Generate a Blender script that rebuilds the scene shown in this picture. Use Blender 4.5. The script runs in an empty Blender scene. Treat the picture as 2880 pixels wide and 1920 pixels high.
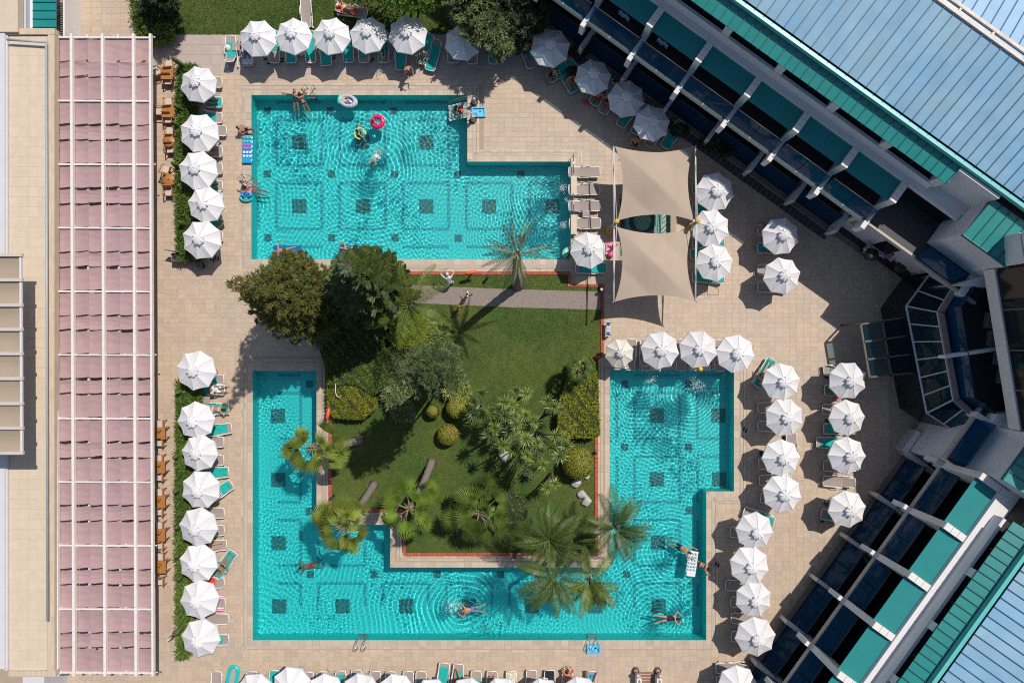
import bpy, math, random
import numpy as np
from mathutils import Vector, Matrix
S = bpy.context.scene
COL = S.collection
R = math.radians
PI = math.pi
rnd = random.Random(7)
rng = np.random.default_rng(11)
H = 42.7      # drone height in metres
K = 45.0      # photo pixels per metre at ground level

# ------------------------------------------------ camera, sky, sun, exposure
cd = bpy.data.cameras.new('camera')
cam = bpy.data.objects.new('camera', cd)
COL.objects.link(cam)
cam.location = (0, 0, H)
cd.sensor_width = 36.0
cd.lens = 36.0*H/64.0
cd.clip_end = 600
S.camera = cam
SUN = Vector((37.5, 40.5, 0))
EL = R(57.3)
SUN = SUN.normalized()*math.cos(EL) + Vector((0, 0, math.sin(EL)))
w = bpy.data.worlds.new('World')
S.world = w
w.use_nodes = True
sk = w.node_tree.nodes.new('ShaderNodeTexSky')
sk.sky_type = 'NISHITA'
sk.sun_disc = False
sk.sun_elevation = EL
sk.sun_rotation = math.atan2(SUN.x, SUN.y)
w.node_tree.nodes['Background'].inputs[1].default_value = 0.10
w.node_tree.links.new(sk.outputs[0], w.node_tree.nodes['Background'].inputs[0])
sl = bpy.data.lights.new('sun', 'SUN')
sl.energy = 4.4
sl.angle = R(0.5)
sl.color = (1.0, 0.94, 0.86)
so = bpy.data.objects.new('sun', sl)
COL.objects.link(so)
so.rotation_euler = SUN.to_track_quat('Z', 'Y').to_euler()
so.location = (20, 25, 40)
sl.cycles.is_caustics_light = True
S.view_settings.view_transform = 'Standard'
S.view_settings.look = 'None'
S.view_settings.exposure = 0.0
S.view_settings.gamma = 1.0
S.cycles.filter_width = 1.1
S.cycles.use_denoising = False
S.cycles.sample_clamp_indirect = 6.0
S.cycles.max_bounces = 8
S.cycles.transparent_max_bounces = 12

# ------------------------------------------------ helpers
def P(px, py, z=0.0):
    """photo pixel + height above ground -> world point"""
    k = (1 - z/H)/K
    return Vector(((px-1440)*k, (960-py)*k, z))

_m = {}
def mat(name, col, rough=0.6, var=0.12, scale=3.0, bump=0.0, stretch=None, island=0.0, objr=0.0, metal=0.0,
        spec=0.5, col2=None, scale2=0.5, coat=0.0, detail=4.0, trans=0.0):
    if name in _m:
        return _m[name]
    m = bpy.data.materials.new(name)
    _m[name] = m
    m.use_nodes = True
    t = m.node_tree
    b = t.nodes['Principled BSDF']
    b.inputs['Roughness'].default_value = rough
    b.inputs['Metallic'].default_value = metal
    b.inputs['Specular IOR Level'].default_value = spec
    b.inputs['Coat Weight'].default_value = coat
    tc = t.nodes.new('ShaderNodeTexCoord')
    gm = t.nodes.new('ShaderNodeNewGeometry')
    mp = t.nodes.new('ShaderNodeMapping')
    t.links.new(gm.outputs['Position'], mp.inputs['Vector'])
    if stretch:
        mp.inputs['Scale'].default_value = stretch
    nz = t.nodes.new('ShaderNodeTexNoise')
    nz.inputs['Scale'].default_value = scale
    nz.inputs['Detail'].default_value = detail
    t.links.new(mp.outputs[0], nz.inputs['Vector'])
    def math_(op, a, bb):
        n = t.nodes.new('ShaderNodeMath')
        n.operation = op
        for i, v in ((0, a), (1, bb)):
            if isinstance(v, (int, float)):
                n.inputs[i].default_value = v
            else:
                t.links.new(v, n.inputs[i])
        return n.outputs[0]
    f = math_('MULTIPLY', math_('SUBTRACT', nz.outputs[0], 0.5), 2.6*var)
    if island:
        f = math_('ADD', f, math_('MULTIPLY', math_('SUBTRACT', gm.outputs['Random Per Island'], 0.5), 2*island))
    if objr:
        oi = t.nodes.new('ShaderNodeObjectInfo')
        f = math_('ADD', f, math_('MULTIPLY', math_('SUBTRACT', oi.outputs['Random'], 0.5), 2*objr))
    f = math_('ADD', f, 1.0)
    src = None
    if col2:
        n2 = t.nodes.new('ShaderNodeTexNoise')
        n2.inputs['Scale'].default_value = scale2
        n2.inputs['Detail'].default_value = 5.0
        t.links.new(gm.outputs['Position'], n2.inputs['Vector'])
        rp = t.nodes.new('ShaderNodeMapRange')
        rp.inputs[1].default_value = 0.38
        rp.inputs[2].default_value = 0.62
        t.links.new(n2.outputs[0], rp.inputs[0])
        mx = t.nodes.new('ShaderNodeMix')
        mx.data_type = 'RGBA'
        mx.inputs[6].default_value = (*col, 1)
        mx.inputs[7].default_value = (*col2, 1)
        t.links.new(rp.outputs[0], mx.inputs[0])
        src = mx.outputs[2]
    vm = t.nodes.new('ShaderNodeVectorMath')
    vm.operation = 'SCALE'
    if src is None:
        vm.inputs[0].default_value = col
    else:
        t.links.new(src, vm.inputs[0])
    t.links.new(f, vm.inputs['Scale'])
    t.links.new(vm.outputs[0], b.inputs['Base Color'])
    if bump:
        bp = t.nodes.new('ShaderNodeBump')
        bp.inputs['Strength'].default_value = min(1, bump)
        bp.inputs['Distance'].default_value = 0.03
        t.links.new(nz.outputs[0], bp.inputs['Height'])
        t.links.new(bp.outputs[0], b.inputs['Normal'])
    if trans:
        tr = t.nodes.new('ShaderNodeBsdfTranslucent')
        t.links.new(vm.outputs[0], tr.inputs[0])
        ms = t.nodes.new('ShaderNodeMixShader')
        ms.inputs[0].default_value = trans
        t.links.new(b.outputs[0], ms.inputs[1])
        t.links.new(tr.outputs[0], ms.inputs[2])
        t.links.new(ms.outputs[0], t.nodes['Material Output'].inputs[0])
    return m

def glass(name, tint, body, bodycol, rough=0.03, ior=1.45):
    """tinted sheet glass: see-through tint + a little body colour + reflection"""
    if name in _m:
        return _m[name]
    m = bpy.data.materials.new(name)
    _m[name] = m
    m.use_nodes = True
    t = m.node_tree
    b = t.nodes['Principled BSDF']
    b.inputs['Base Color'].default_value = (*bodycol, 1)
    b.inputs['Roughness'].default_value = rough
    b.inputs['IOR'].default_value = ior
    tr = t.nodes.new('ShaderNodeBsdfTransparent')
    tr.inputs[0].default_value = (*tint, 1)
    ms = t.nodes.new('ShaderNodeMixShader')
    ms.inputs[0].default_value = body
    t.links.new(tr.outputs[0], ms.inputs[1])
    t.links.new(b.outputs[0], ms.inputs[2])
    t.links.new(ms.outputs[0], t.nodes['Material Output'].inputs[0])
    return m

class MB:
    def __init__(s):
        s.v, s.f, s.mi, s.cur, s.sm = [], [], [], 0, []
        s.smooth = False
    def add(s, vs, fs):
        n = len(s.v)
        s.v += [tuple(x) for x in vs]
        for f in fs:
            s.f.append(tuple(i+n for i in f))
            s.mi.append(s.cur)
            s.sm.append(s.smooth)
        return s
    def box(s, c, d, rz=0.0, tilt=None):
        x, y, z = d[0]/2, d[1]/2, d[2]/2
        vs = [Vector((a*x, b*y, e*z)) for e in (-1, 1) for a, b in ((-1, -1), (1, -1), (1, 1), (-1, 1))]
        M = Matrix.Rotation(rz, 3, 'Z')
        if tilt is not None:
            M = M @ tilt
        c = Vector(c)
        return s.add([M @ v + c for v in vs], [(3, 2, 1, 0), (4, 5, 6, 7), (0, 1, 5, 4), (1, 2, 6, 5), (2, 3, 7, 6), (3, 0, 4, 7)])
    def beam(s, a, b, wd, ht):
        """box from a to b, width wd across, height ht up"""
        a, b = Vector(a), Vector(b)
        d = (b-a).normalized()
        up = Vector((0, 0, 1)) if abs(d.z) < .95 else Vector((1, 0, 0))
        sd = d.cross(up).normalized()*wd/2
        u = sd.cross(d).normalized()*ht/2
        vs = [a-sd-u, a+sd-u, a+sd+u, a-sd+u, b-sd-u, b+sd-u, b+sd+u, b-sd+u]
        return s.add(vs, [(0, 1, 2, 3), (7, 6, 5, 4), (4, 5, 1, 0), (5, 6, 2, 1), (6, 7, 3, 2), (7, 4, 0, 3)])
    def tube(s, pts, r, n=6, caps=True):
        pts = [Vector(p) for p in pts]
        m = len(pts)
        rr = r if isinstance(r, (list, tuple)) else [r]*m
        vs, fs = [], []
        ref = None
        for i, p in enumerate(pts):
            d = (pts[min(i+1, m-1)]-pts[max(i-1, 0)])
            d = d.normalized() if d.length > 1e-9 else Vector((0, 0, 1))
            if ref is None:
                ref = Vector((0, 0, 1)) if abs(d.z) < .9 else Vector((1, 0, 0))
            a = d.cross(ref)
            if a.length < 1e-4:
                a = d.cross(Vector((0, 1, 0)))
            a.normalize()
            b = a.cross(d).normalized()
            ref = b
            for k in range(n):
                t = 2*PI*k/n
                vs.append(p + a*(rr[i]*math.cos(t)) + b*(rr[i]*math.sin(t)))
        for i in range(m-1):
            for k in range(n):
                fs.append((i*n+k, i*n+(k+1) % n, (i+1)*n+(k+1) % n, (i+1)*n+k))
        if caps:
            fs.append(tuple(range(n-1, -1, -1)))
            fs.append(tuple((m-1)*n+k for k in range(n)))
        o = s.smooth
        s.smooth = True
        s.add(vs, fs)
        s.smooth = o
        return s
    def lathe(s, prof, n=12, c=(0, 0, 0), sx=1, sy=1):
        c = Vector(c)
        vs, fs = [], []
        for r, z in prof:
            for k in range(n):
                t = 2*PI*k/n
                vs.append(c+Vector((r*sx*math.cos(t), r*sy*math.sin(t), z)))
        for i in range(len(prof)-1):
            for k in range(n):
                fs.append((i*n+k, i*n+(k+1) % n, (i+1)*n+(k+1) % n, (i+1)*n+k))
        if prof[0][0] > 1e-4:
            fs.append(tuple(range(n-1, -1, -1)))
        if prof[-1][0] > 1e-4:
            fs.append(tuple((len(prof)-1)*n+k for k in range(n)))
        o = s.smooth
        s.smooth = True
        s.add(vs, fs)
        s.smooth = o
        return s
    def prism(s, poly, z0, z1):
        n = len(poly)
        a = sum(poly[i][0]*poly[(i+1) % n][1]-poly[(i+1) % n][0]*poly[i][1] for i in range(n))
        if a < 0:
            poly = poly[::-1]
        vs = [(p[0], p[1], z0) for p in poly]+[(p[0], p[1], z1) for p in poly]
        fs = [tuple(range(n-1, -1, -1)), tuple(range(n, 2*n))]+[(i, (i+1) % n, n+(i+1) % n, n+i) for i in range(n)]
        return s.add(vs, fs)
    def quad(s, a, b, c, d):
        return s.add([a, b, c, d], [(0, 1, 2, 3)])
    def grid(s, fn, nu, nv):
        vs = [fn(i/nu, j/nv) for j in range(nv+1) for i in range(nu+1)]
        fs = [(j*(nu+1)+i, j*(nu+1)+i+1, (j+1)*(nu+1)+i+1, (j+1)*(nu+1)+i) for j in range(nv) for i in range(nu)]
        return s.add(vs, fs)
    def ball(s, c, r, n=8, m=5, sx=1, sy=1, sz=1):
        c = Vector(c)
        pr = [(max(1e-5, math.sin(PI*i/m))*r, -math.cos(PI*i/m)*r*sz) for i in range(m+1)]
        return s.lathe(pr, n, c, sx, sy)
    def mesh(s, name):
        me = bpy.data.meshes.new(name)
        me.from_pydata(s.v, [], s.f)
        me.polygons.foreach_set('use_smooth', s.sm)
        me.polygons.foreach_set('material_index', s.mi)
        me.update()
        return me

def ob(name, mb, m, parent=None, loc=None, rz=0.0, kind=None):
    me = mb.mesh(name) if isinstance(mb, MB) else mb
    for x in (m if isinstance(m, (list, tuple)) else [m]):
        if x is not None and len(me.materials) < (len(m) if isinstance(m, (list, tuple)) else 1):
            me.materials.append(x)
    o = bpy.data.objects.new(name, me)
    COL.objects.link(o)
    if parent is not None:
        o.parent = parent
    if loc is not None:
        o.location = loc
    if rz:
        o.rotation_euler = (0, 0, rz)
    if kind:
        o['kind'] = kind
    return o

def tag(o, label, cat, group=None):
    o['label'] = label
    o['category'] = cat
    if group:
        o['group'] = group
    return o

def thing(name, label, cat, loc=(0, 0, 0), rz=0.0, group=None):
    o = bpy.data.objects.new(name, None)
    COL.objects.link(o)
    o.location = loc
    o.rotation_euler = (0, 0, rz)
    o.empty_display_size = .2
    return tag(o, label, cat, group)

_kids = {}
def kids(o):
    return [c for c in o.children]

def dup(o, loc=None, rz=None, label=None, parent=None):
    c = o.copy()
    COL.objects.link(c)
    if parent is not None:
        c.parent = parent
    if loc is not None:
        c.location = loc
    if rz is not None:
        c.rotation_euler = (0, 0, rz)
    if label:
        c['label'] = label
    for ch in list(o.children):
        dup(ch, parent=c)
    return c

def mesh_np(name, V, F, smooth=False):
    V = np.asarray(V, dtype=np.float32).reshape(-1, 3)
    F = np.asarray(F, dtype=np.int32)
    k = F.shape[1]
    me = bpy.data.meshes.new(name)
    me.vertices.add(len(V))
    me.vertices.foreach_set('co', V.ravel())
    me.loops.add(F.size)
    me.loops.foreach_set('vertex_index', F.ravel())
    me.polygons.add(len(F))
    me.polygons.foreach_set('loop_start', np.arange(0, F.size, k, dtype=np.int32))
    me.polygons.foreach_set('loop_total', np.full(len(F), k, dtype=np.int32))
    me.polygons.foreach_set('use_smooth', np.full(len(F), smooth))
    me.update(calc_edges=True)
    return me

def leaf_cards(name, C, size, aspect=0.45, up=0.3, out=None, jitter=1.0):
    """many leaf-shaped quads at points C (Nx3); out = preferred normal directions (Nx3)"""
    C = np.asarray(C, float)
    n = len(C)
    d = rng.normal(size=(n, 3))*jitter
    if out is not None:
        d += out
    d[:, 2] += up
    d /= np.linalg.norm(d, axis=1)[:, None]+1e-9
    q = rng.normal(size=(n, 3))
    a = np.cross(d, q)
    a /= np.linalg.norm(a, axis=1)[:, None]+1e-9
    b = np.cross(d, a)
    s = size*rng.uniform(.6, 1.35, n)[:, None]
    V = np.stack([C-a*s*.5, C+b*s*aspect*.5, C+a*s*.5, C-b*s*aspect*.5], 1).reshape(-1, 3)
    F = np.arange(n*4).reshape(n, 4)
    return mesh_np(name, V, F)

def blades(name, B, D, length, width, droop=0.25):
    """tapered blades from base points B along D; two segments each"""
    B = np.asarray(B, float)
    D = np.asarray(D, float)
    n = len(B)
    D = D/(np.linalg.norm(D, axis=1)[:, None]+1e-9)
    L = (length*rng.uniform(.7, 1.2, n))[:, None]
    W = width
    sd = np.cross(D, np.array([0, 0, 1.0]))+rng.normal(size=(n, 3))*.15
    sd /= np.linalg.norm(sd, axis=1)[:, None]+1e-9
    mid = B+D*L*.55
    tip = B+D*L
    tip[:, 2] -= (droop*L[:, 0])
    V = np.stack([B-sd*W*.35, B+sd*W*.35, mid+sd*W*.5, mid-sd*W*.5, tip], 1).reshape(-1, 3)
    i = np.arange(n)*5
    F = np.concatenate([np.stack([i, i+1, i+2], 1), np.stack([i, i+2, i+3], 1), np.stack([i+3, i+2, i+4], 1)])
    return mesh_np(name, V, F)

def inside(px, py, poly):
    r = np.zeros(np.shape(px), bool)
    n = len(poly)
    for i in range(n):
        x0, y0 = poly[i]
        x1, y1 = poly[(i+1) % n]
        if y0 == y1:
            continue
        c = ((y0 > py) != (y1 > py)) & (px < (x1-x0)*(py-y0)/(y1-y0)+x0)
        r ^= c
    return r
ORD = ['first', 'second', 'third', 'fourth', 'fifth', 'sixth', 'seventh', 'eighth', 'ninth', 'tenth', 'eleventh', 'twelfth', 'thirteenth',
       'fourteenth', 'fifteenth', 'sixteenth', 'seventeenth', 'eighteenth', 'nineteenth', 'twentieth', 'twenty-first']
# ------------------------------------------------ setting: deck, pools, lawn
PA = [(707, 268), (1314, 268), (1314, 455), (1605, 455), (1605, 729), (707, 729)]
PB = [(711, 1043), (890, 1043), (890, 1475), (1097, 1475), (1097, 1595), (1715, 1595), (1715, 1040), (2064, 1040), (2064, 1381), (1986, 1381), (1986, 1799), (711, 1799)]
PK = [(1744, 560), (1886, 560), (1886, 720), (1744, 720)]
LAWN = [(1065, 773), (1604, 773), (1604, 806), (1690, 806), (1690, 1004), (1683, 1010), (1680, 1552), (1137, 1552), (1137, 1472), (1125, 1431), (934, 1431), (934, 1160), (916, 1140), (914, 1030), (892, 960), (900, 800)]
TOPLAWN = [(386, -900), (1640, -900), (1566, 96), (430, 97), (386, 60)]
def nrm(px, py):   # distance (px at ground) along each wing's outward axis
    return ((px-1440)*.584-(py-960)*.812, (px-1440)*.812+(py-960)*.584)

m_base = mat('deck_mortar', (.35, .275, .20), .85, .15, 2.0)
m_tile = mat('deck_stone', (.455, .35, .252), .6, .30, 5.0, .12, (1.0, 3.6, 1), island=.07, col2=(.425, .335, .262), scale2=.35)
m_tile1 = mat('deck_stone_single', (.455, .35, .252), .6, .30, 5.0, .12, (1.0, 3.6, 1), objr=.07, col2=(.425, .335, .262), scale2=.35)
m_grey = mat('grey_paving', (.39, .325, .285), .7, .1, 4.0, .1, island=.05)
m_cop = mat('coping_stone', (.45, .36, .27), .5, .16, 10.0, .1, (1, 1, 1), island=.12)
m_cop1 = mat('coping_stone_single', (.45, .36, .27), .5, .16, 10.0, .1, (1, 1, 1), objr=.12)
m_basin = mat('pool_mosaic', (.020, .60, .60), .5, .08, 14.0)
m_dark = mat('dark_mosaic', (.008, .17, .18), .5, .35, 22.0)
m_band = mat('band_mosaic', (.008, .36, .40), .5, .12, 20.0)

def cells(x0, x1, y0, y1, holes):
    xs = sorted({x0, x1} | {p[0] for h in holes for p in h})
    ys = sorted({y0, y1} | {p[1] for h in holes for p in h})
    for i in range(len(xs)-1):
        for j in range(len(ys)-1):
            cx, cy = (xs[i]+xs[i+1])/2, (ys[j]+ys[j+1])/2
            if not any(inside(np.array(cx), np.array(cy), h) for h in holes):
                yield xs[i], xs[i+1], ys[j], ys[j+1]
g = MB()
for a, b, c, d in cells(-7000, 9000, -7000, 9000, [PA, PB, PK]):
    g.quad(P(a, d, -.007), P(b, d, -.007), P(b, c, -.007), P(a, c, -.007))
deck = ob('pool_deck', g, m_base, kind='structure')

def pooldist(px, py):
    d = np.full(px.shape, 1e9)
    for poly in (PA, PB, PK):
        n = len(poly)
        for i in range(n):
            (x0, y0), (x1, y1) = poly[i], poly[(i+1) % n]
            lx, hx, ly, hy = min(x0, x1), max(x0, x1), min(y0, y1), max(y0, y1)
            d = np.minimum(d, np.maximum(np.maximum(lx-px, px-hx), np.maximum(ly-py, py-hy)).clip(0))
        d[inside(px, py, poly)] = -1
    return d
# rectangular paving stones
TW, TH = 20.0, 13.4
def tile_grid(x0, x1, y0, y1, tw, th):
    xs = np.arange(x0, x1, tw)+tw/2
    ys = np.arange(y0, y1, th)+th/2
    X, Y = np.meshgrid(xs, ys)
    return X.ravel(), Y.ravel()
def okdeck(X, Y):
    k = pooldist(X, Y) > 36
    k |= (pooldist(X, Y) > 11) & (X > 1680) & (X < 1940) & (Y > 500) & (Y < 780)
    k &= ~inside(X, Y, LAWN)
    for dx, dy in ((-11, 0), (11, 0), (0, -8), (0, 8)):
        k &= ~inside(X+dx, Y+dy, LAWN) & ~inside(X+dx, Y+dy, TOPLAWN)
    d1, d2 = nrm(X, Y)
    return k & (d1 < 772) & (d2 < 1062)
def tiles_mesh(name, X, Y, tw, th, gap, z):
    n = len(X)
    hx, hy = (tw-gap)/2/K, (th-gap)/2/K
    cx, cy = (X-1440)/K, (960-Y)/K
    zz = z+rng.uniform(-.0015, .0015, n)
    c = [np.stack([cx+sx*hx, cy+sy*hy, zz if t else np.full(n, -.018)], 1) for t in (0, 1) for sx, sy in ((-1, -1), (1, -1), (1, 1), (-1, 1))]
    V = np.stack(c, 1).reshape(-1, 3)
    i = (np.arange(n)*8)[:, None]
    F = np.concatenate([i+np.array(q) for q in ([4, 5, 6, 7], [0, 1, 5, 4], [1, 2, 6, 5], [2, 3, 7, 6], [3, 0, 4, 7])])
    return mesh_np(name, V, F)
X, Y = tile_grid(160, 2500, 184, 1960, TW, TH)
k = okdeck(X, Y)
X, Y = X[k], Y[k]
r2 = np.hypot(X-1790, Y-900)
o_ = np.argsort(r2)
one, rest = o_[:300], o_[300:]
ob('tiles', tiles_mesh('tiles', X[rest], Y[rest], TW, TH, .42, 0.0), m_tile, deck, kind='stuff')
tm = tiles_mesh('tile', np.array([1440.]), np.array([960.]), TW, TH, .42, 0.0)
tm.materials.append(m_tile1)
for i in one:
    t = ob('tile', tm, None, deck)
    t.location = ((X[i]-1440)/K, (960-Y[i])/K, 0)
# greyer square paving along the upper lawn, and the yard above the pergola
X, Y = tile_grid(430, 1600, 99, 183, 27.5, 27.5)
k = okdeck(X, Y)
ob('grey_tiles', tiles_mesh('grey_tiles', X[k], Y[k], 27.5, 27.5, .6, .002), m_grey, deck, kind='stuff')
X, Y = tile_grid(150, 384, -300, 180, 27, 17)
ob('yard_tiles', tiles_mesh('yard_tiles', X, Y, 27, 17, .7, .001), m_tile, deck, kind='stuff')
# pool coping: two rows of stones and a grating slot round each pool
cop = thing('pool_coping', 'x', 'x')
for k_ in ('label', 'category'):
    del cop[k_]
cop['kind'] = 'structure'
slots = MB()
cells_c = []
for poly in (PA, PB):
    n = len(poly)
    cx = sum(p[0] for p in poly)/n
    for i in range(n):
        (x0, y0), (x1, y1) = poly[i], poly[(i+1) % n]
        Lp = math.hypot(x1-x0, y1-y0)
        dx, dy = (x1-x0)/Lp, (y1-y0)/Lp
        nx, ny = dy, -dx
        if inside(np.array((x0+x1)/2+nx*3), np.array((y0+y1)/2+ny*3), poly):
            nx, ny = -nx, -ny
        hor = abs(dx) > .5
        z = .004 if hor else .008
        cnt = int(round((Lp+64)/20))
        for row, (o0, o1) in enumerate(((0, 15), (19, 25), (27, 34))):
            for q in range(cnt):
                t0 = -32+(Lp+64)*q/cnt
                t1 = -32+(Lp+64)*(q+1)/cnt
                tc, oc = (t0+t1)/2, (o0+o1)/2
                if tc < -o1 or tc > Lp+o1:
                    continue
                px, py = x0+dx*tc+nx*oc, y0+dy*tc+ny*oc
                if any(inside(np.array(px+a), np.array(py+b), pl) for pl in (PA, PB) for a, b in ((0, 0), (10*dx, 10*dy), (-10*dx, -10*dy))):
                    continue
                if pooldist(np.array([px]), np.array([py]))[0] < o0-.1:
                    continue
                if inside(np.array(px), np.array(py), LAWN):
                    continue
                cells_c.append((px, py, t1-t0 if hor else o1-o0, o1-o0 if hor else t1-t0, z))
        z2 = .002 if hor else .0035
        if not (poly is PB and i in (1, 2, 3, 4, 5)):
            ta, tb = -17, Lp+17
            if inside(np.array(x0-dx*17+nx*9), np.array(y0-dy*17+ny*9), poly):
                ta = 17
            if inside(np.array(x1+dx*17+nx*9), np.array(y1+dy*17+ny*9), poly):
                tb = Lp-17
            tm_, tl_ = (ta+tb)/2, tb-ta
            slots.box(P(x0+dx*tm_+nx*17, y0+dy*tm_+ny*17, z2-.004), (tl_/K if hor else 3.4/K, 3.4/K if hor else tl_/K, .008))
ob('drain_slot', slots, mat('grating_white', (.42, .37, .33), .6, .2, 20), cop)
cc = np.array([c[:2] for c in cells_c])
order = np.argsort(np.hypot(cc[:, 0]-1440, cc[:, 1]-960))
cache = {}
rest = MB()
for r_, i in enumerate(order):
    px, py, a, b, z = cells_c[i]
    key = (round(a, 1), round(b, 1))
    if r_ < 300:
        if key not in cache:
            cache[key] = MB().box((0, 0, -.012), ((key[0]-.5)/K, (key[1]-.5)/K, .024)).mesh('coping_stone')
            cache[key].materials.append(m_cop1)
        t = ob('coping_stone', cache[key], None, cop)
        t.location = P(px, py)+Vector((0, 0, z))
    else:
        rest.box(P(px, py)+Vector((0, 0, z-.012)), ((a-.5)/K, (b-.5)/K, .024))
ob('coping_stones', rest, m_cop, cop, kind='stuff')

# pool basins with inlaid mosaic, and water
def basin(name, poly, dep, m):
    b = MB()
    n = len(poly)
    q = [P(x, y) for x, y in poly]
    for a, e, c, d in cells(min(p[0] for p in poly), max(p[0] for p in poly), min(p[1] for p in poly), max(p[1] for p in poly), [poly]):
        pass
    xs = sorted({p[0] for p in poly})
    ys = sorted({p[1] for p in poly})
    for i in range(len(xs)-1):
        for j in range(len(ys)-1):
            if inside(np.array((xs[i]+xs[i+1])/2), np.array((ys[j]+ys[j+1])/2), poly):
                A, B_, C_, D_ = (P(xs[i], ys[j+1]), P(xs[i+1], ys[j+1]), P(xs[i+1], ys[j]), P(xs[i], ys[j]))
                b.quad(*[Vector((v.x, v.y, -dep)) for v in (A, B_, C_, D_)])
    for i in range(n):
        a, c = q[i], q[(i+1) % n]
        b.quad(a, c, c+Vector((0, 0, -dep)), a+Vector((0, 0, -dep)))
    o = ob(name, b, m, kind='structure')
    o.cycles.is_caustics_receiver = True
    return o
bA = basin('pool_basin', PA, 1.4, m_basin)
bB = basin('pool_basin', PB, 1.4, m_basin)
def inlay(name, parent, px, py, sx, sy, m, z=-1.392):
    p = P(px, py, -1.05)
    key = (name, sx, sy)
    if key not in cache:
        cache[key] = MB().box((0, 0, 0), (sx/K*1.025, sy/K*1.025, .016)).mesh(name)
        cache[key].materials.append(m)
    o = ob(name, cache[key], None, parent)
    o.location = (p.x, p.y, z)
    o.cycles.is_caustics_receiver = True
bigA = [(841, 400), (1020, 400), (1198, 401), (842, 580), (1021, 580), (1199, 581), (1376, 581), (1553, 581)]
smA = [(753, 313), (930, 313), (1108, 313), (752, 490), (932, 490), (1110, 491), (1287, 491), (1465, 491), (754, 669), (933, 669), (1111, 669), (1289, 670), (1466, 670)]
bigB = [(782, 1169), (783, 1349), (784, 1526), (786, 1703), (964, 1703), (1142, 1703), (1319, 1703), (1496, 1703), (1674, 1703), (1852, 1703), (1847, 1168), (1847, 1347), (1850, 1525), (2020, 1168), (2022, 1347)]
smB = [(871, 1080), (870, 1437), (873, 1614), (1052, 1614), (1229, 1614), (1408, 1614), (1762, 1614), (1757, 1080), (1757, 1257), (1936, 1257), (1938, 1435), (1936, 1080), (1938, 1614)]
for par, bg, sm in ((bA, bigA, smA), (bB, bigB, smB)):
    for x, y in bg:
        inlay('mosaic_panel', par, x, y, 40, 40, m_dark)
    for x, y in sm:
        inlay('mosaic_panel', par, x, y, 20, 20, m_dark)
def inb(px, py, poly, mrg=4):
    return all(inside(np.array(px+a), np.array(py+b), poly) for a in (-mrg, mrg) for b in (-mrg, mrg))
for par, poly, xs, ys in ((bA, PA, (753, 931, 1109, 1287, 1465), (313, 490, 669)), (bB, PB, (871, 1052, 1230, 1408, 1586, 1760, 1937), (1080, 1258, 1436, 1614))):
    for x in xs:
        for e in (-25, 25):
            for y in ys:
                for sgn in (-1, 1):
                    yy = y+sgn*57
                    if inb(x+e, yy, poly, 5) and inb(x+e, yy-30, poly, 5) and inb(x+e, yy+30, poly, 5):
                        inlay('tile_band', par, x+e, yy, 8, 64, m_band, -1.395)
    for y in ys:
        for e in (-25, 25):
            for x in xs:
                for sgn in (-1, 1):
                    xx = x+sgn*57
                    if inb(xx, y+e, poly, 5) and inb(xx-30, y+e, poly, 5) and inb(xx+30, y+e, poly, 5):
                        inlay('tile_band', par, xx, y+e, 64, 8, m_band, -1.395)

wm = bpy.data.materials.new('pool_water')
wm.use_nodes = True
t = wm.node_tree
t.nodes.remove(t.nodes['Principled BSDF'])
rf = t.nodes.new('ShaderNodeBsdfRefraction')
rf.inputs['IOR'].default_value = 1.33
rf.inputs['Roughness'].default_value = 0
rf.inputs['Color'].default_value = (.93, 1, 1, 1)
gl = t.nodes.new('ShaderNodeBsdfGlossy')
gl.inputs['Roughness'].default_value = 0.03
fr = t.nodes.new('ShaderNodeFresnel')
fr.inputs[0].default_value = 1.33
mx = t.nodes.new('ShaderNodeMixShader')
t.links.new(fr.outputs[0], mx.inputs[0])
t.links.new(rf.outputs[0], mx.inputs[1])
t.links.new(gl.outputs[0], mx.inputs[2])
t.links.new(mx.outputs[0], t.nodes['Material Output'].inputs[0])

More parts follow.
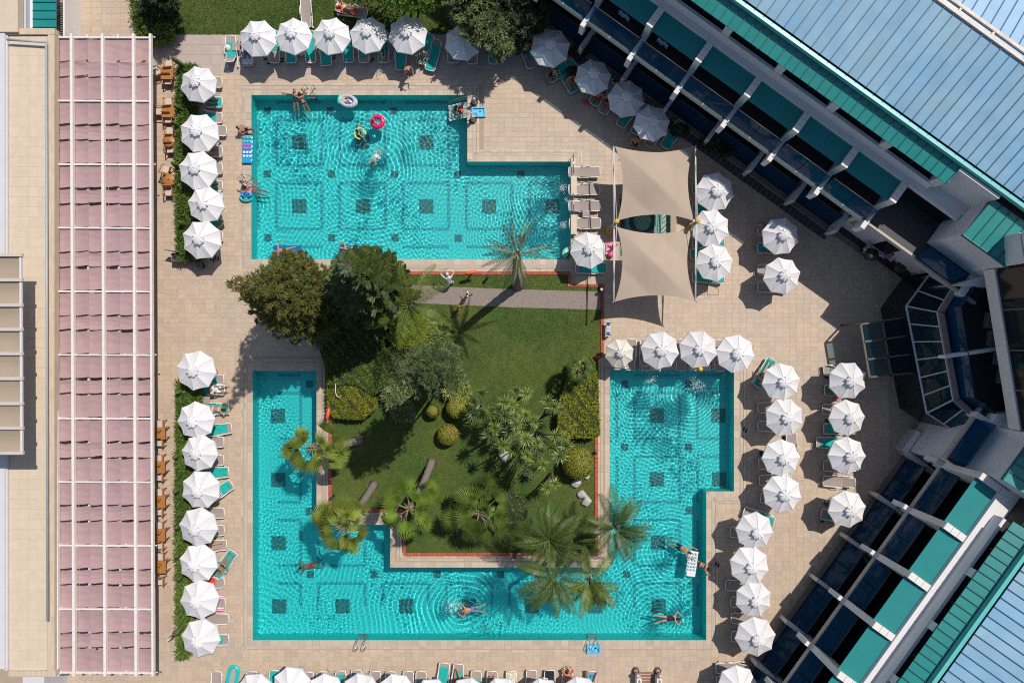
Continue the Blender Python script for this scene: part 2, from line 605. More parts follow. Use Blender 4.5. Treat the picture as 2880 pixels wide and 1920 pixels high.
RIP = [(855, 300, .010, 3.2, .42), (1010, 375, .009, 3.5, .45), (1056, 440, .016, 2.6, .40), (1058, 345, .008, 3, .45), (700, 370, .010, 3.6, .5), (705, 545, .007, 3, .42), (1300, 320, .012, 2.6, .42),
       (800, 705, .006, 2.6, .4), (980, 700, .006, 2.5, .4), (1318, 1712, .016, 4.2, .46), (1880, 1738, .013, 3.6, .38), (1925, 1550, .010, 3, .4), (1985, 1590, .008, 2.5, .4),
       (720, 1800, .009, 4.5, .62), (870, 1585, .006, 2.5, .4), (1580, 530, .016, 2.2, .32), (1588, 632, .016, 2.2, .32), (1828, 1068, .016, 2.6, .34), (1962, 1085, .018, 3.0, .34)]
def water(name, poly, seed, z=-.03, st=1.65):
    r_ = np.random.default_rng(seed)
    x0, x1 = min(p[0] for p in poly), max(p[0] for p in poly)
    y0, y1 = min(p[1] for p in poly), max(p[1] for p in poly)
    xs = np.concatenate([np.linspace(a, b, max(2, int((b-a)/st))+1)[:-1] for a, b in zip(sorted({p[0] for p in poly})[:-1], sorted({p[0] for p in poly})[1:])]+[[x1]])
    ys = np.concatenate([np.linspace(a, b, max(2, int((b-a)/st))+1)[:-1] for a, b in zip(sorted({p[1] for p in poly})[:-1], sorted({p[1] for p in poly})[1:])]+[[y1]])
    X, Y = np.meshgrid(xs, ys)
    wx, wy = (X-1440)/K, (960-Y)/K
    Z = np.zeros_like(X)
    env = .62+.42*np.sin(wx*.55+seed)*np.sin(wy*.62+2*seed)+.30*np.sin(wx*1.3+.8*wy+seed)
    env = np.clip(env, .18, 1.25)
    for i in range(46):
        lam = r_.uniform(.11, .30)
        a = r_.uniform(0, 2*PI)
        kk = 2*PI/lam
        Z += .00165*lam*env*np.sin(kk*(wx*math.cos(a)+wy*math.sin(a))+r_.uniform(0, 6.3))*(1+.6*np.sin(wx*r_.uniform(.3, .9)+wy*r_.uniform(.3, .9)+r_.uniform(0, 6)))
    for cx, cy, am, fall, lam in RIP:
        rr = np.hypot(wx-(cx-1440)/K, wy-(960-cy)/K)
        rr = rr+.06*np.sin(wx*3.1+cy)+.06*np.sin(wy*2.7+cx)
        Z += am*.36*np.exp(-rr/fall)*(1+.5*np.sin(3*np.arctan2(wy-(960-cy)/K, wx-(cx-1440)/K)+cx))*np.sin(2*PI*rr/(lam*.68))
    V = np.stack([wx, wy, Z+z], 2).reshape(-1, 3)
    nx, ny = len(xs), len(ys)
    idx = np.arange(nx*ny).reshape(ny, nx)
    cxm, cym = np.meshgrid((xs[1:]+xs[:-1])/2, (ys[1:]+ys[:-1])/2)
    keep = inside(cxm, cym, poly)
    F = np.stack([idx[1:, :-1][keep], idx[1:, 1:][keep], idx[:-1, 1:][keep], idx[:-1, :-1][keep]], 1)
    used = np.unique(F)
    mp = np.zeros(nx*ny, np.int64)
    mp[used] = np.arange(len(used))
    me = mesh_np(name, V[used], mp[F], True)
    o = ob(name, me, wm, kind='structure')
    o.cycles.is_caustics_caster = True
    return o
water('pool_water', PA, 3)
water('pool_water', PB, 5)
# paddling pool with patterned mosaic under the shade sails
bK = basin('paddling_pool_basin', PK, .5, mat('pale_mosaic', (.20, .42, .36), .5, .25, 30))
water('paddling_pool_water', PK, 8, st=3.0)
mk = [mat('night_mosaic', (.006, .03, .09), .5, .5, 24), mat('teal_mosaic', (.01, .10, .12), .5, .4, 24), mat('white_mosaic', (.62, .68, .62), .5, .3, 30)]
kb = [MB(), MB(), MB()]
for i in range(43):
    for j in range(49):
        px, py = 1747+i*3.3, 562+j*3.25
        u_, v_ = i/43, j/49
        a = abs(math.hypot((u_-.42)*1.1, (v_-.36))-.24)
        col = None
        if a < .055:
            col = 0 if (i*7+j*3) % 5 else 1
        elif abs(math.hypot(u_-.35, (v_-.8)*1.2)-.16) < .05:
            col = 1 if (i+j) % 3 else 0
        elif u_ > .80+.03*math.sin(v_*20) and u_ < .9:
            col = 2 if (i*5+j) % 4 else 1
        elif u_ < .07 or u_ > .96:
            col = 1
        if col is not None:
            p = P(px, py, -.4)
            kb[col].box((p.x, p.y, -.492), (.066, .066, .014))
for b_, m_ in zip(kb, mk):
    o = ob('mosaic_pieces', b_, m_, bK, kind='stuff')
    o.cycles.is_caustics_receiver = True

# lawns, gravel path, brick edging
m_grass = mat('turf', (.038, .075, .009), .9, .35, 2.2, .5, col2=(.07, .092, .014), scale2=.28, detail=9)
m_blade = mat('grass_blades', (.058, .112, .011), .8, .25, 1.2, island=.4, col2=(.11, .138, .020), scale2=.28)
def lawn(name, poly, n):
    b = MB()
    b.prism([tuple(P(x, y))[:2] for x, y in poly], -.015, .025)
    o = ob(name, b, m_grass, kind='structure')
    xs = rng.uniform(min(p[0] for p in poly), max(p[0] for p in poly), n*2)
    ys = rng.uniform(max(-80, min(p[1] for p in poly)), max(p[1] for p in poly), n*2)
    k = inside(xs, ys, poly) & ~inside(xs, ys, GRAVEL)
    xs, ys = xs[k], ys[k]
    B = np.stack([(xs-1440)/K, (960-ys)/K, np.full(len(xs), .024)], 1)
    D = rng.normal(size=B.shape)*.55
    D[:, 2] = 1
    ob('grass', blades('grass', B, D, .075, .035, .1), m_blade, o, kind='stuff')
    return o
GRAVEL = [(1100, 798), (1250, 806), (1440, 813), (1689, 820), (1689, 871), (1440, 864), (1190, 853), (1100, 851)]
lawn('lawn', LAWN, 52000)
lawn('lawn', TOPLAWN, 30000)
b = MB()
b.prism([tuple(P(x, y))[:2] for x, y in GRAVEL], 0, .030)
gp = ob('gravel_path', b, mat('gravel_ground', (.24, .195, .17), .9, .5, 26, .4, detail=8), kind='structure')
n = 9000
xs, ys = rng.uniform(1100, 1690, n), rng.uniform(798, 872, n)
k = inside(xs, ys, GRAVEL)
C = np.stack([(xs[k]-1440)/K, (960-ys[k])/K, np.full(k.sum(), .036)], 1)
s = rng.uniform(.010, .026, len(C))[:, None]
ang = rng.uniform(0, 6.28, len(C))
V = np.stack([C+s*np.stack([np.cos(ang+q*2.09), np.sin(ang+q*2.09), np.full(len(C), -.4)], 1) for q in range(3)]+[C+s*np.array([0, 0, .7])], 1).reshape(-1, 3)
i = (np.arange(len(C))*4)[:, None]
ob('gravel', mesh_np('gravel', V, np.concatenate([i+np.array(q) for q in ([0, 1, 3], [1, 2, 3], [2, 0, 3])])), mat('pebbles', (.30, .25, .22), .9, .2, 9, island=.5), gp, kind='stuff')
b = MB()
def brickrun(x0, y0, x1, y1, wpx):
    L_ = math.hypot(x1-x0, y1-y0)
    n = max(1, int(L_/4.9))
    for q in range(n):
        t = (q+.5)/n
        p = P(x0+(x1-x0)*t, y0+(y1-y0)*t)
        hor = abs(x1-x0) > abs(y1-y0)
        a, c = (L_/n-.5)/K, wpx/K
        b.box(p+Vector((rnd.uniform(-.006, .006), rnd.uniform(-.006, .006), .04+rnd.uniform(-.004, .004))), (a if hor else c, c if hor else a, .10))
for e in ((1065, 768.5, 1604, 768.5, 9), (1600.5, 774, 1600.5, 807, 8), (1605, 803, 1697, 803, 8), (1693.5, 808, 1693.5, 1006, 8), (1668, 1003, 1689, 1003, 8), (1677, 1228, 1677, 1552, 9), (1137, 1557, 1682, 1557, 9),
          (1137, 1440, 1137, 1552, 8), (1003, 1434, 1133, 1434, 8), (929.5, 1165, 929.5, 1430, 9), (934, 1434, 1003, 1434, 8)):
    brickrun(*e)
be = ob('brick_edging', b, mat('red_brick', (.36, .085, .045), .85, .2, 6, .2, island=.18), kind='structure')
# depth markers printed on the coping
for px in (1120, 1250, 1388, 1512):
    tx = bpy.data.curves.new('depth_marking', 'FONT')
    tx.body = '1.5 m'
    tx.size = .17
    tx.align_x = 'CENTER'
    tx.extrude = .0005
    o = bpy.data.objects.new('depth_marking', tx)
    COL.objects.link(o)
    o.parent = cop
    o.location = P(px, 757)+Vector((0, -.04, .012))
    tx.materials.append(mat('marking_paint', (.05, .05, .05), .6, .1))
# ------------------------------------------------ hotel with its two wings
m_white = mat('white_render', (.62, .60, .60), .8, .05, 1.5)
m_wtop = mat('white_coping', (.66, .63, .60), .7, .08, 3)
m_floor_d = mat('dark_terrace_tile', (.028, .028, .032), .6, .3, 6)
m_glassb = glass('balcony_glazing', (.20, .42, .58), .5, (.006, .07, .16), .04)
m_window = glass('window_glazing', (.1, .14, .16), .75, (.012, .018, .024), .06)
m_glassc = glass('canopy_glazing', (.30, .48, .55), .22, (.006, .05, .08), .03)
m_fab = mat('teal_awning_cloth', (.004, .185, .185), .75, .06, 2)
m_teal = mat('teal_sheet_metal', (.010, .20, .19), .35, .12, 2.2, objr=.06, spec=.6)
m_gut = mat('teal_gutter_metal', (.10, .42, .41), .4, .12, 1.5)
m_blue = mat('blue_sheet_metal', (.165, .335, .485), .42, .14, 1.2, objr=.06, col2=(.21, .36, .47), scale2=.5, spec=.5)
m_blue_sunlit = mat('sunlit_blue_sheet_metal', (.27, .42, .58), .42, .1, 1.2, objr=.06)  # paler copy of the roof blue: sunlight on the far slope put into colour
m_black = mat('dark_metal', (.02, .02, .022), .5, .1)
m_rail = mat('bronze_rail', (.10, .075, .05), .4, .1)
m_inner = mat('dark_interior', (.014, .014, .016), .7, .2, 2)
hotel = thing('hotel_building', 'large hotel with two wings meeting at a corner, teal awnings and blue metal roofs', 'building')
def hp(name, mb, m, parent=None):
    return ob(name, mb, m, parent or hotel)
class Wing:
    def __init__(s, u, n, off):
        s.u, s.n, s.off = u, n, off
    def p(s, a, d, z):
        d += s.off
        return Vector(((a*s.u[0]+d*s.n[0])/K, -(a*s.u[1]+d*s.n[1])/K, z))
    def box(s, mb, a0, a1, d0, d1, z0, z1):
        q = [s.p(a, d, z) for z in (z0, z1) for a, d in ((a0, d0), (a1, d0), (a1, d1), (a0, d1))]
        f = [(3, 2, 1, 0), (4, 5, 6, 7), (0, 1, 5, 4), (1, 2, 6, 5), (2, 3, 7, 6), (3, 0, 4, 7)]
        c = (q[1]-q[0]).cross(q[3]-q[0]).z
        if c < 0:
            f = [t[::-1] for t in f]
        mb.add(q, f)
        return mb
    def quad(s, mb, *pts):
        mb.add([s.p(*q) for q in pts], [tuple(range(len(pts)))])
        return mb
NE = Wing((.812, .584), (.584, -.812), 0)
SE = Wing((-.584, .812), (.812, .584), 294)
def build_wing(W, sa, sb, fins, tsa, tsb, blk, I):
    """sa..sb: extent of the balconied facade; blk: extent of the solid bay; I: (distance in the plan seen from above, level) of each edge"""
    def D(key):
        d, z = I[key]
        return d*(1-z/H)-W.off
    lo, hi = min(sa, blk[0]), max(sb, blk[1])
    zs, za, zw = I['slab'][1], I['awn'][1], I['wall'][1]
    F0, F1, SL, RL, LF, MF = D('fence'), D('frail'), D('slab'), D('srail'), D('lfin'), D('mfin')
    A0, A1, L1 = D('awn'), D('awn2'), D('ledge')
    hp('ground_slab', W.box(MB(), lo, hi, F0-4, 960, -.02, .05), m_floor_d)
    hp('ground_kerb', W.box(MB(), sa, sb, F0-17, F0-4, -.02, .12), mat('kerb_stone', (.16, .14, .125), .8, .15, 4))
    hp('ground_window', W.box(MB(), sa, sb, F0+74, F0+78, .05, zs-.2), m_window)
    hp('balcony_slab', W.box(MB(), sa, sb, SL+6, SL+150, zs-.2, zs-.03), m_floor_d)
    hp('balcony_edge', W.box(MB(), sa, sb, SL, SL+6, zs-.28, zs+.03), mat('balcony_stone', (.40, .36, .32), .7, .15, 5))
    hp('upper_window', W.box(MB(), sa, sb, A1+6, A1+10, zs-.03, za-.1), m_window)
    hp('ledge', W.box(MB(), sa, sb, A1-2, L1, za, za+.3), m_white)
    hp('parapet', W.box(MB(), tsa, tsb, L1, L1+8, za, zw), m_white)
    hp('window_sill', W.box(MB(), tsa, tsb, L1+8, L1+26, zw-.25, zw-.1), m_black)
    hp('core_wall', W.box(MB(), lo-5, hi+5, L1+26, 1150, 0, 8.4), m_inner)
    for i in range(len(fins)-1):
        a, b = fins[i]+5, fins[i+1]-5
        mid = (a+b)/2
        for a_, b_ in ((a, mid-.8), (mid+.8, b)):
            hp('balcony_glass', W.quad(MB(), (a_, F0, .12), (b_, F0, .12), (b_, F1, 1.1), (a_, F1, 1.1)), m_glassb)
            hp('balcony_glass', W.quad(MB(), (a_, SL+2, zs+.02), (b_, SL+2, zs+.02), (b_, RL, zs+1), (a_, RL, zs+1)), m_glassb)
        hp('handrail', MB().tube([W.p(a, F1+.5, 1.12), W.p(b, F1+.5, 1.12)], .022, 5), m_rail)
        hp('handrail', MB().tube([W.p(a, RL+.5, zs+1.02), W.p(b, RL+.5, zs+1.02)], .022, 5), m_rail)
        aw = MB()
        aw.grid(lambda u_, v_: W.p(a-1+(b-a+2)*u_, A0+(A1-2-A0)*v_, za-.03+.1*v_-.03*math.sin(PI*v_)), 6, 4)
        hp('awning', aw, m_fab)
    for i, f in enumerate(fins):
        hp('partition_wall', W.box(MB(), f-5, f+5, LF, F0+72, 0, I['lfin'][1]), m_white)
        hp('partition_wall', W.box(MB(), f-6, f+6, MF, A1, zs-.9, I['mfin'][1]), m_white)
        c = hp('roof_bracket', W.box(MB(), f-8, f+8, A0, A1-2, I['mfin'][1], za+.2), m_wtop)
        st = (A1-3-A0)/3
        for q in range(3):
            hp('cap_stone', W.box(MB(), f-8.5, f+8.5, A0+.5+q*st, A0-.5+(q+1)*st, za+.202, za+.24), m_wtop, c)
        hp('wall_lamp', W.box(MB(), f+6, f+10, MF+10, MF+16, zs-.6, zs-.4), m_black)
    a = tsa
    while a < tsb-20:
        e = min(a+150, tsb)
        hp('window', W.box(MB(), a+14, e-14, L1+22, L1+26, zw-.1, 8.4), m_window)
        hp('window_frame', W.box(MB(), (a+e)/2-1.5, (a+e)/2+1.5, L1+16, L1+22, zw-.1, 8.4), m_rail)
        hp('pier', W.box(MB(), e-14, e+6, L1+2, L1+26, zw-.1, 8.4), m_white)
        a = e
    def sheets(a0, a1, dlo, zlo, dhi, zhi, step, m, seam, name='roof_panel'):
        n = int(round((a1-a0)/step))
        st = (a1-a0)/n
        for q in range(n):
            x0, x1 = a0+q*st, a0+(q+1)*st
            b = MB()
            g_ = .35
            th = .03
            V = [W.p(x0+g_, dlo, zlo), W.p(x1-g_, dlo, zlo), W.p(x1-g_, dhi, zhi), W.p(x0+g_, dhi, zhi)]
            b.add(V+[v-Vector((0, 0, th)) for v in V], [(0, 1, 2, 3), (7, 6, 5, 4), (0, 4, 5, 1), (1, 5, 6, 2), (2, 6, 7, 3), (3, 7, 4, 0)] if (V[1]-V[0]).cross(V[3]-V[0]).z > 0 else [(3, 2, 1, 0), (4, 5, 6, 7), (1, 5, 4, 0), (2, 6, 5, 1), (3, 7, 6, 2), (0, 4, 7, 3)])
            o_ = hp(name, b, m)
            sm_ = MB()
            sm_.beam(W.p(x1, dlo, zlo+.02), W.p(x1, dhi, zhi+.02), .035, .09)
            hp('roof_seam', sm_, seam, o_)
    T0, T1, G1, B0 = D('teal'), D('teal2'), D('gut'), D('blue')
    zt, zb = I['teal'][1], I['blue'][1]
    sheets(tsa, tsb, T0, zt, T1+3, I['teal2'][1], 22.6, m_teal, mat('teal_seam', (.006, .12, .12), .4, .1))
    hp('gutter', W.box(MB(), lo-400, hi+400, T1-6, G1, zb-.37, zb-.1), m_gut)
    hp('roof_fascia', W.box(MB(), lo-400, hi+400, G1+.2, G1+3, zb-.7, zb-.16), m_black)
    sheets(sa if W is NE else sa-120, hi+520 if W is NE else hi, B0+1, zb, B0+204, zb+1.2, 24.8, m_blue, mat('blue_seam', (.05, .14, .23), .5, .1))
    if W is NE:
        q0 = B0+205
        hp('ridge_skylight', W.box(MB(), sa, hi+520, q0, q0+19, zb+1.05, zb+1.2), mat('skylight_sheet', (.25, .38, .5), .4, .15, 2))
        rg = MB()
        for d_ in (q0+1, q0+18):
            W.box(rg, sa, hi+520, d_-3.5, d_+3.5, zb+1.2, zb+1.3)
        q = sa
        while q < hi+520:
            W.box(rg, q, q+5, q0+5, q0+14, zb+1.21, zb+1.28)
            q += 86
        hp('ridge_flashing', rg, mat('ridge_mortar', (.66, .56, .48), .8, .3, 3))
        sheets(sa+300, hi+520, q0+20, zb+1.2, q0+220, zb+.1, 24.8, m_blue_sunlit, mat('blue_seam', (.05, .14, .23), .5, .1))
    hp('corner_bay', W.box(MB(), blk[0], blk[1], 800, 896, 5.0, 8.1), m_white)
    hp('corner_bay', W.box(MB(), blk[1]-1 if W is SE else tsb, tsa if W is SE else blk[0]+1, L1, 889, 5.0, za+.31), m_white)
    hp('upper_wall', W.box(MB(), blk[1]-1 if W is SE else tsb, tsa if W is SE else blk[0]+1, 889, 896, 5.0, zb-.36), m_white)
    a0, a1 = (blk[0]-1, blk[1]) if W is NE else (blk[0], blk[1]+1)
    sheets(a0, a1, 798, 8.14, 892, 8.55, 24.0, m_teal, mat('teal_seam', (.006, .12, .12), .4, .1))
    hp('roof_edge', W.box(MB(), a0-1, a1+1, 795, 798, 8.0, 8.16), mat('teal_seam', (.006, .12, .12), .4, .1))
IN = dict(fence=(790, .1), frail=(828, 1.1), slab=(851, 5.0), srail=(900, 6.0), lfin=(783, 1.4), mfin=(834, 5.1), awn=(938, 6.4), awn2=(1004, 6.4), ledge=(1028, 6.7), wall=(1048, 7.3),
          teal=(1072, 8.55), teal2=(1142, 8.9), gut=(1157, 9.2), blue=(1161, 9.3))
IS = dict(fence=(1096, .1), frail=(1150, 1.1), slab=(1185, 3.7), srail=(1243, 4.7), lfin=(1087, 1.0), mfin=(1165, 4.0), awn=(1282, 6.9), awn2=(1353, 6.9), ledge=(1384, 7.2), wall=(1412, 7.9),
          teal=(1440, 8.6), teal2=(1512, 8.95), gut=(1530, 9.25), blue=(1535, 9.35))
nf = [-315+142.5*k for k in range(-3, 7)]
build_wing(NE, -760, 690, nf, -760, 585, (693, 1100), IN)
sf = [-387+143*k for k in range(0, 8)]
build_wing(SE, -395, 640, sf, -330, 640, (-800, -398), IS)
# white ground floor wall and extra bay beside the conservatory on the north-east wing
hp('lobby_wall', NE.box(MB(), 548, 800, 803, 812, 0, 4.7), m_white)
hp('balcony_slab', NE.box(MB(), 690, 880, 752, 880, 4.78, 4.96), m_floor_d)
hp('balcony_edge', NE.box(MB(), 690, 880, 746, 752, 4.70, 5.02), mat('balcony_stone', (.40, .36, .32), .7, .15, 5))
hp('balcony_glass', NE.quad(MB(), (690, 753, 5.0), (800, 753, 5.0), (800, 775, 6.0), (690, 775, 6.0)), m_glassb)
hp('partition_wall', NE.box(MB(), 826, 840, 740, 848, 3.9, 5.3), m_white)
hp('lobby_window', NE.box(MB(), 655, 700, 801, 803, .6, 2.2), m_window)
hp('notice_frame', NE.box(MB(), 560, 584, 801, 803, 1.2, 2.4), mat('notice_board', (.35, .28, .14), .6, .4, 9))
hp('balcony_slab', SE.box(MB(), -560, -395, 752, 880, 4.78, 4.96), m_floor_d)
hp('balcony_edge', SE.box(MB(), -560, -395, 746, 752, 4.70, 5.02), mat('balcony_stone', (.40, .36, .32), .7, .15, 5))
hp('balcony_glass', SE.quad(MB(), (-520, 753, 5.0), (-400, 753, 5.0), (-400, 775, 6.0), (-520, 775, 6.0)), m_glassb)
hp('partition_wall', SE.box(MB(), -530, -518, 740, 848, 3.9, 5.3), m_white)
hp('lobby_wall', SE.box(MB(), -540, -395, 770, 782, 0, 4.7), m_white)
# conservatory skirt of glass at the corner
out = [(2613, 774, 2.9), (2549, 861, 2.9), (2607, 1161, 2.9), (2701, 1222, 2.9)]
inn = [(2677, 812, 4.6), (2636, 878, 4.6), (2681, 1124, 4.6), (2738, 1176, 4.6)]
gf = MB()
for i, n in ((0, 2), (1, 6), (2, 2)):
    for q in range(n):
        t0, t1 = q/n, (q+1)/n
        a0, a1 = P(*out[i]).lerp(P(*out[i+1]), t0), P(*out[i]).lerp(P(*out[i+1]), t1)
        c0, c1 = P(*inn[i]).lerp(P(*inn[i+1]), t0), P(*inn[i]).lerp(P(*inn[i+1]), t1)
        hp('canopy_pane', MB().quad(a0, a1, c1, c0), m_glassc)
        hp('canopy_pane', MB().quad(Vector((a0.x, a0.y, .1)), Vector((a1.x, a1.y, .1)), a1-Vector((0, 0, .05)), a0-Vector((0, 0, .05))), m_window)
        gf.beam(a0, c0, .06, .08)
    gf.beam(P(*out[i]), P(*out[i+1]), .09, .1)
    gf.beam(P(*inn[i]), P(*inn[i+1]), .07, .08)
gf.beam(P(*out[3]), P(*inn[3]), .06, .08)
hp('canopy_frame', gf, mat('grey_aluminium', (.45, .47, .52), .4, .1))
tf = [P(x, y, 4.5) for x, y, _ in inn]+[P(2850, 1200, 4.5), P(2800, 790, 4.5)]
b = MB()
b.prism([(v.x, v.y) for v in tf], 4.2, 4.5)
hp('roof_terrace', b, m_floor_d)
b = MB()
for i in range(3):
    b.beam(P(inn[i][0]+8, inn[i][1], 4.62), P(inn[i+1][0]+8, inn[i+1][1], 4.62), .3, .2)
hp('terrace_kerb', b, mat('kerb_pink', (.22, .17, .15), .8, .2, 4))
ig = [(2727, 805), (2683, 865), (2720, 1115), (2790, 1165)]
for i in range(3):
    a, c = P(*ig[i], 4.5), P(*ig[i+1], 4.5)
    up = Vector((0.25, 0, 1.0))
    hp('terrace_glass', MB().quad(a-Vector((.5, 0, 0)), c-Vector((.5, 0, 0)), c+up-Vector((.5, 0, 0)), a+up-Vector((.5, 0, 0))), m_glassb)
    hp('handrail', MB().tube([a+up-Vector((.5, 0, 0)), c+up-Vector((.5, 0, 0))], .025, 5), m_black)
def flat(name, pts, z0, z1, m):
    b_ = MB()
    b_.prism([tuple(P(x, y, z1))[:2] for x, y in pts], z0, z1)
    return hp(name, b_, m)
flat('beam', [(2657, 999), (2808, 976), (2808, 986), (2658, 1008)], 4.9, 5.5, m_white)
flat('link_wall', [(2690, 800), (2776, 772), (3000, 745), (3000, 811), (2776, 806), (2740, 804)], 3.0, 5.69, m_white)
flat('link_wall', [(2805, 1164), (2841, 1163), (3000, 1160), (3000, 1230), (2860, 1240), (2790, 1190)], 3.0, 5.69, m_white)
g0, g1 = Vector((2560, 765)), Vector((2629, 1198))     # plan line of the tall centre facade, ground pixels
gd = (g1-g0).normalized()
def cf(t, e, z):
    q = g0+(g1-g0)*t+Vector((gd.y, -gd.x))*e
    return Vector(((q.x-1440)/K, (960-q.y)/K, z))
def cbox(name, t0, t1, e0, e1, z0, z1, m):
    v = [cf(t, e, z) for z in (z0, z1) for t, e in ((t0, e0), (t1, e0), (t1, e1), (t0, e1))]
    return hp(name, MB().add(v, [(0, 1, 2, 3), (7, 6, 5, 4), (4, 5, 1, 0), (5, 6, 2, 1), (6, 7, 3, 2), (7, 4, 0, 3)]), m)
cbox('centre_band', .06, .93, 0, 8, 6.5, 7.3, m_wtop)
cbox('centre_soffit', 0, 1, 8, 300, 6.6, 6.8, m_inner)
cbox('centre_recess', .02, .98, 60, 70, 4.5, 6.6, m_window)
for q in range(4):
    cbox('centre_window', .07+q*.215, .07+(q+1)*.215-.006, 4, 7, 7.32, 9.25, m_window)
    cbox('window_bar', .07+(q+1)*.215-.006, .07+(q+1)*.215+.002, 2, 8, 7.32, 9.25, m_rail)
cbox('centre_wall', -.1, .055, 0, 300, 5.6, 9.4, m_white)
cbox('centre_wall', .935, 1.1, 0, 300, 5.6, 9.4, m_white)
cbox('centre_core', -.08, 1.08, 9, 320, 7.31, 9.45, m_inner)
cbox('centre_shadow_block', -.1, 1.1, 2, 330, 9.46, 11.0, m_white)  # block added out of view on top of the tower to lengthen its shadow
# glazed entrance canopy
ec = [P(2419, 912, 2.3), P(2480, 902, 2.3), P(2556, 890, 2.3), P(2577, 1047, 2.3), P(2504, 1058, 2.3), P(2444, 1060, 2.3)]
for (a, b_, c, d) in ((ec[0], ec[1], ec[4], ec[5]), (ec[1], ec[2], ec[3], ec[4])):
    for q in range(3):
        t0, t1 = q/3, (q+1)/3
        hp('canopy_pane', MB().quad(a.lerp(d, t0), b_.lerp(c, t0), b_.lerp(c, t1), a.lerp(d, t1)), m_glassc)
fb = MB()
for a, b_ in ((ec[0], ec[2]), (ec[2], ec[3]), (ec[3], ec[5]), (ec[5], ec[0]), (ec[1], ec[4]), (ec[0].lerp(ec[5], 1/3), ec[2].lerp(ec[3], 1/3)), (ec[0].lerp(ec[5], 2/3), ec[2].lerp(ec[3], 2/3))):
    fb.beam(a+Vector((0, 0, .05)), b_+Vector((0, 0, .05)), .1, .1)
hp('canopy_frame', fb, m_rail)
for v in (ec[0], ec[5]):
    hp('canopy_post', MB().tube([Vector((v.x, v.y, 0)), v], .06, 8), m_rail)
# drain grating and planting strip along the north-east base
for q in range(58):
    a = -380+q*16
    hp('grating', NE.box(MB(), a, a+14.6, 744, 768, -.01, .02), mat('wood_grating', (.05, .05, .06), .7, .2, 8, stretch=(30, 1, 1)))

# ------------------------------------------------ restaurant building, its roof terrace, awning and pergola
m_cream = mat('cream_roof_tile', (.55, .455, .34), .7, .08, 3, objr=.035)
m_creamw = mat('cream_parapet', (.50, .40, .29), .75, .18, 5, .05, (1, .3, 1))
rest_b = thing('restaurant_building', 'flat roofed restaurant with cream tiled roof behind the pink pergola', 'building')
def rp(name, mb, m, parent=None):
    return ob(name, mb, m, parent or rest_b)
def rect(mb, x0, y0, x1, y1, z0, z1):
    return mb.prism([tuple(P(x, y, z1))[:2] for x, y in ((x0, y0), (x1, y0), (x1, y1), (x0, y1))], z0, z1)
ZR = 3.0
rp('wall', rect(MB(), 24, 86, 151, 1898, 0, ZR-.03), m_creamw)
cache['rt'] = None
for i in range(4):
    for j in range(63):
        x0, y0 = 27+i*26.6, 101+j*28.3
        b = MB()
        rect(b, x0+.12, y0+.12, x0+26.45, y0+28.15, ZR-.03, ZR)
        rp('roof_tile', b, m_cream)
rp('parapet', rect(MB(), 134, 97, 153, 1900, ZR-.3, ZR+.12), m_creamw)
rp('parapet', rect(MB(), 12, 80, 153, 97, ZR-.3, ZR+.14), m_creamw)
rp('parapet', rect(MB(), 24, 1886, 156, 1901, ZR-.3, ZR+.13), m_creamw)
rp('gutter_pipe', MB().tube([P(20, 112, ZR+.35), P(131, 119, ZR+.35)], .07, 8), mat('zinc', (.32, .34, .37), .45, .1))
rp('gutter_pipe', MB().tube([P(130, 119, ZR+.33), P(134, 1745, ZR+.33)], .065, 8), mat('zinc', (.32, .34, .37), .45, .1))
rp('white_parapet', rect(MB(), -60, 92, 13, 1880, 0, ZR+.22), mat('white_metal_cladding', (.55, .54, .56), .5, .06, 2))
rp('white_parapet', rect(MB(), 13.2, 100, 21, 1884, 0, ZR+.1), mat('white_metal_cladding', (.55, .54, .56), .5, .06, 2))
rp('annex_roof', rect(MB(), -120, -300, 50, 90, 0, ZR+.3), mat('annex_roof_tile', (.54, .43, .33), .7, .1, 2))
rp('annex_wall', rect(MB(), 50, -300, 92, 92, 0, ZR-.5), m_white)
rp('annex_step', rect(MB(), 68, -300, 73, 92, ZR-.5, ZR-.15), mat('grey_aluminium', (.45, .47, .52), .4, .1))
for q in range(9):
    b = MB()
    y0 = -110+q*23.5
    b.prism([tuple(P(x, y, 2.6))[:2] for x, y in ((92, y0), (156, y0), (156, y0+22.6), (92, y0+22.6))], 2.5, 2.6)
    o = rp('roof_panel', b, m_teal)
    rp('roof_seam', MB().beam(P(92, y0+23.1, 2.61), P(156, y0+23.1, 2.61), .03, .09), mat('teal_seam', (.006, .12, .12), .4, .1), o)
lv = MB()
for q in range(44):
    lv.beam(P(157, -100+q*5, 1.5), P(176, -97+q*5, 1.5), .03, .05)
rp('louvre', lv, mat('louvre_metal', (.30, .26, .26), .6, .1))
rp('side_wall', rect(MB(), 177, -300, 182, 108, 0, 1.6), m_wtop)
lw = rect(MB(), 64, 1902, 124, 2300, 0, 2.2)
rp('lower_roof', lw, mat('white_metal_cladding', (.55, .54, .56), .5, .06, 2))

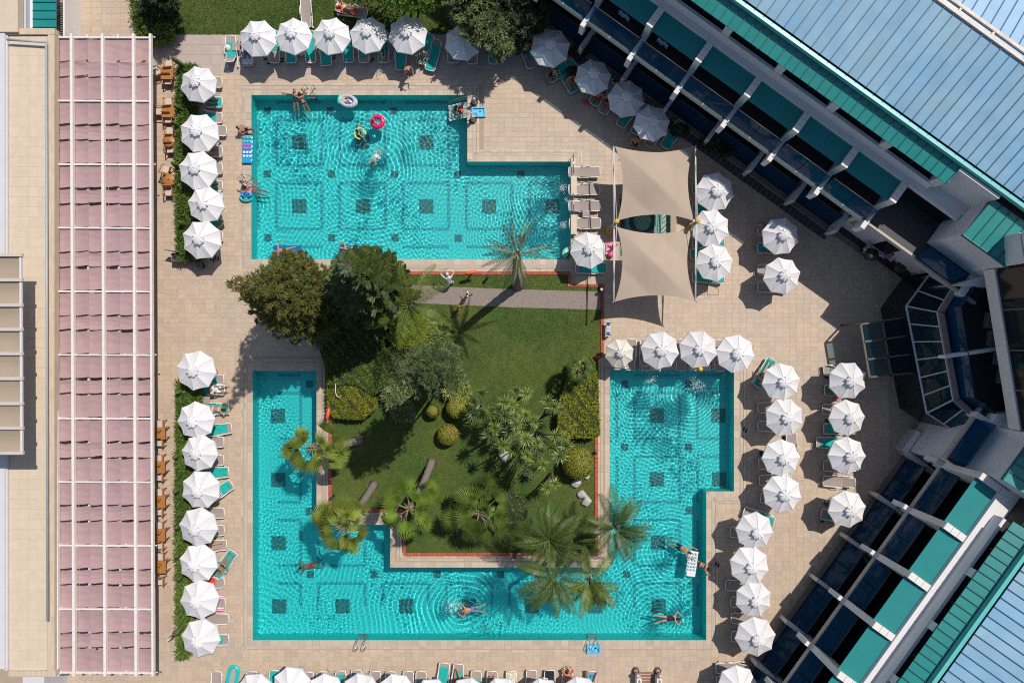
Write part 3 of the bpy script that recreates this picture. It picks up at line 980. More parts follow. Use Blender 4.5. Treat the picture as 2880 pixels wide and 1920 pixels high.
aw = thing('retractable_awning', 'tan fabric retractable awning with aluminium bars over the restaurant roof', 'awning')
m_tan = mat('tan_awning_cloth', (.34, .265, .195), .8, .06, 3, col2=(.31, .25, .18), scale2=.7)
m_alu = mat('aluminium_bar', (.50, .45, .40), .4, .08)
ZA = 5.7
ys = [717, 787, 858, 926, 994, 1064, 1134, 1203, 1273]
for i, y in enumerate(ys):
    ob('cross_bar', MB().beam(P(-160, y, ZA+.05), P(64+i*.35, y, ZA+.05), .17, .14), m_alu, aw)
    if i < 8:
        y1 = ys[i+1]
        g_ = MB().grid(lambda u_, v_: P(-160+(58+i*.3+160)*u_, y+4+(y1-y-6)*v_, ZA-.02-.13*math.sin(PI*v_)+.006*math.sin(u_*40)), 8, 6)
        ob('cloth_panel', g_, m_tan, aw)
ob('side_rail', MB().beam(P(59, 717, ZA-.03), P(62, 1275, ZA-.03), .10, .12), mat('white_aluminium', (.6, .58, .58), .4, .05), aw)
for y in (721, 1270):
    v = P(-70, y, ZA)
    ob('post', MB().box((v.x, v.y, (ZA+ZR)/2), (.12, .12, ZA-ZR-.1)), m_alu, aw)

pg = thing('pergola', 'long white pergola roofed with pink fabric strips beside the restaurant', 'pergola')
m_beam = mat('white_painted_beam', (.66, .61, .57), .7, .14, 5, .1)
m_pink = mat('pink_fabric', (.355, .232, .232), .85, .07, 2.5, objr=.045)
ZP = 2.75
def px_(x, y):       # longitudinal members run a touch clockwise in plan
    return x+7.5*(y-105)/1790
mains = [157, 203, 290, 377, 424]
subs = [246.5, 333]
crs = [106+178.3*k for k in range(11)]
for x in mains:
    wd = .12 if x in (157, 424) else .15
    ob('beam', MB().beam(P(px_(x, 97), 97, ZP+.02), P(px_(x, 1898), 1898, ZP+.02), wd, .22), m_beam, pg)
for x in subs:
    ob('rafter', MB().beam(P(px_(x, 97), 99, ZP-.33), P(px_(x, 1898), 1896, ZP-.33), .11, .12), m_beam, pg)
for y in crs:
    ob('cross_beam', MB().beam(P(px_(154, y), y, ZP-.04), P(px_(427, y), y+1, ZP-.04), .09, .12), m_beam, pg)
xs = [157, 203, 246.5, 290, 333, 377, 424]
wr = [1, 4, 0, 4, 0, 4, 2]
for bi in range(10):
    y0, y1 = crs[bi], crs[bi+1]
    for f0, f1 in ((.015, .362), (.388, .603), (.632, .98)):
        for ci in range(6):
            j0, j1 = rnd.uniform(-.012, .012), rnd.uniform(-.012, .012)
            ya, yb = y0+(y1-y0)*(f0+j0), y0+(y1-y0)*(f1+j1)
            xa, xb = xs[ci]+(6 if xs[ci] not in subs else .1), xs[ci+1]-(6 if xs[ci+1] not in subs else .1)
            ph = rnd.uniform(0, 6)
            fr_ = rnd.uniform(5, 9)
            sg = rnd.uniform(.05, .12)
            def fn(u_, v_):
                yy = ya+(yb-ya)*v_+ (1.6*math.sin(PI*u_+ph*.3) if v_ in (0, 1) else 0)
                z = ZP-.10-sg*math.sin(PI*v_)*(.5+.5*math.sin(PI*u_))+.016*math.sin(v_*fr_*2.6+ph+1.2*math.sin(u_*3+ph))*math.sin(PI*v_)
                return P(px_(xa+(xb-xa)*u_, yy), yy, z)
            g_ = MB()
            g_.smooth = True
            g_.grid(fn, 5, 12)
            ob('fabric_panel', g_, m_pink, pg)
for y in crs:
    for x in (161, 345):
        v = P(px_(x, y), y, ZP)
        ob('post', MB().box((v.x, v.y, (ZP-.1)/2), (.11, .11, ZP-.1)), m_beam, pg)
for k_ in (0, 2, 5, 8, 10):
    v = P(px_(431, crs[k_]), crs[k_], ZP-.1)
    ob('spotlight', MB().tube([v, v+Vector((.12, 0, .05))], [.03, .05], 7), mat('white_aluminium', (.6, .58, .58), .4, .05), pg)
# ------------------------------------------------ parasols
m_canv = mat('white_canvas', (.69, .675, .68), .8, .07, 2.5, objr=.06, trans=.10)
m_canv2 = mat('ivory_canvas', (.66, .63, .55), .8, .05, 2.5, trans=.10)
m_pole = mat('white_pole', (.7, .7, .68), .4, .05)
m_conc = mat('concrete_base', (.30, .28, .26), .85, .15, 8)
def parasol(r, seed, rim=1.95, apex=2.52, vent=True, cloth=None):
    q = random.Random(seed)
    root = bpy.data.objects.new('parasol', None)
    COL.objects.link(root)
    root.empty_display_size = .2
    cloth = cloth or m_canv
    n = 8
    vs, fs = [], []
    rows = 6
    per = 4
    sag = q.uniform(.035, .075)
    for i in range(rows+1):
        t = i/rows
        for k in range(n*per):
            a = 2*PI*k/(n*per)
            f = (k % per)/per
            mid = math.sin(PI*f)                       # 0 on a rib, 1 half way between two ribs
            chord = math.cos(PI/n)/math.cos((f-.5)*2*PI/n)
            rr = r*max(.001, t)*(chord if True else 1)*(1-.035*mid*t)
            z = apex-(apex-rim)*(t**1.12)-sag*mid*math.sin(PI*min(1, t)*.6)*t
            z += .006*math.sin(9*t+3*k+seed)*mid
            vs.append((rr*math.cos(a), rr*math.sin(a), z))
    m_ = n*per
    for i in range(rows):
        for k in range(m_):
            fs.append((i*m_+k, (i+1)*m_+k, (i+1)*m_+(k+1) % m_, i*m_+(k+1) % m_))
    b = MB().add(vs, fs)
    # short valance
    lo = [(x*1.005, y*1.005, z-.10-.012*math.sin(i_*2.1)) for i_, (x, y, z) in enumerate(vs[-m_:])]
    b.add(vs[-m_:]+lo, [(k, m_+k, m_+(k+1) % m_, (k+1) % m_) for k in range(m_)])
    canopy = ob('canopy', b, cloth, root)
    sb = MB()
    for k in range(n):
        a = 2*PI*k/n
        pts = [(r*t*math.cos(a), r*t*math.sin(a), apex-(apex-rim)*(t**1.12)+.006) for t in (.12, .4, .7, 1.0)]
        sb.tube(pts, .009, 4)
    ob('seam', sb, mat('canvas_seam', (.58, .565, .57), .8, .05), canopy)
    # gathered vent cap
    if vent:
        vb = MB()
        rv = r*.30
        ns = 32
        rings = [(0.001, .13), (.35, .125), (.72, .085), (1.0, .02)]
        vv = []
        for ri, (t, z) in enumerate(rings):
            for k in range(ns):
                a = 2*PI*k/ns
                w_ = (1 if k % 2 else -1)*t*t
                scal = 1+.10*math.cos(a*8+seed)*t
                vv.append((rv*t*scal*math.cos(a), rv*t*scal*math.sin(a), apex+z-.02+.030*w_+.02*math.cos(a*8+seed)*t+q.uniform(-.008, .008)*t))
        ff = [(i*ns+k, (i+1)*ns+k, (i+1)*ns+(k+1) % ns, i*ns+(k+1) % ns) for i in range(3) for k in range(ns)]
        vb.add(vv, ff)
        ob('vent_cap', vb, cloth, root)
    ob('finial', MB().ball((0, 0, apex+.13), .035, 8, 5), m_pole, root)
    ob('pole', MB().tube([(0, 0, 0), (0, 0, apex)], .024, 8), m_pole, root)
    rb = MB()
    for k in range(n):
        a = 2*PI*k/n
        rb.tube([(0, 0, apex-.06), (r*.97*math.cos(a), r*.97*math.sin(a), rim-.02)], .010, 4)
        rb.tube([(0, 0, rim-.25), (r*.45*math.cos(a), r*.45*math.sin(a), rim+(apex-rim)*.5)], .008, 4)
    ob('rib', rb, m_pole, root)
    ob('base', MB().lathe([(.24, 0), (.24, .06), (.06, .09), (.04, .3)], 14), m_conc, root)
    return root
ROWA = 'white parasols along the edge of the upper lawn'
ROWS = 'white parasols in front of the shaded balconies'
ROWL = 'white parasols over the hedge by the teak tables'
ROWM = 'white parasols over the lower stretch of hedge'
ROWB = 'white parasols along the bottom edge of the terrace'
ROWR = 'white parasols beside the tan shade sails'
ROWP = 'white parasols at the head of the lower pool'
ROWE = 'white parasols between the lower pool and the hotel'
UMB = [
 (725, 106, 52, ROWA, 'white parasol whose left neighbour is the lounger with the straw hat'),
 (825, 102, 51, ROWA, 'white parasol just below the empty lounger standing on the lawn'),
 (931, 100, 52, ROWA, 'white parasol directly below-left of the sunbather with the orange towel on the lawn'),
 (1035, 101, 52, ROWA, 'white parasol touching the foot of the lawn sunbather’s lounger'),
 (1147, 97, 54, ROWA, 'white parasol with the bare-backed seated men at its lower edge'),
 (1303, 117, 50, ROWA, 'white parasol half covered by the olive green tree'),
 (1550, 133, 55, ROWS, 'parasol lying wholly in blue shade beside the dark trees'),
 (1666, 218, 50, ROWS, 'parasol with a sunlit lower half next to the black pushchair'),
 (1762, 273, 51, ROWS, 'mostly shaded parasol with a thin sunlit lower edge, third of its slanting row'),
 (1834, 344, 50, ROWS, 'half sunlit parasol just above the shade sail'),
 (556, 236, 51, ROWL, 'greyish white parasol beside the tall cactus at the top of the hedge'),
 (556, 373, 54, ROWL, 'white parasol over the hedge beside the round teak table'),
 (554, 479, 54, ROWL, 'white parasol with a pleated cap, third down the upper hedge'),
 (575, 572, 50, ROWL, 'greyish white parasol set nearer the pool, fourth down the upper hedge'),
 (563, 671, 54, ROWL, 'white parasol at the end of the upper hedge by the flip-flops'),
 (548, 1042, 55, ROWM, 'white parasol at the top of the lower hedge beside the orange bag'),
 (550, 1180, 52, ROWM, 'white parasol touched by the tree shadow at the lower hedge'),
 (560, 1277, 50, ROWM, 'white parasol above the man seated on the teal towel'),
 (559, 1375, 53, ROWM, 'white parasol beside the lounger with the striped towel'),
 (560, 1481, 54, ROWM, 'white parasol beside two bare taupe loungers at the lower hedge'),
 (556, 1585, 53, ROWM, 'white parasol beside the woman in the black bikini'),
 (560, 1691, 54, ROWM, 'white parasol between the red towel and the pink striped towels'),
 (561, 1793, 53, ROWM, 'white parasol at the very bottom end of the hedge'),
 (717, 1955, 54, ROWB, 'cut-off parasol beside the teal inflatable at the bottom edge'),
 (818, 1931, 53, ROWB, 'largest visible parasol of the bottom edge row'),
 (912, 1951, 53, ROWB, 'cut-off parasol under the black and white sandals at the bottom edge'),
 (1015, 1950, 53, ROWB, 'cut-off parasol right of the pool ladder’s line, at the bottom edge'),
 (1113, 1956, 53, ROWB, 'cut-off parasol covering two bare loungers at the bottom edge'),
 (1213, 1964, 53, ROWB, 'parasol tip left of the fully visible teal towel at the bottom edge'),
 (1316, 1960, 53, ROWB, 'parasol tip under the crossed legs at the bottom edge'),
 (1412, 1963, 53, ROWB, 'parasol tip left of the leopard print towel'),
 (1527, 1962, 53, ROWB, 'parasol tip covering the black lettered towel'),
 (1630, 1959, 53, ROWB, 'parasol tip under the blue towel with the spread legs'),
 (2078, 1929, 54, ROWB, 'cut-off parasol at the bottom edge next to the balconies'),
 (1656, 705, 51, ROWR, 'white parasol beside the pink inflatable flamingo'),
 (2009, 534, 54, ROWR, 'uppermost of the three parasols beside the shade sails'),
 (2005, 639, 52, ROWR, 'middle one of the three parasols beside the shade sails'),
 (2011, 740, 52, ROWR, 'lowest of the three parasols beside the shade sails, by the floor hatches'),
 (2195, 660, 52, ROWE, 'parasol with a blue shaded tip, upper one of the pair on the open terrace'),
 (2201, 773, 51, ROWE, 'lower one of the parasol pair on the open terrace'),
 (1743, 993, 40, ROWP, 'small ivory parasol at the pool corner'),
 (1857, 985, 53, ROWP, 'white parasol next to the small ivory one'),
 (1964, 983, 53, ROWP, 'white parasol above the yellow ball'),
 (2069, 993, 53, ROWP, 'white parasol overhanging the far corner of the lower pool'),
 (2200, 1073, 52, ROWE, 'parasol below the woman on the slanting teal lounger'),
 (2206, 1175, 53, ROWE, 'parasol second down the column facing the lower pool'),
 (2200, 1287, 52, ROWE, 'parasol third down the column facing the lower pool'),
 (2205, 1389, 53, ROWE, 'parasol at the foot of the upper column facing the lower pool'),
 (2385, 1068, 52, ROWE, 'parasol with a tilted rim closest to the glass entrance canopy'),
 (2383, 1176, 50, ROWE, 'parasol in front of the conservatory, by the pink folded towel'),
 (2382, 1282, 52, ROWE, 'parasol in front of the concrete planter with the red lifebuoy'),
 (2385, 1431, 52, ROWE, 'lone parasol with its whole shadow showing, by two black sandals'),
 (2121, 1490, 52, ROWE, 'creased parasol at the inner corner of the lower pool'),
 (2109, 1592, 54, ROWE, 'parasol beside the bather leaning on the pool edge'),
 (2121, 1687, 50, ROWE, 'third parasol down beside the lower pool’s narrow end'),
 (2129, 1789, 55, ROWE, 'fourth parasol down beside the lower pool’s narrow end'),
]
protos = [parasol(1.0, s_) for s_ in range(6)]
used_p = [False]*6
for i, (x, y, r, grp, lab) in enumerate(UMB):
    rw = r*1.045*(1-2.0/H)/K
    if r == 40:
        o = parasol(rw, 99, cloth=m_canv2, vent=True)
        o.rotation_euler.z = .3
    else:
        k = i % 6
        if used_p[k]:
            o = dup(protos[k])
        else:
            o = protos[k]
            used_p[k] = True
        o.scale = (rw, rw, rnd.uniform(.97, 1.03))
        o.rotation_euler = (rnd.gauss(0, .02), rnd.gauss(0, .02), rnd.uniform(0, PI/4))
    p = P(x, y, 2.05)
    o.location = (p.x, p.y, 0)
    tag(o, lab, 'parasol', grp)

# ------------------------------------------------ sun loungers and towels
m_frame = mat('white_resin', (.70, .685, .66), .45, .06, 3)
m_sling = mat('taupe_sling', (.30, .245, .22), .8, .06, 5, objr=.05)
HX = -.30
def prof(t, ang):     # height profile along the bed, t in metres from the middle (+ = foot)
    if t >= HX:
        return t, .33+(.02 if t > .75 else 0)
    d = HX-t
    return HX-d*math.cos(ang), .33+d*math.sin(ang)
def lounger(ang):
    root = bpy.data.objects.new('sun_lounger', None)
    COL.objects.link(root)
    root.empty_display_size = .2
    fb = MB()
    for sy in (-1, 1):
        y = .325*sy
        fb.tube([(-.95, y, .24), (-.55, y*1.04, .20), (-.1, y*1.05, .27), (.35, y, .34), (.8, y*.98, .34), (.95, y*.9, .33)], [.028, .03, .032, .03, .028, .024], 6)
        fb.tube([(-.1, y*1.06, .27), (-.2, y*1.12, .42), (.1, y*1.13, .46), (.38, y*1.06, .36)], .022, 6)
    fb.tube([(.95, -.29, .33), (.975, 0, .335), (.95, .29, .33)], .028, 6)
    fb.beam((HX, -.31, .29), (HX, .31, .29), .05, .04)
    ob('frame', fb, m_frame, root)
    sb = MB()
    sb.grid(lambda u_, v_: (HX+(.93-HX)*u_, (v_-.5)*.58, .335-.02*math.sin(PI*v_)+.004*math.sin(u_*30)), 6, 4)
    ob('sling', sb, m_sling, root)
    bb = MB()
    bb.grid(lambda u_, v_: (*[(lambda q: (q[0], (v_-.5)*.56, q[1]-.015*math.sin(PI*v_)))(prof(HX-.66*u_, ang))][0],), 4, 4)
    back = ob('backrest', bb, m_sling, root)
    fr2 = MB()
    a, b = prof(HX-.66, ang), prof(HX, ang)
    for sy in (-1, 1):
        fr2.tube([(b[0], .295*sy, b[1]), (a[0], .285*sy, a[1])], .022, 6)
    fr2.tube([(a[0], -.285, a[1]), (a[0]-.03, 0, a[1]+.01), (a[0], .285, a[1])], .024, 6)
    ob('backrest_frame', fr2, m_frame, back)
    for sx, hh in ((.68, .33), (-.78, .24)):
        for sy in (-1, 1):
            ob('leg', MB().tube([(sx, .31*sy, hh), (sx+(.06 if sx > 0 else -.04), .33*sy, 0)], [.03, .024], 6), m_frame, root)
    wl = MB()
    for sy in (-1, 1):
        wl.lathe([(.001, -.02), (.055, -.02), (.055, .02), (.001, .02)], 10, (-.86, .33*sy, .08))
    ob('wheel', wl, m_frame, root)
    return root
ANG = {'f': R(3), 'm': R(20), 'u': R(40)}
LP = {k: lounger(v) for k, v in ANG.items()}
used_l = set()
m_tow = mat('teal_towel', (.005, .36, .32), .9, .07, 6, objr=.06)
TOW = {}
def towel_mesh(kind, t0, t1, seed, sid=0.0):
    """kind: backrest angle key; covers from t0 to t1 metres along the bed"""
    q = random.Random(seed)
    ph = [q.uniform(0, 6) for _ in range(4)]
    b = MB()
    b.smooth = True
    def fn(u_, v_):
        t = t0+(t1-t0)*u_
        x, z = prof(t, ANG[kind])
        y = (v_-.5)*.60+sid*(u_-.5)+.02*math.sin(u_*5+ph[0])
        e = abs(v_-.5)*2
        z += .025+.010*math.sin(u_*17+ph[1]+2.2*math.sin(v_*4+ph[2]))+.008*math.sin(v_*13+u_*8+ph[3])-(.07 if e > .99 else 0)-.012*math.sin(PI*v_)
        return (x, y, z)
    b.grid(fn, 26, 12)
    return b.mesh('towel')
def striped(name, cols, freq, ang=0.0, soft=.02):
    if name in _m:
        return _m[name]
    m = mat(name, cols[0], .9, .06, 6)
    t = m.node_tree
    tc = t.nodes.new('ShaderNodeTexCoord')
    mp = t.nodes.new('ShaderNodeMapping')
    mp.inputs['Rotation'].default_value = (0, 0, ang)
    wv = t.nodes.new('ShaderNodeTexWave')
    wv.inputs['Scale'].default_value = freq
    cr = t.nodes.new('ShaderNodeValToRGB')
    cr.color_ramp.interpolation = 'CONSTANT'
    cr.color_ramp.elements[0].color = (*cols[0], 1)
    cr.color_ramp.elements[1].position = .5
    cr.color_ramp.elements[1].color = (*cols[1], 1)
    t.links.new(tc.outputs['Object'], mp.inputs[0])
    t.links.new(mp.outputs[0], wv.inputs['Vector'])
    t.links.new(wv.outputs[0], cr.inputs[0])
    t.links.new(cr.outputs[0], t.nodes['Principled BSDF'].inputs['Base Color'])
    return m
def spotted(name, cols, scale, thr=.4):
    if name in _m:
        return _m[name]
    m = mat(name, cols[0], .9, .06, 6)
    t = m.node_tree
    tc = t.nodes.new('ShaderNodeTexCoord')
    vo = t.nodes.new('ShaderNodeTexVoronoi')
    vo.inputs['Scale'].default_value = scale
    cr = t.nodes.new('ShaderNodeValToRGB')
    cr.color_ramp.interpolation = 'CONSTANT'
    cr.color_ramp.elements[0].color = (*cols[0], 1)
    cr.color_ramp.elements[1].position = thr
    cr.color_ramp.elements[1].color = (*cols[1], 1)
    t.links.new(tc.outputs['Object'], vo.inputs['Vector'])
    t.links.new(vo.outputs[0], cr.inputs[0])
    t.links.new(cr.outputs[0], t.nodes['Principled BSDF'].inputs['Base Color'])
    return m
LG = 'white framed taupe sun loungers round the pools'
TG = 'teal hotel towels on the loungers'
# (foot-end pixel x, y, direction head->foot in degrees clockwise from photo-right, back angle, towel (t0,t1) or None, where it stands)
A_, B_, C_ = (-.9, .72), (-.9, .45), (-.2, .8)
LNG = [
 (624, 232, 0, 'm', (-.9, .62), 'under the topmost parasol of the upper hedge'),
 (624, 288, 2, 'm', (-.92, .93), 'carrying the woman in pink by the upper hedge'),
 (624, 332, 3, 'm', (-.9, .58), 'with a teal towel above the round table’s parasol'),
 (636, 368, 0, 'm', None, 'bare, sticking out farthest from the upper hedge'),
 (625, 426, -1, 'm', None, 'carrying the person in dark trunks by the upper hedge'),
 (625, 474, 0, 'm', None, 'bare, under the third parasol of the upper hedge'),
 (625, 523, 1, 'm', (-.9, .7), 'with bare feet on a teal towel near the small pool ladder'),
 (625, 555, 0, 'm', None, 'nearly hidden under the greyish fourth parasol'),
 (622, 634, 35, 'm', (-.9, .8), 'turned aslant with a pair of legs between two parasols'),
 (626, 664, 0, 'm', (-.9, .75), 'under the last parasol of the upper hedge'),
 (629, 1068, 0, 'm', (-.9, .55), 'with teal towel below the orange bag'),
 (631, 1096, 4, 'f', A_, 'under the man wrapped in a white towel'),
 (556, 1150, 180, 'f', (-.9, .9), 'under the woman lying face down by the tree shadow'),
 (651, 1203, -8, 'f', (-.9, .7), 'slightly askew in the tip of the tree shadow'),
 (629, 1243, 2, 'm', None, 'bare, below the slightly askew one at the lower hedge'),
 (629, 1294, 0, 'm', None, 'bare, just above the man seated on teal'),
 (643, 1327, -4, 'm', (-.9, .9), 'under the man seated on teal at the lower hedge'),
 (652, 1360, -33, 'm', (-.9, .85), 'swung out with the navy striped towel'),
 (630, 1442, 0, 'm', None, 'bare, upper of two beneath the striped towel'),
 (630, 1491, 0, 'm', None, 'bare, lower of two beneath the striped towel'),
 (637, 1532, -3, 'm', None, 'under the bent-legged sunbather at the lower hedge'),
 (657, 1551, -55, 'f', (-.9, .9), 'swung out under the woman in the black bikini'),
 (630, 1638, 0, 'm', None, 'under the plain red towel'),
 (633, 1695, 0, 'm', None, 'between two pink striped towels'),
 (643, 1740, 0, 'f', None, 'broad and bare near the bottom of the hedge'),
 (643, 1798, 0, 'm', (-.9, .6), 'with crumpled teal towel at the bottom of the hedge'),
 (609, 1888, -90, 'm', None, 'bare, leftmost of the bottom row'),
 (708, 1888, -90, 'm', (-.9, .75), 'just right of the teal inflatable'),
 (772, 1885, -88, 'm', (.2, .93), 'with folded teal foot towel at the bottom edge'),
 (867, 1889, -85, 'm', (-.9, .6), 'peeping out beside the largest bottom parasol'),
 (905, 1888, -90, 'm', None, 'next to the black and white sandals'),
 (958, 1886, -90, 'm', (-.9, .75), 'with spread legs on teal at the bottom edge'),
 (1002, 1883, -90, 'm', (-.9, .75), 'below the lower pool’s ladder'),
 (1055, 1887, -90, 'm', (-.9, .2), 'with only a corner of teal, bottom edge'),
 (1099, 1888, -90, 'm', None, 'bare, first of two between bottom parasols'),
 (1148, 1887, -90, 'm', None, 'bare, second of two between bottom parasols'),
 (1184, 1887, -90, 'm', (-.9, .3), 'with a trailing teal towel at the bottom edge'),
 (1250, 1864, -85, 'f', (-.9, .72), 'pulled forward with a full teal towel at the bottom edge'),
 (1290, 1867, -85, 'f', (-.9, .55), 'pulled forward under the crossed legs'),
 (1339, 1886, -90, 'm', (-.9, .4), 'with two teal towels, right of the crossed legs'),
 (1384, 1887, -90, 'm', (-.9, .4), 'under a pair of straight legs at the bottom edge'),
 (1438, 1887, -90, 'm', None, 'bare, between the straight legs and the leopard towel'),
 (1495, 1884, -90, 'f', None, 'under the leopard print towel'),
 (1546, 1884, -90, 'f', None, 'under the black lettered towel'),
 (1596, 1883, -90, 'f', None, 'under the red and yellow towel'),
 (1664, 1887, -82, 'f', None, 'under the blue patterned towel'),
 (2014, 1878, 180, 'm', None, 'lying crosswise at the bottom beside the balconies'),
 (2016, 1915, 180, 'm', None, 'cut off by the bottom edge beside the balconies'),
 (648, 101, -92, 'u', (-.45, .55), 'with a straw hat, alone at the end of the lawn row'),
 (697, 184, 88, 'm', None, 'under the person in blue and white by the lawn row'),
 (771, 177, 90, 'm', (-.95, .2), 'between the first two lawn-side parasols'),
 (818, 177, 90, 'm', (-.9, .93), 'teal covered, under the second lawn-side parasol'),
 (874, 177, 88, 'm', (-.9, .75), 'with a sunlit stripe between lawn-side parasols'),
 (918, 184, 86, 'm', (-.9, .88), 'teal covered, under the third lawn-side parasol'),
 (981, 175, 86, 'm', (-.9, .88), 'teal covered, between the third and fourth lawn parasols'),
 (1024, 176, 88, 'm', (-.9, .6), 'under the fourth lawn-side parasol'),
 (1078, 176, 90, 'm', (-.9, .75), 'with bare legs, right of the fourth lawn-side parasol'),
 (1127, 197, 90, 'm', (-.9, .86), 'behind the standing grey-haired man'),
 (1185, 180, 105, 'f', (-.9, .9), 'behind the seated man looking down'),
 (1208, 198, 104, 'f', (-.62, .93), 'standing askew in full sun with a crumpled teal towel'),
 (1274, 177, 90, 'm', None, 'bare, left one under the tree-covered parasol'),
 (1328, 180, 90, 'm', None, 'bare, right one under the tree-covered parasol'),
 (1389, 180, 90, 'm', (-.9, .7), 'teal covered under the olive tree’s branches'),
 (859, -10, -92, 'f', None, 'bare, standing alone on the lawn'),
 (1032, 40, 12, 'm', None, 'on the lawn under the orange-towelled sunbather'),
 (1497, 190, 72, 'm', (-.2, .4), 'in blue shade under the first slanting parasol'),
 (1541, 223, 148, 'm', (-.9, .95), 'in blue shade under the man with the phone'),
 (1616, 258, 62, 'm', (-.9, .95), 'beside the black pushchair'),
 (1668, 294, 122, 'm', (-.9, .93), 'below the second slanting parasol'),
 (1694, 318, 115, 'm', None, 'under the woman in black at the third slanting parasol'),
 (1744, 355, 122, 'm', (-.9, .7), 'teal covered, below the third slanting parasol'),
 (1786, 377, 115, 'm', None, 'behind the green ball'),
 (1823, 411, 120, 'm', None, 'bare, below the fourth slanting parasol'),
 (1868, 414, 125, 'f', (-.92, .95), 'wholly teal, in shade right above the shade sail'),
 (1687, 484, 0, 'f', None, 'bare, topmost of four left of the shade sail'),
 (1687, 533, 0, 'f', None, 'bare, second of four left of the shade sail'),
 (1687, 579, 0, 'f', None, 'bare, third of four left of the shade sail'),
 (1689, 628, 0, 'f', None, 'bare, lowest of four left of the shade sail'),
 (1948, 530, 180, 'm', (-.9, .9), 'peeping from between sail and topmost side parasol'),
 (1948, 586, 178, 'm', (-.9, .8), 'below the topmost side parasol by the sail'),
 (1948, 684, 178, 'm', (-.9, .8), 'below the middle side parasol by the sail'),
 (1942, 716, 172, 'm', (-.9, .85), 'above the lowest side parasol by the sail'),
 (1948, 777, 184, 'm', (-.9, .8), 'below the lowest side parasol by the sail'),
 (1619, 754, 180, 'm', (-.9, .7), 'under the parasol beside the pink flamingo'),
 (2132, 646, 180, 'm', None, 'with two feet, at the blue-tipped parasol'),
 (2132, 697, 180, 'm', (-.9, .9), 'teal covered, at the blue-tipped parasol'),
 (2132, 758, 180, 'm', None, 'with a sunlit sling at the lower open-terrace parasol'),
 (2132, 807, 180, 'm', None, 'shaded, at the lower open-terrace parasol'),
 (1776, 954, -86, 'm', None, 'beside the small ivory parasol'),
 (1815, 955, -90, 'm', None, 'between the ivory parasol and its neighbour'),
 (1915, 955, -90, 'm', None, 'second at the head of the lower pool'),
 (2022, 956, -90, 'm', None, 'third at the head of the lower pool'),
 (2172, 1010, -60, 'f', (-.92, .9), 'slanting, under the woman in sunglasses'),
 (2132, 1146, 180, 'm', None, 'sunlit stripe, upper of two facing the lower pool'),
 (2132, 1198, 180, 'm', None, 'lower of two facing the lower pool'),
 (2226, 1216, -90, 'f', None, 'wedged between two parasols'),
 (2134, 1304, 180, 'm', None, 'under the third parasol of the column'),
 (2136, 1350, 180, 'm', None, 'between third and fourth parasols of the column'),
 (2140, 1400, 184, 'm', None, 'under the fourth parasol of the column'),
 (2092, 1437, 200, 'm', (-.9, .1), 'askew above the creased parasol'),
 (2054, 1496, 180, 'm', (-.9, .2), 'at the creased parasol'),
 (2041, 1646, 178, 'f', None, 'long and bare at the bather’s parasol'),
 (2056, 1692, 180, 'm', None, 'at the third narrow-end parasol'),
 (2057, 1737, 184, 'f', None, 'between third and fourth narrow-end parasols'),
 (2057, 1789, 180, 'm', None, 'at the fourth narrow-end parasol'),
 (2317, 1041, 180, 'm', (-.9, .55), 'with a leg hanging over, near the entrance canopy'),
 (2319, 1097, 180, 'm', (-.9, .85), 'teal covered, near the entrance canopy'),
 (2314, 1151, 180, 'm', None, 'below the pink folded towel'),
 (2317, 1205, 180, 'm', (-.9, .75), 'teal covered, second parasol by the conservatory'),
 (2297, 1243, 183, 'f', (-.9, .7), 'pulled forward with trailing teal towel'),
 (2317, 1310, 180, 'm', None, 'shaded, at the planter-side parasol'),
 (2315, 1352, 183, 'm', None, 'fully visible and bare above the lone parasol'),
 (2310, 1445, 186, 'm', (-.9, .55), 'at the lone parasol with the black sandals'),
]
def bedpos(x, y, dg):
    a = -R(dg)
    f = P(x, y, .34)
    return f-Vector((math.cos(a), math.sin(a), 0))*.96, a
BED = {}
for i, (x, y, dg, kd, tw, where) in enumerate(LNG):
    c, a = bedpos(x, y, dg)
    if kd in used_l:
        o = dup(LP[kd])
    else:
        o = LP[kd]
        used_l.add(kd)
    o.location = (c.x, c.y, 0)
    o.rotation_euler = (0, 0, a)
    tag(o, 'sun lounger '+where, 'sun lounger', LG)
    BED[i] = (Vector((c.x, c.y, 0)), a, kd)
    if tw:
        key = (kd, tw, i % 3)
        if key not in TOW:
            TOW[key] = towel_mesh(kd, tw[0], tw[1], len(TOW)+1, rnd.uniform(-.06, .06))
            TOW[key].materials.append(m_tow)
        t_ = ob('towel', TOW[key], None, None, (c.x, c.y, 0.004), a)
        tag(t_, 'teal towel on lounger '+where, 'towel', TG)
def special(i, t0, t1, m, lab, dy=0.0, name='towel', cat='towel', seed=5):
    c, a, kd = BED[i]
    me = towel_mesh(kd, t0, t1, seed+i)
    me.materials.append(m)
    t_ = ob(name, me, None, None, (c.x, c.y, .02), a)
    return tag(t_, lab, cat)
def idx(s_):
    return next(i for i, l in enumerate(LNG) if s_ in l[5])
special(idx('plain red towel'), -.9, .42, mat('red_towel', (.68, .03, .03), .9, .07, 6), 'plain red towel spread over a lounger')
special(idx('navy striped'), -.75, .15, striped('navy_stripes', ((.015, .02, .05), (.75, .75, .75)), 3.2), 'navy and white striped towel lying over a teal one')
special(idx('leopard'), -.6, .93, spotted('leopard_print', ((.02, .018, .015), (.66, .60, .5)), 17, .33), 'black and cream leopard print towel at the bottom edge')
special(idx('black lettered'), -.92, .95, mat('black_towel', (.012, .014, .022), .9, .07, 6), 'black towel with white brush lettering')
special(idx('red and yellow towel'), -.92, .95, spotted('red_yellow_print', ((.75, .05, .04), (.80, .50, .06)), 5, .42), 'towel printed in red and yellow patches')
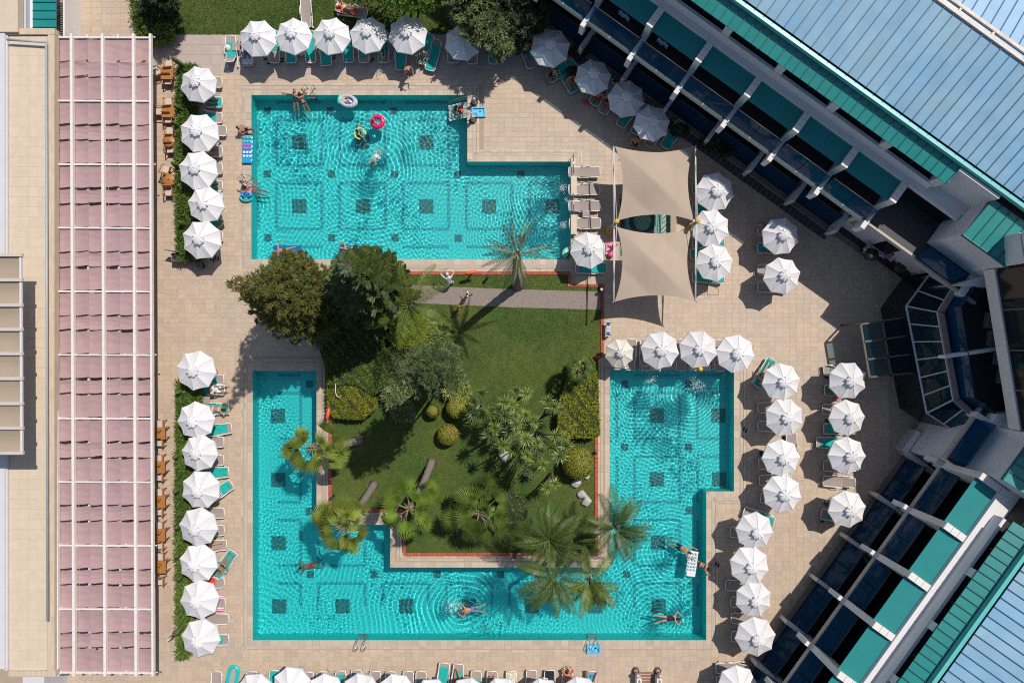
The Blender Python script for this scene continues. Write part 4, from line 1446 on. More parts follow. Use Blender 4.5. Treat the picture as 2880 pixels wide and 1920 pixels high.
special(idx('blue patterned'), -.92, .8, spotted('blue_print', ((.01, .10, .36), (.02, .34, .55)), 6, .42), 'blue patterned towel at the bottom edge')
special(idx('in blue and white'), -.1, .93, spotted('blue_white_print', ((.45, .55, .7), (.68, .7, .74)), 8, .4), 'pale blue and white towel under the seated person near the lawn')
special(idx('orange-towelled'), -.95, .3, mat('orange_towel', (.75, .14, .06), .9, .07, 6), 'orange towel on the lounger standing on the lawn')
for dy, q in ((-.36, 0), (.36, 1)):
    c, a, kd = BED[idx('two pink striped')]
    b = MB()
    b.smooth = True
    b.grid(lambda u_, v_: (.30+.55*u_, dy+(v_-.5)*.30, .34-.12*abs(v_-.5)+.012*math.sin(u_*14+q)), 14, 8)
    tag(ob('towel', b, striped('pink_stripes', ((.75, .08, .38), (.8, .72, .74)), 2.6, R(90)), None, (c.x, c.y, .03), a),
        'pink and white striped towel over the '+('upper' if q == 1 else 'lower')+' rail of the lounger', 'towel')
# lettering on the black towel
c, a, kd = BED[idx('black lettered')]
tx = bpy.data.curves.new('towel_lettering', 'FONT')
tx.body = 'ned'
tx.size = .42
tx.shear = .25
tx.offset = .008
tx.extrude = .001
tmp_ = bpy.data.objects.new('tmp', tx)
COL.objects.link(tmp_)
bpy.context.view_layer.update()
lm = bpy.data.meshes.new_from_object(tmp_.evaluated_get(bpy.context.evaluated_depsgraph_get()))
bpy.data.objects.remove(tmp_)
o = bpy.data.objects.new('towel_lettering', lm)
lm.materials.clear()
lm.materials.append(mat('white_print', (.75, .75, .74), .8, .03))
COL.objects.link(o)
(mat('white_print', (.75, .75, .74), .8, .03))
o.parent = next(x for x in S.objects if x.get('label') == 'black towel with white brush lettering')
o.location = (-.10, .13, .40)
o.rotation_euler = (0, 0, 0)
# ------------------------------------------------ planting
def green(name, c, c2=None, isl=.35, tr=.25, rough=.55):
    return mat(name, c, rough, .25, 1.2, island=isl, col2=c2, scale2=.6, trans=tr, objr=.22)
m_trunk = mat('palm_trunk', (.20, .165, .14), .9, .35, 9, .6, (1, 1, 4))
m_bark = mat('bark', (.11, .085, .065), .9, .3, 8, .5)
m_dark_core = mat('dark_core_green', (.018, .028, .008), .9, .4, 6)  # dark green for solid cores added inside foliage to block light

def fan_leaf(seed, Rf=.78, pet=1.0, seg=22, spread=165, fold=.075):
    q = random.Random(seed)
    b = MB()
    pts = [(pet*t, 0, .10*math.sin(PI*t)*pet) for t in (0, .35, .7, 1)]
    b.cur = 1
    b.tube(pts, [.028, .022, .018, .014], 5)
    b.cur = 0
    hub = Vector((pet, 0, 0))
    for k in range(seg):
        a0 = R(-spread/2+spread*k/seg)
        a1 = R(-spread/2+spread*(k+1)/seg)
        am = (a0+a1)/2
        ln = Rf*(.80+.20*math.cos(am*.8))*q.uniform(.92, 1.05)
        def pt(a, r, lift=0):
            dz = -.16*(r/Rf)**2*Rf*(.4+.7*abs(math.sin(a)))+lift
            return hub+Vector((r*math.cos(a), r*math.sin(a), dz))
        r1 = ln*.52
        pL, pR, pM = pt(a0, r1, -fold*.5), pt(a1, r1, -fold*.5), pt(am, r1, fold)
        tip = pt(am, ln, -.10-q.uniform(0, .10))
        tp2 = tip+Vector((0, 0, -.05))
        b.add([hub, pL, pM, pR, tip], [(0, 1, 2), (0, 2, 3), (1, 4, 2), (2, 4, 3)])
    return b.mesh('fan_leaf')

def palm_root(name, base, crown, label, group, r0=.24, r1=.15, bulge=1.0, cat='palm tree', ground=True):
    root = thing(name, label, cat, base, 0, group)
    d = crown-base
    b = MB()
    n = 16
    pts, rr = [], []
    for i in range(n+1):
        t = i/n
        side = Vector((-d.y, d.x, 0))
        pts.append(d*t+side*.05*math.sin(PI*t)+Vector((0, 0, 0)))
        rr.append((r0+(r1-r0)*t)*(1+.06*(-1)**i)*(1.25 if i == 0 else 1))
    b.tube(pts, rr, 12)
    ob('trunk', b, m_trunk, root)
    return root, d

m_fanA = [green('fan_yellow_green', (.25, .31, .06), None, .2, .35, .4), mat('petiole', (.22, .21, .09), .5, .1)]
m_fanB = [green('fan_green', (.19, .28, .045), None, .2, .35, .4), mat('petiole', (.22, .21, .09), .5, .1)]
m_fanC = [green('fan_deep_green', (.14, .21, .045), None, .2, .3, .4), mat('petiole', (.22, .21, .09), .5, .1)]
def fan_palm(base, crown, label, mats, n, seed, Rf=.78, pet=1.0, up=70, low=-45):
    q = random.Random(seed)
    root, d = palm_root('fan_palm', base, crown, label, 'fan palms leaning over the pool')
    ms = []
    for s_ in range(5):
        me = fan_leaf(seed*10+s_, Rf*q.uniform(.85, 1.05), pet*(.35, .6, .85, 1.1, 1.3)[s_])
        for x in mats:
            me.materials.append(x)
        ms.append(me)
    for k in range(n):
        t = (k+.5)/n
        el = R(up+(low-up)*t**.9+q.uniform(-10, 10))
        az = k*2.399+q.uniform(-.45, .45)
        o = ob('fan_leaf', ms[min(4, int(t*4.2+q.uniform(0, 1)))], None, root, d)
        o.rotation_euler = (q.uniform(-.6, .6), -el, az)
        sc = q.uniform(.8, 1.1)
        o.scale = (sc, sc, sc)
    hb = MB()
    for k in range(26):
        a, e = q.uniform(0, 6.28), q.uniform(-.9, .3)
        v = Vector((math.cos(a)*math.cos(e), math.sin(a)*math.cos(e), math.sin(e)))
        hb.tube([d+v*.05, d+v*q.uniform(.2, .5)+Vector((0, 0, -.1))], [.03, .008], 4)
    ob('crown_fibre', hb, mat('dry_fibre', (.30, .17, .09), .9, .3, 9), root)
    return root
fan_palm(P(1012, 1238), P(878, 1260, 4.4), 'fan palm with yellowish fans over the narrow left pool arm', m_fanA, 14, 3, 1.0, 1.0, 42, -32)
fan_palm(P(1052, 1362), P(962, 1482, 4.8), 'fan palm with the thickest trunk, its crown right over the water', m_fanA, 20, 4, 1.05, 1.05, 48, -38)
fan_palm(P(1214, 1298), P(1150, 1430, 4.4), 'fan palm with broad bright fans over the pool’s inner corner', m_fanB, 14, 6, 1.1, 1.25, 35, -38)
fan_palm(P(1356, 1452), P(1348, 1440, 2.4), 'full fan palm standing upright in front of the long brick edging', m_fanC, 20, 8, 1.1, 1.2, 52, -15)

def frond_mesh(seed, Lf=2.3, n=40, leafl=.48, droop=.55, stiff=.35, wid=.034, tipl=.5):
    q = random.Random(seed)
    b = MB()
    def rach(t):
        return Vector((Lf*t*(1-.12*t*t*droop), 0, Lf*(stiff*t-(stiff+droop)*.72*t*t)))
    b.cur = 1
    b.tube([rach(t/7) for t in range(8)], [.026, .022, .018, .015, .012, .010, .007, .004], 4)
    b.cur = 0
    for k in range(n):
        t = .14+.86*k/(n-1)
        p = rach(t)
        tg = (rach(min(1, t+.02))-rach(t-.02)).normalized()
        ll = leafl*(math.sin(PI*min(1, .12+.80*t))**.6)*(tipl+(1-tipl)*(1-t**3))
        for s_ in (-1, 1):
            d = Vector((0, s_, 0))*.80+tg*(.55+.25*t)+Vector((0, 0, q.uniform(-.05, .30)-.1))
            d.normalize()
            e = p+d*ll*q.uniform(.85, 1.1)+Vector((0, 0, -.30*ll*q.uniform(.5, 1.4)))
            mpt = p+d*ll*.5+Vector((0, 0, .02))
            wv = tg*wid/2
            b.add([p-wv*.6, p+wv*.6, mpt+wv, mpt-wv, e], [(0, 1, 2, 3), (3, 2, 4)])
    return b.mesh('frond')
def feather_palm(base, crown, label, group, mats, azs, seed, Lf=2.2, r0=.17, r1=.12, name='feather_palm', droop=.55, stiff=.35, n=54, leafl=.58, wid=.030, els=(55, -15)):
    q = random.Random(seed)
    root, d = palm_root(name, base, crown, label, group, r0, r1)
    ms = []
    for s_ in range(3):
        me = frond_mesh(seed*7+s_, Lf*q.uniform(.9, 1.08), n, leafl, droop*q.uniform(.8, 1.2), stiff, wid)
        for x in mats:
            me.materials.append(x)
        ms.append(me)
    m_ = len(azs)
    for k, az in enumerate(azs):
        o = ob('frond', ms[k % 3], None, root, d+Vector((0, 0, .1)))
        el = els[0]+(els[1]-els[0])*((k*5) % m_)/m_
        o.rotation_euler = (q.uniform(-.35, .35), -R(el)*q.uniform(.7, 1.1), -R(az))
    sh = MB()
    for k in range(8):
        a = k*.8
        sh.tube([d-Vector((0, 0, .35)), d+Vector((math.cos(a)*.16, math.sin(a)*.16, .12))], [.08, .03], 5)
    ob('leaf_base', sh, mat('leaf_base', (.16, .12, .06), .8, .2, 7), root)
    return root
m_fe = [green('frond_green', (.070, .120, .016), None, .3, .3, .45), mat('rachis', (.16, .17, .05), .5, .1)]
m_fy = [green('frond_yellow_green', (.14, .19, .022), None, .3, .35, .45), mat('rachis', (.16, .17, .05), .5, .1)]
m_fd = [green('date_frond_green', (.075, .095, .035), None, .25, .2, .45), mat('rachis_date', (.26, .24, .12), .5, .1)]
FG = 'feather palms at the pool corner'
ring = lambda n, o: [o+360*k/n for k in range(n)]
feather_palm(P(1592, 1462), P(1545, 1515, 4.3), 'feather palm leaning inwards with a pale trunk base on the lawn', FG, m_fe, ring(18, 10), 21, 2.2)
feather_palm(P(1672, 1503), P(1728, 1480, 4.4), 'feather palm leaning out over the right-hand pool arm', FG, m_fe, [-80, -55, -110, -35, 10, 25, 45, 70, 100, 130, -150, 180, -95, -68, 0, 58], 22, 2.2)
feather_palm(P(1580, 1545), P(1560, 1615, 4.6), 'feather palm leaning over the long pool near the corner', FG, m_fe, [60, 85, 110, 135, 160, 30, -10, -160, 190, -60, 72, 98, 122, 148], 23, 2.2)
feather_palm(P(1640, 1535), P(1655, 1628, 4.6), 'yellowest feather palm, hanging over the water at the corner', FG, m_fy, [30, 55, 80, 105, 135, 5, -45, -100, 160, 68, 42, 92], 24, 2.0)
feather_palm(P(1178, 872), P(1150, 858, 5.6), 'yellow green feather palm beside the dark conifer', 'feather palms', m_fy, [-105, -60, -25, 20, 45, 75, 105, 150, 185, -150], 25, 2.6, els=(45, -20))
feather_palm(P(1456, 803), P(1455, 716, 8.0), 'tall date palm with stiff greyish fronds above the pool edge', 'feather palms', m_fd,
             [-62, -100, -115, -150, -168, -178, 165, 145, 125, 112, 95, 70, -15, 8, 82, -75], 26, 2.0, .30, .20, 'date_palm', .25, .22, 46, .27, .024, (40, -25))

def crown_pts(lobes, n, shell=.55):
    """points in lobes [(px, py, z, r_h, r_v)] biased to the outside; returns points and outward directions"""
    wts = np.array([l[3]**2*l[4] for l in lobes])**.7
    k = rng.choice(len(lobes), n, p=wts/wts.sum())
    d = rng.normal(size=(n, 3))
    d /= np.linalg.norm(d, axis=1)[:, None]
    r = shell+(1-shell)*rng.random(n)**.7
    # clumps: modulate the radius so that the outline is uneven
    r *= 1+.16*np.sin(d[:, 0]*9+k)*np.sin(d[:, 1]*8+2*k)+.10*np.sin(d[:, 2]*11+3*k)
    C = np.array([[*P(l[0], l[1], l[2])] for l in lobes])[k]
    S_ = np.array([[l[3], l[3], l[4]] for l in lobes])[k]
    return C+d*r[:, None]*S_, d
def limbs(base, lobes, r0):
    b = MB()
    for l in lobes:
        c = P(l[0], l[1], l[2])
        m = base.lerp(c, .5)+Vector((rnd.uniform(-.2, .2), rnd.uniform(-.2, .2), .2))
        b.tube([Vector((0, 0, 0)), (m-base)*.6, m-base, c-base], [r0, r0*.75, r0*.5, r0*.2], 7)
    return b
def tree(name, base, lobes, n, m, label, group=None, size=.28, kind='blade', core=.62, r0=.16, cat='tree', extra=None, aspect=.4, up=.4):
    root = thing(name, label, cat, base, 0, group)
    ob('trunk', limbs(base, lobes, r0), m_bark, root)
    C, d = crown_pts(lobes, n)
    C = C-np.array(base)
    C[:, 2] = np.maximum(C[:, 2], .05)
    if kind == 'tuft':
        m2 = max(1, n//26)
        C, d = crown_pts(lobes, m2, .45)
        C = np.repeat(C-np.array(base), 26, 0)+rng.normal(size=(m2*26, 3))*.05
        d = np.repeat(d*.8+rng.normal(size=d.shape)*.35, 26, 0)
        D = d+rng.normal(size=d.shape)*.55
        D[:, 2] += up
        me = blades('crown', C, D, size, size*.16, .10)
    elif kind == 'blade':
        D = d*.9+rng.normal(size=d.shape)*.5
        D[:, 2] += up
        me = blades('crown', C, D, size, size*.22, .12)
    else:
        me = leaf_cards('crown', C, size, aspect, up, d)
    cr = ob('crown', me, m, root)
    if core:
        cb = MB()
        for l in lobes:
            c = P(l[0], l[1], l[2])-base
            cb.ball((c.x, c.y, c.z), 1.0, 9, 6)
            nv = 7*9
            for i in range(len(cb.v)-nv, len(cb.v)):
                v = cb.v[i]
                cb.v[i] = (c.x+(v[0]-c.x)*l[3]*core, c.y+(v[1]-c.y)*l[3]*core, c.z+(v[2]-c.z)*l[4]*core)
        ob('light_block_core', cb, m_dark_core, root, kind='stuff')  # added dark solids that stop light passing through the crown
    if extra:
        C, d = crown_pts(lobes, extra[0], .85)
        C = C-np.array(base)
        k = d[:, 2] > 0
        ob('blossom', leaf_cards('blossom', C[k], extra[2], .5, .5, d[k]), extra[1], root)
    return root
# silky oak sprawling to the west, with orange flower heads
def up_(gx, gy, z):       # plan position (ground pixel) seen at height z
    k_ = 1-z/H
    return 1440+(gx-1440)/k_, 960+(gy-960)/k_
gl_ = []
for z, r_ in ((3.2, 2.1), (4.6, 2.2), (6.0, 2.0), (7.4, 1.65), (8.8, 1.2), (10.2, .85), (11.5, .6), (12.7, .38), (13.6, .2)):
    nb = 4 if r_ > 1.2 else (3 if r_ > .6 else 1)
    for k in range(nb):
        a = 2*PI*k/nb+z*1.3
        o_ = r_*.55 if nb > 1 else 0
        gl_.append((*up_(909+o_*45*math.cos(a), 850+o_*45*math.sin(a), z), z, r_*.62+.08, r_*.40+.15))
tree('spreading_tree', P(909, 850), gl_, 88000, green('olive_bronze_needles', (.085, .105, .014), (.12, .105, .020), .45, .25), 'leaning looking olive green tree dotted with orange flower heads', None, .21, 'tuft', .28, .20, 'tree', (200, mat('orange_flower', (.50, .15, .03), .7, .2), .17))
# tall dark araucaria in tiers
def araucaria(base, top, label):
    root = thing('araucaria', label, 'conifer', base)
    d = top-base
    ob('trunk', MB().tube([(0, 0, 0), d*.5, d], [.24, .16, .03], 9), m_bark, root)
    B, D = [], []
    lb = MB()
    tiers = 21
    q = random.Random(5)
    for i in range(tiers):
        t = i/(tiers-1)
        c = d*(.20+.80*t)
        rad = 2.35*(1-t)**.7+.25
        nb = 7 if t < .8 else 5
        for k in range(nb):
            a = 2*PI*(k/nb)+i*.7+q.uniform(-.15, .15)
            rl = rad*q.uniform(.8, 1.1)
            h = Vector((math.cos(a), math.sin(a), 0))
            pts = [c+h*rl*s_+Vector((0, 0, -.10*rl*s_+.22*rl*s_*s_*(1 if t < .9 else 2))) for s_ in (0, .35, .7, 1)]
            lb.tube(pts, [.05*(1-t)+.012, .03, .02, .008], 4)
            cnt = int(42+95*rl)
            for _ in range(cnt):
                s_ = q.random()**.7
                p = c+h*rl*s_+Vector((0, 0, -.10*rl*s_+.22*rl*s_*s_))
                sd = Vector((-h.y, h.x, 0))*q.choice((-1, 1))
                tw = (sd*q.uniform(.5, 1)+h*q.uniform(.3, .9)).normalized()
                off = sd*q.uniform(0, .30)*(1.15-s_)
                B.append(p+off)
                D.append(tw+Vector((0, 0, q.uniform(.15, .6))))
    ob('limbs', lb, m_bark, root, kind='stuff')
    ob('crown', blades('crown', np.array(B), np.array(D), .36, .085, .05), green('araucaria_green', (.036, .070, .010), (.085, .115, .016), .45, .15), root)
    return root
araucaria(P(1064, 850), P(985, 748, 12.5), 'tall dark araucaria rising above the garden beside the upper pool')
# trees at the top edge
tree('feathery_tree', P(1385, -40), [(1330, 20, 3.4, 1.4, .8), (1372, 75, 3.3, 1.2, .8), (1402, 125, 2.9, .8, .6), (1315, -30, 3.8, 1.4, 1.0), (1340, 60, 3.2, 1.1, .7), (1415, 50, 2.9, .8, .6), (1290, 5, 3.4, .8, .6)], 26000,
     green('grey_olive_leaves', (.17, .20, .07), (.11, .14, .04), .4, .25), 'feathery grey green tree overhanging the last lawn-side parasol', 'trees at the top edge', .28, 'tuft', .5)
tree('dark_tree', P(1490, 20), [(1470, 30, 3.0, 1.6, 1.0), (1450, -30, 3.5, 1.8, 1.1), (1510, 40, 2.6, .9, .8), (1462, 120, 1.8, .6, .6), (1440, 85, 2.2, .8, .7), (1535, 5, 3.0, .9, .8)], 16000,
     green('dark_leaves', (.035, .060, .018), None, .4, .15), 'dark leafy tree in the building shade beside the first slanting parasol', 'trees at the top edge', .24, 'tuft', .6)
tree('broadleaf_tree', P(1180, -90), [(1130, -45, 3.8, 1.7, 1.0), (1060, -70, 3.6, 1.6, .9), (1185, -12, 3.2, 1.0, .7), (1205, 8, 2.8, .6, .5), (1010, -40, 3.2, 1.0, .7), (1150, -4, 3.0, .7, .5)], 9000,
     green('fresh_leaves', (.11, .19, .02), None, .4, .3), 'fresh green broadleaf tree cut by the top edge above the lawn', 'trees at the top edge', .22, 'card', .6)
tree('cypress', P(470, 10), [(440, 0, 2.2, .8, 1.0), (455, -30, 3.4, .9, 1.3), (425, 20, 1.6, .7, .9), (478, 30, 1.2, .6, .8)], 9000, green('cypress_green', (.03, .068, .014), None, .35, .1), 'dark cypress beside the bright shrubs above the pergola', 'trees at the top edge', .26, 'tuft', .6)
sh_g = green('bright_shrub_leaves', (.18, .25, .014), (.11, .19, .014), .4, .25)
tree('shrub', P(450, 92), [(430, 85, .8, .95, .8), (462, 92, .7, .75, .7), (412, 95, .6, .6, .6)], 4200, sh_g, 'rounded bright green shrub at the corner of the pergola', 'shrubs by the yard', .14, 'card', .8, .05, 'shrub')
tree('shrub', P(400, 40), [(398, 20, 1.0, .7, 1.0), (402, 55, .9, .7, .9), (396, -20, 1.2, .7, 1.1), (408, 78, .8, .6, .7)], 4200, sh_g, 'upright bright green shrub at the edge of the stone yard', 'shrubs by the yard', .14, 'card', .8, .05, 'shrub')

# clipped hedges and garden shrubs
def hedge(name, poly, h, n, m, label, kind='card', size=.13, cat='hedge', group=None, wob=.12):
    xs = [p[0] for p in poly]
    ys = [p[1] for p in poly]
    cx, cy = sum(xs)/len(xs), sum(ys)/len(ys)
    base = P(cx, cy, h)
    base.z = 0
    root = thing(name, label, cat, base, 0, group)
    b = MB()
    qq = [P(x+(cx-x)*.05, y+(cy-y)*.05, h) for x, y in poly]
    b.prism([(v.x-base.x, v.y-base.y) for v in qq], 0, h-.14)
    ob('light_block_core', b, m_dark_core, root)  # added dark solid under the leaves, keeps light from shining through
    px, py = rng.uniform(min(xs), max(xs), n*2), rng.uniform(min(ys), max(ys), n*2)
    k = inside(px, py, poly)
    px, py = px[k][:n], py[k][:n]
    kk = (1-h/H)/K
    X, Y = (px-1440)*kk-base.x, (960-py)*kk-base.y
    Z = h-.06+wob*(np.sin(X*5.1+1)*np.sin(Y*4.3)+.6*np.sin(X*11+Y*9))*.6-rng.random(len(X))*.12
    C = np.stack([X, Y, Z], 1)
    # sides
    m2 = n//3
    e = rng.integers(0, len(poly), m2)
    t = rng.random(m2)
    A = np.array([[v.x-base.x, v.y-base.y] for v in [P(x, y, h) for x, y in poly]])
    S2 = A[e]*(1-t)[:, None]+A[(e+1) % len(poly)]*t[:, None]
    C2 = np.concatenate([S2+rng.normal(size=(m2, 2))*.03, (rng.random(m2)*h)[:, None]], 1)
    o_ = np.concatenate([np.tile([0, 0, 1.0], (len(C), 1)), np.concatenate([S2/(np.linalg.norm(S2, axis=1)[:, None]+1e-6), np.full((m2, 1), .3)], 1)])
    C = np.concatenate([C, C2])
    if kind == 'card':
        me = leaf_cards('foliage', C, size, .55, .3, o_*.8)
    else:
        D = o_*.55+rng.normal(size=o_.shape)*.75
        me = blades('foliage', C, D, size, size*.12, .15)
    ob('foliage', me, m, root)
    return root
m_hb = green('arching_leaf_green', (.12, .19, .022), (.07, .13, .02), .5, .25)
hedge('hedge', [(500, 196), (545, 186), (548, 720), (502, 722), (497, 560), (499, 400)], .85, 9000, m_hb, 'upper stretch of leafy hedge between the teak tables and the parasols', 'blade', .40, 'hedge', 'hedges beside the teak tables')
hedge('hedge', [(500, 1078), (556, 1072), (552, 1600), (520, 1842), (500, 1845), (497, 1500), (498, 1250)], .85, 12000, m_hb, 'lower stretch of leafy hedge between the teak tables and the parasols', 'blade', .40, 'hedge', 'hedges beside the teak tables')
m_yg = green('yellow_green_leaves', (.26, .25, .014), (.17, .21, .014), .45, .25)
hedge('clipped_hedge', [(1606, 1018), (1660, 1004), (1672, 1022), (1684, 1080), (1688, 1222), (1668, 1232), (1582, 1230), (1570, 1195), (1572, 1130), (1596, 1080)], 1.1, 9000, m_yg, 'block of clipped yellow green hedge beside the right pool arm', 'card', .12)
hedge('clipped_hedge', [(918, 1085), (960, 1062), (1010, 1085), (1048, 1118), (1052, 1150), (1018, 1180), (940, 1176), (918, 1150)], 1.0, 7500, m_yg, 'bulging yellow green hedge beside the red rescue float', 'card', .12)
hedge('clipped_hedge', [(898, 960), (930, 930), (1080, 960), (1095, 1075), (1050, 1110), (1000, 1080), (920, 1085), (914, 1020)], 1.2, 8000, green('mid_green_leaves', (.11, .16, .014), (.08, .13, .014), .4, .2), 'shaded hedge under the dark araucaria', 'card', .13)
hedge('shrubbery', [(1110, 900), (1160, 880), (1200, 905), (1180, 960), (1120, 975), (1090, 940)], 1.3, 4200, green('lime_leaves', (.20, .25, .016), None, .4, .25), 'lime green shrubs at the foot of the yellow green feather palm', 'blade', .30, 'shrubs')
def strap_bed(label, poly, h, n, m, L_=.55):
    return hedge('strap_leaf_bed', poly, h, n, m, label, 'blade', L_, 'plant bed', None, .2)
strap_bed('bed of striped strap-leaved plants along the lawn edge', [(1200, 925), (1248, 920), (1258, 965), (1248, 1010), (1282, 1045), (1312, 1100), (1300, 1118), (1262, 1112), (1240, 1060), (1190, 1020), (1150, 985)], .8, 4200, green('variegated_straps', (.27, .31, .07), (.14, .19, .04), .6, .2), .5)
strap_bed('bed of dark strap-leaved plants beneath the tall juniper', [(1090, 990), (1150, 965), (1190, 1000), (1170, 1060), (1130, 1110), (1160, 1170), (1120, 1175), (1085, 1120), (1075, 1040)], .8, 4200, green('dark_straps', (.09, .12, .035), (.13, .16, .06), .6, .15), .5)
jl = []
for z, r_ in ((8.5, 1.0), (10, 1.25), (11.5, 1.25), (13, 1.05), (14, .6)):
    for k in range(4):
        a = PI/2*k+z
        jl.append((*up_(1282+r_*.6*45*math.cos(a), 1016+r_*.6*45*math.sin(a), z), z, r_*.58, .35))
tree('juniper', P(1282, 1016), jl, 26000, green('juniper_green', (.055, .095, .018), (.085, .115, .028), .4, .1), 'tall dense juniper in the middle of the garden', None, .14, 'tuft', .5, .16)
def topiary(px, py, r, z, label, m, cone=False, n=4200):
    base = P(px, py, z)
    base.z = 0
    root = thing('topiary', label, 'clipped bush', base, 0, 'round clipped bushes')
    d = rng.normal(size=(n, 3))
    d /= np.linalg.norm(d, axis=1)[:, None]
    d = d[d[:, 2] > -.55]
    rr = r*(.97+.04*rng.random(len(d)))
    C = d*rr[:, None]*np.array([1, 1, .92])
    if cone:
        C[:, 2] *= 1.4
        C[:, :2] *= (1-.45*np.clip(d[:, 2], 0, 1))[:, None]
    C[:, 2] += z
    ob('foliage', leaf_cards('foliage', C, .085, .6, .1, d*2.2, .7), m, root)
    ob('light_block_core', MB().ball((0, 0, z), r*.95, 14, 9, sz=.92 if not cone else 1.0), m_dark_core, root)  # added dark ball inside the leaf shell, blocks light
    ob('stem', MB().tube([(0, 0, 0), (0, 0, z)], .06, 6), m_bark, root)
m_top = green('clipped_olive_leaves', (.19, .20, .016), (.21, .18, .02), .4, .15)
topiary(1285, 1147, .66, .75, 'rounded clipped bush beside the strap-leaved bed', m_top)
topiary(1260, 1222, .66, .62, 'lone round clipped bush on the lawn', m_top)
topiary(1217, 1154, .50, .60, 'small cone shaped bush in the dark juniper’s shade', m_top, True)
topiary(1625, 1302, .98, .9, 'largest round clipped bush, beside the white rocks', m_top, n=7500)
tree('laurel_bush', P(1442, 1430), [(1425, 1410, .8, .85, .7), (1450, 1440, .9, .9, .75), (1428, 1465, .7, .7, .6), (1462, 1415, .7, .6, .6)], 5500, green('laurel_leaves', (.11, .16, .024), None, .4, .2), 'dense laurel bush beside the upright fan palm', None, .12, 'card', .85, .06, 'shrub')

# yuccas: rosettes on forked stems
def rosette(seed, n=46, L_=.52):
    q = np.random.default_rng(seed)
    a = np.arange(n)*2.399
    e = np.linspace(1.35, -.35, n)
    D = np.stack([np.cos(a)*np.cos(e), np.sin(a)*np.cos(e), np.sin(e)], 1)+q.normal(size=(n, 3))*.05
    return blades('leaf_rosette', D*.03, D, L_, .05, .06)
m_yuc = green('yucca_leaves', (.18, .24, .05), None, .3, .15, .4)
m_yud = green('yucca_leaves_dark', (.11, .16, .045), None, .3, .15, .4)
rs = [rosette(s_, 46+4*s_, .48+.03*s_) for s_ in range(3)]
for r_ in rs:
    r_.materials.append(m_yuc)
rs2 = [r_.copy() for r_ in rs]
for r_ in rs2:
    r_.materials[0] = m_yud
YUC = [
 ('slender yucca with two heads standing out on the lawn', (1462, 1120), 3.2, [(605, 425), (710, 455)], 0),
 ('yucca clump next to the rounded bush', (1352, 1150), 2.6, [(265, 450), (190, 540), (190, 630), (280, 640)], 1),
 ('broad yucca with many heads at the centre of the garden', (1458, 1180), 4.0, [(360, 630), (500, 540), (565, 560), (500, 680), (595, 680), (700, 675), (805, 735), (545, 830), (670, 820), (705, 905), (400, 740), (350, 860), (610, 760), (440, 690), (400, 800)], 0),
 ('yucca with spreading heads by the yellow green hedge', (1528, 1170), 3.0, [(925, 530), (985, 585), (1050, 610)], 0),
 ('yucca with many heads between the grey rock and the big round bush', (1508, 1215), 3.9, [(1000, 870), (1110, 980), (955, 990), (860, 1025), (720, 1065), (575, 1010), (480, 970), (655, 1140), (800, 1130), (880, 1160), (705, 1200), (780, 1215), (1050, 1080), (1100, 890), (820, 950)], 0),
 ('low yucca casting a star shaped shadow on the lawn', (1548, 1330), 2.3, [(995, 1355), (920, 1395)], 0),
]
for lab, bp, hz, heads, dk in YUC:
    base = P(*bp)
    root = thing('yucca', lab, 'yucca', base, 0, 'yuccas in the garden')
    st = MB()
    for i, (zx, zy) in enumerate(heads):
        h = hz*(1+.16*math.sin(i*2.3))
        c = P(1280+zx/3.564, 980+zy/3.564, h)-base
        st.tube([(0, 0, 0), (c.x*.35, c.y*.35, h*.45), (c.x, c.y, h)], [.09, .055, .045], 6)
        o = ob('leaf_rosette', (rs2 if dk or i % 4 == 3 else rs)[i % 3], None, root, c, i*1.3)
        o.rotation_euler = (rnd.uniform(-.3, .3), rnd.uniform(-.3, .3), i*1.3)
        sc = rnd.uniform(.85, 1.12)
        o.scale = (sc, sc, sc)
    ob('stem', st, m_bark, root)
# small fan palm rising out of the clipped hedge
b0 = P(1648, 1046)
root = thing('dwarf_fan_palm', 'small fan palm rising out of the clipped yellow green hedge', 'palm tree', b0)
c = P(1632, 1036, 2.6)-b0
ob('trunk', MB().tube([(0, 0, 0), c], [.13, .10], 8), m_trunk, root)
me = fan_leaf(77, .5, .45, 18, 170, .03)
for x in m_fanC:
    me.materials.append(x)
for k in range(22):
    o = ob('fan_leaf', me, None, root, c)
    o.rotation_euler = (rnd.uniform(-.3, .3), -R(70-115*(k/22)), k*2.4)
# columnar cacti standing in the hedge
CAC = [(474, 147, 2.3, 'tallest column cactus, beside the topmost teak table'), (480, 282, 1.7, 'column cactus in the hedge by the second teak table'), (476, 336, 1.6, 'column cactus above the round teak table'),
       (475, 450, 1.8, 'column cactus between the two round teak tables'), (489, 511, 1.3, 'short column cactus shading the lower round table'), (486, 616, 1.9, 'column cactus near the end of the upper hedge'),
       (487, 1091, 1.5, 'stubby column cactus at the head of the lower hedge'), (482, 1275, 1.5, 'column cactus level with the second teak table of the lower row'), (482, 1376, 1.6, 'column cactus level with the third teak table of the lower row'),
       (481, 1483, 1.6, 'column cactus level with the fourth teak table of the lower row'), (486, 1557, 1.4, 'column cactus just above the last teak table'), (484, 1629, 1.7, 'column cactus below the last teak table'), (487, 1712, 1.4, 'column cactus level with the pink striped towels'),
       (484, 1764, 1.8, 'broad flat-sided cactus next to the red and white lamp')]
m_cac = mat('cactus_skin', (.09, .13, .03), .6, .2, 10, .2)
